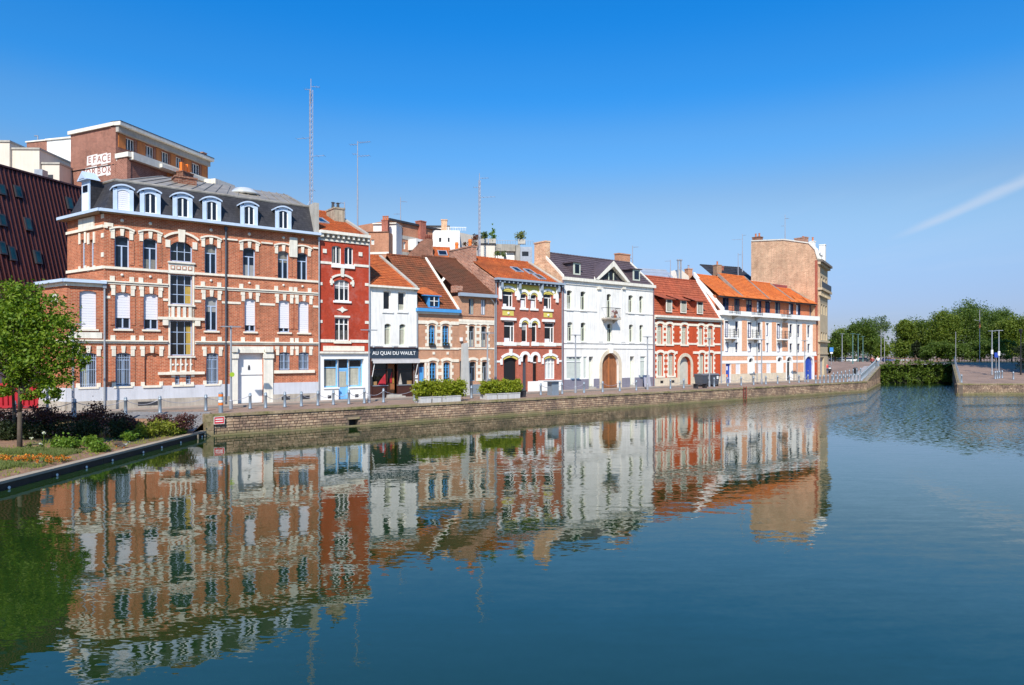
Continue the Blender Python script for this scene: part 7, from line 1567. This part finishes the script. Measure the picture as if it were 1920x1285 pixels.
mast(1392,439,97,15.0,'aerial mast left of the beige corner building',0.05,((0.97,0.5,0.2,2),(0.86,1.4,2.8,4)),False)
mast(1384,475,98,14.0,'short aerial over the dark slate roof',0.05,((0.95,0.5,0.5,2),),False)
mast(1472,403,98,18.0,'thin aerial on top of the blank brick gable',0.05,((0.9,0.6,0.3,3),(0.7,0.5,3.0,2)),False)
mast(1257,487,89,13.0,'small aerial on the pale zinc roof',0.05,((0.93,0.7,2.8,4),),False)
mast(646,379,53.5,13.8,'small aerial on the sooty chimney of the red house',0.05,((0.95,0.9,2.9,4),),False)

# ================================================================== PLANTS OF THE BED AND TREES
FT = leaf('robinia leaf', (0.065,0.14,0.008), (0.21,0.29,0.022))
tb = [(-0.5,0,6.25,.75,.8,.95),(0.35,0,6.15,.7,.75,.9),(1.25,0.1,5.65,.85,.9,.85),(-1.3,0.2,5.3,1.15,1.1,1.1),(0.2,-.4,5.0,1.2,1.1,1.1),(1.75,0,4.75,.85,.95,.9),(2.25,.1,3.95,.6,.75,.75),(-.8,-.3,3.95,1.1,1.1,.9),(0.75,-.3,3.75,1.0,1.0,.85),(1.75,0,3.1,.75,.75,.6),(-1.9,0,3.5,.9,.9,.9),(-2.7,0,5.2,1.1,1.1,1.2),(0.55,0.2,2.75,.6,.6,.4),(-0.5,0,2.5,.6,.6,.4),(-3.2,0.3,3.6,.9,.9,.8),(1.35,0,2.35,.45,.5,.35),(0.2,0.2,2.1,.35,.4,.25)]
tb = [(b[0]*0.9-0.05,)+b[1:3]+tuple(v*0.84 for v in b[3:]) for b in tb]
for i in range(26):
    b = RN.choice(tb[:17]); an = RN.uniform(0,6.28); tb.append((b[0]+b[3]*1.05*math.cos(an), b[1]+RN.uniform(-.5,.3), b[2]+b[5]*1.05*math.sin(an), 0.26, 0.3, 0.26))
tree('bushy_tree','bright green bushy tree standing in the planting bed on the left',(-20.55,28.5,-0.66),7.2,2.8,FT,25000,0.075,0.095,2.7,None,tb,3,per=30,clump=0.30)
tree('slender_tree','thin dark trunked tree behind the bushy tree at the left edge',(-22.4,30.8,-0.6),6.0,1.6,FT,6000,0.075,0.07,3.0,None,[(-0.6,0,5.0,1.2,1.1,1.0),(0.4,0,4.4,1.0,1.0,0.8),(-1.2,0,4.0,0.9,0.9,0.8)],4,lean=-0.06,per=34,clump=0.34)
PUR = leaf('dark purple leaf', (0.07,0.030,0.034), (0.16,0.075,0.065)); YG = leaf('yellow green leaf', (0.16,0.20,0.02), (0.27,0.28,0.035)); MG = leaf('fresh green leaf', (0.08,0.17,0.015), (0.18,0.26,0.03)); DG = leaf('dark green leaf', (0.02,0.035,0.012), (0.045,0.06,0.02)); GR_ = leaf('grass blade', (0.10,0.14,0.03), (0.17,0.19,0.06))
px_at = lambda px, Y: (px-CX)/FPX*Y
for k,(px,Y,w_,h_,lab) in enumerate(((8,31.5,1.5,1.25,'dark purple leaved bush at the left edge behind the trunk'),(62,31.5,1.1,1.35,'dark purple leaved bush just right of the trunk'),(108,32.0,1.1,1.3,'purple bush behind the white flowers'),(158,32.6,1.1,1.45,'tallest purple bush before the corner house plinth'),(205,33.0,1.0,1.15,'dark bush behind the two ducks'),(248,33.4,0.8,0.8,'thin purple bush left of the yellow shoots'),(296,34.4,0.7,1.05,'purple leaved bush with long shoots above the yellow shrubs'),(342,34.9,0.9,1.0,'last purple leaved bush by the grey ramp'))):
    x = px_at(px,Y); zb_ = bed_z(x,Y); nb = 5
    bl = [(RN.uniform(-.5,.5)*w_, RN.uniform(-.2,.3), h_*RN.uniform(.4,.75), w_*RN.uniform(.3,.5), 0.35, h_*RN.uniform(.25,.42)) for _ in range(nb)]
    shrub('purple_shrub', lab, (x,Y,zb_), bl, PUR, 1500, 0.062, 'purple bushes along the bed', per=20, clump=0.4)
for k,(px,Y,w_,h_,lab) in enumerate(((60,30.9,1.4,0.75,'low dark green filler bush under the purple bushes left of centre'),(130,31.4,1.2,0.8,'low dark green bush behind the fresh green clumps'),(190,32.2,1.2,0.8,'low dark green bush behind the ducks'),(5,30.6,1.0,0.8,'dark green bush at the foot of the left edge'))):
    x = px_at(px,Y); shrub('dark_shrub', lab, (x,Y,bed_z(x,Y)), [(RN.uniform(-.7,.7)*w_,RN.uniform(-.1,.2),h_*.5,w_*.4,.35,h_*.5) for _ in range(4)], DG, 1800, 0.06, 'dark bushes under the purple ones', per=20, clump=0.4)
for k,(px,Y,w_,h_,lab,m) in enumerate(((110,28.8,0.35,0.55,'fresh green clump right of the white flowers',MG),(131,28.3,0.42,0.5,'fresh green clump left of the bare soil',MG),(168,29.4,0.3,0.5,'small fresh green clump before the dark bushes',MG),(183,28.4,0.4,0.45,'yellow green clump nearest the edging',MG),(241,31.6,0.35,0.4,'little green clump right of the ducks',MG),(276,33.2,0.45,0.75,'yellow green shrub in the middle of the bed',YG),(294,33.6,0.5,0.85,'tallest yellow green shrub by the purple shoots',YG),(318,34.2,0.45,0.7,'yellow green shrub right of its neighbours',YG),(262,32.8,0.4,0.5,'yellow shrub at the left end of the yellow group',YG),(340,35.0,0.3,0.35,'small green tuft near the ramp',MG))):
    x = px_at(px,Y); shrub('green_shrub', lab, (x,Y,bed_z(x,Y)), [(RN.uniform(-.4,.4)*w_,RN.uniform(-.2,.2),h_*RN.uniform(.35,.65),w_*.6,w_*.5,h_*.42) for _ in range(4)], m, 700, 0.065, 'green clumps in the bed', per=14, clump=0.45)
# grass strips and orange flowers: beyond counting
def blades(name, area, n, h, m, w_=0.012):
    (x0,x1,y0,y1) = area; X_ = NP.uniform(x0,x1,n); Y_ = NP.uniform(y0,y1,n); d = NP.normal(size=(n,2))*0.35*h; hh = h*NP.uniform(.5,1.2,n)
    zb = np.array([bed_z(a,b) for a,b in zip(X_,Y_)]); s = w_
    vs = np.stack([np.stack([X_-s,Y_,zb],1),np.stack([X_+s,Y_,zb],1),np.stack([X_+d[:,0]+s*.4,Y_+d[:,1],zb+hh],1),np.stack([X_+d[:,0]-s*.4,Y_+d[:,1],zb+hh],1)],1).reshape(-1,3)
    tag(part(leaf_mesh(name, vs, m), name, None, None), kind='stuff')
blades('grass', (-20.2,-17.6,22.6,24.8), 3500, 0.16, GR_); blades('grass', (-19.9,-17.6,26.6,28.0), 2600, 0.17, GR_); blades('grass', (-19.6,-16.9,24.2,25.0), 900, 0.10, GR_); blades('grass', (-22.0,-19.9,26.9,27.6), 900, 0.14, GR_); blades('ground_cover', (-21,-16.8,20,35), 2200, 0.07, YG, 0.02)
fl = [(-16.9-RN.uniform(0,5.2), 25.6+RN.uniform(-.5,.5), -0.69+RN.uniform(0,.05), 0.13,0.13,0.06) for i in range(110)]
tag(part(leaf_mesh('flower_carpet', leaves(fl, 2600, 0.042, 0.7, per=8), leaf('orange petals',(0.48,0.08,0.012),(0.74,0.36,0.04))), 'flower_carpet', None, None), kind='stuff')
tag(part(leaf_mesh('flower_leaves', leaves([(b[0],b[1],b[2]-0.04,0.2,0.2,0.05) for b in fl], 2600, 0.05, 0.7, per=8), GR_), 'flower_leaves', None, None), kind='stuff')
for px,Y,z_,lab in ((57,27.6,0.55,'white flower on a tall stem near the trunk'),(75,27.3,0.4,'white flower in the low cluster'),(81,27.9,0.75,'tallest white flower of the cluster')):
    x = px_at(px,Y); t = thing('white_flower', lab, 'flower', (x,Y,bed_z(x,Y)), 0, 'white flowers near the trunk')
    part(MB().tube((0,0,0),(0.03,0,z_),0.012,0.008,5), 'stem', MG, t); part(leaf_mesh('petals', leaves([(0.03,0,z_,0.07,0.07,0.03)],40,0.03,0.5,per=10), leaf('white petal',(0.7,0.7,0.62),(0.8,0.8,0.75))), 'petals', None, t); part(leaf_mesh('leaf', leaves([(0,0,z_*0.4,0.1,0.1,0.12)],40,0.06,0.5,per=10), GR_), 'leaf', None, t)
# two ducks resting by the edging
def duck(p, rz, lab, dark):
    t = thing('duck', lab, 'duck', p, rz, 'ducks on the bed')
    body = [(0.0,-0.20,0.10,0.02),(0.0,-0.14,0.11,0.055),(0.0,0.0,0.11,0.085),(0.0,0.12,0.13,0.06),(0.0,0.17,0.20,0.032),(0.0,0.19,0.25,0.036),(0.0,0.25,0.245,0.016),(0.0,0.29,0.24,0.010)]
    mb = MB(); n = 10; vs = []; 
    for x,y,z,r in body: vs += [(x+r*math.cos(2*math.pi*i/n), y, z+r*0.85*math.sin(2*math.pi*i/n)) for i in range(n)]
    fs = [(k*n+i,k*n+(i+1)%n,(k+1)*n+(i+1)%n,(k+1)*n+i) for k in range(len(body)-1) for i in range(n)]+[tuple(range(n)),tuple(range((len(body)-1)*n,len(body)*n))]
    part(MB().add(vs,fs), 'body', plain('duck brown',(0.10,0.065,0.04),0.8,0.3,20) if not dark else plain('duck grey',(0.30,0.29,0.27),0.8,0.3,10), t, smooth=True)
    part(MB().lathe([(0.034,0),(0.040,0.04),(0.03,0.075),(0,0.085)],10), 'head_plumage', plain('dark duck head',(0.015,0.03,0.02),0.5,0.1,3) if dark else plain('brown duck head',(0.09,0.06,0.035),0.7,0.1,3), t, (0,0.19,0.21), smooth=True)
    for sx in (-1,1): part(MB().prism_x([(-0.22,0.13),(0.08,0.10),(0.09,0.16),(-0.02,0.185),(-0.18,0.155)],sx*0.078-0.008,sx*0.078+0.008), 'wing', MATS.get('wing feather') or plain('wing feather',(0.07,0.05,0.04),0.8,0.2,10), t); part(MB().tube((sx*0.035,0.02,0.0),(sx*0.03,0.02,0.07),0.008,None,5).box(sx*0.035-0.02,sx*0.035+0.02,0.01,0.06,0.0,0.006), 'foot', ORANGEPAINT, t)
x = px_at(220,29.9); duck((x,29.9,bed_z(x,29.9)+0.01), 1.9, 'brown duck on the soil by the edging', False)
x = px_at(231,29.6); duck((x,29.6,bed_z(x,29.6)+0.01), -1.2, 'grey and dark headed duck right of the brown one', True)

# far trees
LA = leaf('far tree leaf', (0.050,0.092,0.012), (0.11,0.16,0.024)); LB = leaf('far pale tree leaf', (0.09,0.135,0.05), (0.14,0.18,0.07)); LC = leaf('far bright tree leaf', (0.085,0.135,0.016), (0.17,0.21,0.026)); LDK = leaf('very dark leaf',(0.012,0.022,0.008),(0.03,0.045,0.012))
def far_tree(px, Y, ytop, rpx, m, lab, seed, grp, n=9000, size=0.2, th=0.28):
    x = px_at(px,Y); zb_ = zg(x,Y); h = H+(CY-ytop)*Y/FPX-zb_
    return tree('broadleaf_tree', lab, (x,Y,zb_), h, rpx*Y/FPX, m, n, size, 0.22, h*th, grp, None, seed, per=40, clump=0.32)
GA, GB = 'trees beyond the beige corner building', 'trees on the far right bank'
for i,a in enumerate(((1566,128,622,26,LA,'dark tree directly right of the beige corner building'),(1585,150,618,30,LC,'round green tree behind the blue road sign'),(1609,138,603,32,LA,'tall layered chestnut in the middle of the left group'),(1632,185,590,34,LB,'pale grey green airy tree rising behind the chestnut'),(1643,150,630,24,LC,'low green tree at the right end of the left group'))): far_tree(*a, 20+i, GA, 10000, 0.2, 0.12)
for i,a in enumerate(((1697,160,600,24,LC,'small green tree at the left end of the right bank group'),(1722,165,590,36,LA,'broad green tree second from the left on the right bank'),(1757,158,577,42,LC,'big sunny green tree in the left half of the right bank group'),(1798,160,563,46,LA,'tall dark green tree in the middle of the right bank group'),(1838,166,557,44,LA,'tallest tree of the right bank group'),(1872,172,563,32,LA,'tall narrow tree right of the tallest one'),(1897,160,590,36,LC,'yellowish green tree near the right edge of the photo'),(1925,170,604,26,LC,'green tree cut by the right edge'))): far_tree(*a, 40+i, GB, 15000, 0.2, 0.07)
for i,(px,Y,ytop,rpx) in enumerate(((1738,150,640,30),(1782,150,636,32),(1828,150,638,32),(1872,150,636,32))): far_tree(px,Y,ytop,rpx,LA,('leafy undergrowth tree low before the sunny tree','leafy low tree before the tall dark tree','leafy low tree before the tallest tree','leafy low tree left of the yellowish tree')[i],60+i,'low trees under the right bank trees',6000,0.18,0.05)
t = far_tree(1716,112,638,7,LDK,'very dark narrow evergreen standing at the channel end',70,None,5000,0.14,0.05)
vs = leaves([(100+22*i, 430+RN.uniform(-15,15), 5, 14,8,RN.uniform(6,10)) for i in range(30)]+[(30+16*i, 330+RN.uniform(-10,10), 4, 10,6,RN.uniform(4.5,6.5)) for i in range(11)], 9000, 0.9, 0.4, per=30)
tag(part(leaf_mesh('distant_wood', vs, leaf('distant wood leaf',(0.05,0.085,0.035),(0.085,0.12,0.05))), 'distant_wood', None, None), kind='stuff')
# hedge bank closing the channel
t = thing('ivy_bank', 'dense green ivy bank closing the end of the channel', 'hedge', (Q2[0],Q2[1],0)); Lb = Q3[0]-Q2[0]+0.6
part(leaf_mesh('foliage', leaves([(0.45*i-0.2, 0.6+RN.uniform(-.3,.3), -0.4+0.95*j+RN.uniform(-.2,.2), 0.6,0.7,0.7) for i in range(27) for j in range(3)], 9000, 0.16, 0.4, per=30), leaf('ivy leaf',(0.05,0.10,0.012),(0.13,0.18,0.02))), 'foliage', None, t)
part(MB().box(-0.3,Lb,0.9,2.2,-1.6,1.7), 'bank_core', plain('bank earth',(0.03,0.035,0.015),0.95,0.2,2), t)
# clipped tree box at the right edge; shade put into the dark leaf colour
t = thing('clipped_tree', 'box clipped tree crown with shade painted in at the right edge of the photo', 'tree', (66.5,88,zg(66.5,88)))
part(leaf_mesh('crown', leaves([(-1.9+0.75*i,0.5*j,1.0+0.75*k,0.55,0.5,0.5) for i in range(8) for j in (-1,0,1) for k in range(4) if i>(0 if k>1 else 1)], 9000, 0.10, 0.45, per=30), LDK), 'crown', None, t); part(MB().tube((1,0,0),(1,0,2),0.12), 'trunk', BARK, t)
# tall trees added out of view, shaped to throw shade on the right bank
for i,(x,y) in enumerate(((68.5,73.5),(73,79.5),(79.5,85),(84,92),(94,106),(106,120))):
    tree('added_shade_tree','tall shade tree added out of view on the right bank, %s from the water'%nth(i),(x,y,zg(x,y)),33,5.2,LA,7000,0.42,0.35,11,'shade trees added out of view',[(RN.uniform(-2,2),RN.uniform(-2,2),z,RN.uniform(3.4,4.6),3.6,2.6) for z in (17,20,23,26,29,32)],90+i,per=40,clump=0.45)

# ================================================================== RIGHT BANK, FAR STREET, PEOPLE
for px,Y,h_,lab in ((1860,86,5.6,'slim lamp post left of its twin on the right bank'),(1873,83.5,5.75,'slim lamp post right of its twin on the right bank')):
    x = px_at(px,Y); t = lamp((x,Y,zg(x,Y)), h_, lab, GALV, 0.42, 'lamps on the right bank', 0); part(MB().lathe([(0.13,0),(0.13,0.55)],10), 'band', WHITE, t, (0,0,2.6))
x = px_at(1868,84.5); t = thing('blue_sign','small blue sign on a post between the two right bank lamps','sign',(x,84.5,zg(x,84.5))); part(MB().box(-0.22,0.22,-0.02,0.02,2.3,2.9), 'plate', ROYAL, t); part(MB().tube((0,0.03,0),(0,0.03,2.9),0.03), 'pole', GALV, t)
x = px_at(1914,86); t = thing('street_lamp','black lantern post cut by the right edge of the photo','street lamp',(x,86,zg(x,86))); part(MB().lathe([(0.10,0),(0.08,0.6),(0.055,5.2)],8), 'pole', BLACK, t); part(MB().lathe([(0.10,5.2),(0.22,5.6),(0.25,5.65),(0.05,5.8),(0,5.82)],8), 'lantern', BLACK, t)
for kb,(px,Y) in enumerate(((1803,77.2),(1866,81),(1870,81.3),(1874,81.6),(1879,82),(1900,80.5))):
    x = px_at(px,Y); o = link('bollard', BOL, None, (x,Y,zg(x,Y))); tag(o,('grey steel bollard alone at the corner of the right bank','grey bollard of the right bank cluster, leftmost','grey bollard of the right bank cluster, second','grey bollard of the right bank cluster, third','grey bollard of the right bank cluster, rightmost','grey steel bollard alone near the right edge')[kb],'bollard','bollards on the right bank')
t = thing('railing','low pale railing along the channel side of the right bank','railing',(R0[0],R0[1],0)); d = Vector((Q3[0]-R0[0],Q3[1]-R0[1])); 
for i in range(18):
    x, y = d.x*(i+0.5)/18+0.3, d.y*(i+0.5)/18; part(MB().tube((x,y,zg(R0[0]+x,R0[1]+y)-0.1),(x,y,zg(R0[0]+x,R0[1]+y)+0.95),0.035,None,6), 'post', GALV, t)
for k in (0.5,0.92): part(MB().tube((0.3,0,k),(d.x+0.3,d.y,2.06+k),0.022,None,6), 'rail', GALV, t)
# railing along the ramp on the left of the channel
t = thing('railing','pale steel railing along the rising quay ramp','railing',(Q1[0],Q1[1],0)); d = Vector((Q2[0]-Q1[0],Q2[1]-Q1[1])); zq = SLP*along(*Q2)
for i in range(16): part(MB().tube((d.x*i/15,d.y*i/15+0.15,zq*i/15-0.05),(d.x*i/15,d.y*i/15+0.15,zq*i/15+0.95),0.03,None,6), 'post', GALV, t)
part(MB().tube((0,0.15,0.92),(d.x,d.y+0.15,zq+0.92),0.022,None,6), 'rail', GALV, t)
PATHM = plain('pale quay path',(0.33,0.31,0.31),0.85,0.1,1)
tag(part(MB().face((Q1[0]-0.1,Q1[1]+0.5,0.02),(Q2[0]-0.1,Q2[1]+0.5,zq+0.02),(Q2[0]-1.7,Q2[1]+1.5,zg(Q2[0]-1.7,Q2[1]+1.5)+0.02),(Q1[0]-1.7,Q1[1]+1.5,zg(Q1[0]-1.7,Q1[1]+1.5)+0.02)),'path',PATHM,None),kind='structure')
TEAL = plain('teal post paint',(0.10,0.20,0.20),0.5,0.1,2)
for i,(px,Y) in enumerate(((1579,118),(1599,112),(1609,120),(1618,130),(1626,142))):
    x = px_at(px,Y); lamp((x,Y,zg(x,Y)), 5.0, 'thin teal lamp post %s in the file up the rising street'%('leftmost and set apart','second','in the middle','second last','last and farthest')[i] if i else 'pale lamp post set apart left of the teal lamp file', TEAL if i else GALV, 0.4, 'lamps up the rising street', 0.4)
x = px_at(1559,112); t = thing('road_sign','blue square road sign on a post beyond the beige building','sign',(x,112,zg(x,112))); part(MB().tube((0,0.03,0),(0,0.03,2.9),0.035), 'pole', GALV, t); part(MB().box(-0.30,0.30,-0.02,0.02,2.15,2.85), 'plate', plain('sign blue',(0.05,0.22,0.55),0.4,0.05,2), t); part(MB().box(-0.22,0.22,-0.026,-0.021,1.85,2.08), 'lower_plate', WHITE, t)
for px,Y,lab in ((1652,116,'dark slim pole left of a second one by the ivy bank'),(1658.5,122,'dark slim pole right of a first one by the ivy bank'),(1792,125,'slim dark pole before the sunny right bank trees'),(1837,112,'tall dark pole with a side arm on the right bank')):
    x = px_at(px,Y); t = thing('pole',lab,'pole',(x,Y,zg(x,Y))); part(MB().tube((0,0,0),(0,0,5.6 if px<1800 else 8.6),0.05,0.04), 'shaft', MASTGREY, t)
    if px > 1800: part(MB().tube((0,0,6.8),(-0.9,0,7.0),0.03), 'arm', MASTGREY, t); part(MB().lathe([(0.12,0),(0.14,1.0)],8), 'collar', OAK, t, (0,0,5.6))
t = thing('park_fence','brown wooden park fence before the far trees','fence',(px_at(1660,150),150,zg(px_at(1660,150),150)-0.1))
for i in range(56): part(MB().box(0.62*i,0.62*i+0.1,0,0.06,0,1.15), 'paling', plain('fence brown',(0.20,0.12,0.085),0.8,0.2,2), t)
part(MB().box(0,34.8,0.061,0.1,0.8,0.92).box(0,34.8,0.061,0.1,0.25,0.37), 'rail', MATS['fence brown'], t)
# cars
def car(p, rz, lab, paint, group, h=1.46):
    t = thing('parked_car', lab, 'car', p, rz, group)
    prof = [(-2.1,0.28),(2.1,0.28),(2.12,0.62),(1.95,0.80),(1.05,0.92),(-2.0,0.95),(-2.12,0.7)]
    part(MB().prism([(x,z) for x,z in prof],-0.85,0.85), 'body', paint, t)
    part(MB().add([(-1.95,-0.80,0.95),(1.0,-0.80,0.925),(1.0,0.80,0.925),(-1.95,0.80,0.95),(-1.55,-0.62,h),(0.25,-0.62,h),(0.25,0.62,h),(-1.55,0.62,h)],[(0,1,5,4),(1,2,6,5),(2,3,7,6),(3,0,4,7)]), 'window_band', GLASSD, t)
    part(MB().box(-1.56,0.26,-0.63,0.63,h,h+0.03), 'roof', paint, t)
    for sx in (-1.3,1.3):
        for sy in (-0.8,0.8):
            wq = part(MB().tube((sx,sy-0.1,0.31),(sx,sy+0.1,0.31),0.31,None,14), 'wheel', BLACK, t); part(MB().tube((sx,sy-0.105,0.31),(sx,sy+0.105,0.31),0.17,None,10), 'rim', GALV, wq)
    for sy in (-0.62,0.62): part(MB().box(2.0,2.125,sy-0.16,sy+0.16,0.6,0.74), 'headlight', WHITE, t); part(MB().box(-2.13,-2.05,sy-0.14,sy+0.14,0.68,0.86), 'tail_light', SIGNRED, t)
    part(MB().box(2.11,2.14,-0.26,0.26,0.40,0.52), 'number_plate', WHITE, t)
    return t
CP = [plain('car dark grey',(0.04,0.045,0.05),0.25,0.05,1),plain('car silver',(0.45,0.46,0.48),0.25,0.05,1),plain('car white',(0.75,0.75,0.74),0.25,0.05,1),plain('car blue',(0.05,0.09,0.22),0.25,0.05,1)]
car((44.6,98.5,zg(44.6,98.5)), rad(-100), 'dark car nosing out beside the beige corner building', CP[0], None)
for i,(px,k,lab) in enumerate(((1568,0,'dark grey car leftmost of the far parked file'),(1582,1,'silver car in the far parked file'),(1597,2,'white car in the far parked file'),(1621,0,'dark car right of the white one in the far file'),(1666,3,'dark blue car beyond the ivy bank'),(1690,1,'silver car half hidden by the dark evergreen'))):
    Y = 230+3*i; x = px_at(px,Y); car((x,Y,zg(x,Y)), 0.0, lab, CP[k], 'far parked cars')
# people
def skin(name, joints, edges, mat, parent):
    me = bpy.data.meshes.new(name); me.from_pydata([j[:3] for j in joints], edges, []); me.materials.append(mat)
    o = link(name, me, parent); o.modifiers.new('skin','SKIN').use_smooth_shade = True
    for i,j in enumerate(joints): me.skin_vertices[0].data[i].radius = (j[3], j[4] if len(j)>4 else j[3]); me.skin_vertices[0].data[i].use_root = (i==0)
    m = o.modifiers.new('sub','SUBSURF'); m.levels = 1; m.render_levels = 1; return o
SKINM = plain('skin',(0.45,0.25,0.17),0.6,0.05,4)
def person(p, rz, lab, top, legs, hair, stride=0.22):
    t = thing('person', lab, 'person', p, rz, None); s = stride
    J = [(0,0,0.93,.13,.10),(0,0,1.15,.12,.09),(0,0,1.38,.15,.09),(0,0,1.50,.055),(0,0.01,1.60,.085,.095),(0,0.01,1.70,.075,.085),
         (.19,0,1.40,.055),(.24,-.12,1.14,.042),(.23,.02,.92,.034),(.23,.07,.84,.035),(-.19,0,1.40,.055),(-.24,.12,1.14,.042),(-.23,.24,.94,.034),(-.23,.29,.87,.035),
         (.09,0,.86,.085),(.10,s*.6,.48,.06),(.10,s*.5,.08,.042),(.10,s*.5+.15,.04,.035),(-.09,0,.86,.085),(-.10,-s*.35,.48,.06),(-.10,-s,.10,.042),(-.10,-s+.14,.04,.035)]
    E = [(0,1),(1,2),(2,3),(3,4),(4,5),(2,6),(6,7),(7,8),(8,9),(2,10),(10,11),(11,12),(12,13),(0,14),(14,15),(15,16),(16,17),(0,18),(18,19),(19,20),(20,21)]
    skin('body', J, E, SKINM, t)
    g = lambda i,k=1.18: (*J[i][:3], J[i][3]*k+.01, (J[i][4] if len(J[i])>4 else J[i][3])*k+.01)
    skin('jacket', [g(1),g(0),g(2),g(6),g(7),g(8),g(10),g(11),g(12)], [(0,1),(0,2),(2,3),(3,4),(4,5),(2,6),(6,7),(7,8)], top, t)
    skin('trousers', [g(0),g(14),g(15),g(16),g(18),g(19),g(20)], [(0,1),(1,2),(2,3),(0,4),(4,5),(5,6)], legs, t)
    skin('hair', [(0,-.03,1.66,.085,.09),(0,-.02,1.73,.075,.08)], [(0,1)], hair, t)
DENIM = plain('denim',(0.06,0.10,0.22),0.8,0.1,4); HAIRD = plain('dark hair',(0.02,0.014,0.01),0.6,0.1,5)
person((43.35,94.2,zg(43.35,94.2)), rad(150), 'person in a red top and blue jeans walking by the dark car', SIGNRED, DENIM, HAIRD)
person((54.0,102.3,zg(54,102.3)), rad(20), 'person in a dark red jacket and dark trousers walking up the ramp', plain('dark red cloth',(0.30,0.05,0.05),0.8,0.1,4), plain('dark cloth',(0.02,0.02,0.025),0.8,0.1,4), HAIRD)
person((55.2,103.0,zg(55.2,103)), rad(30), 'person in a white shirt and pale jeans walking beside the dark red jacket', WHITE, plain('pale denim',(0.18,0.26,0.38),0.8,0.1,4), plain('brown hair',(0.10,0.05,0.02),0.6,0.1,5))
x = px_at(1604,92.5); t = thing('litter_bin','black litter bin among the bollards at the bend','litter bin',(x,92.5,zg(x,92.5))); part(MB().lathe([(0.25,0.1),(0.30,0.75),(0.32,0.8)],12), 'body', BLACK, t); part(MB().lathe([(0.32,0.8),(0.2,0.95),(0,0.97)],12), 'lid', CHARCOAL, t)
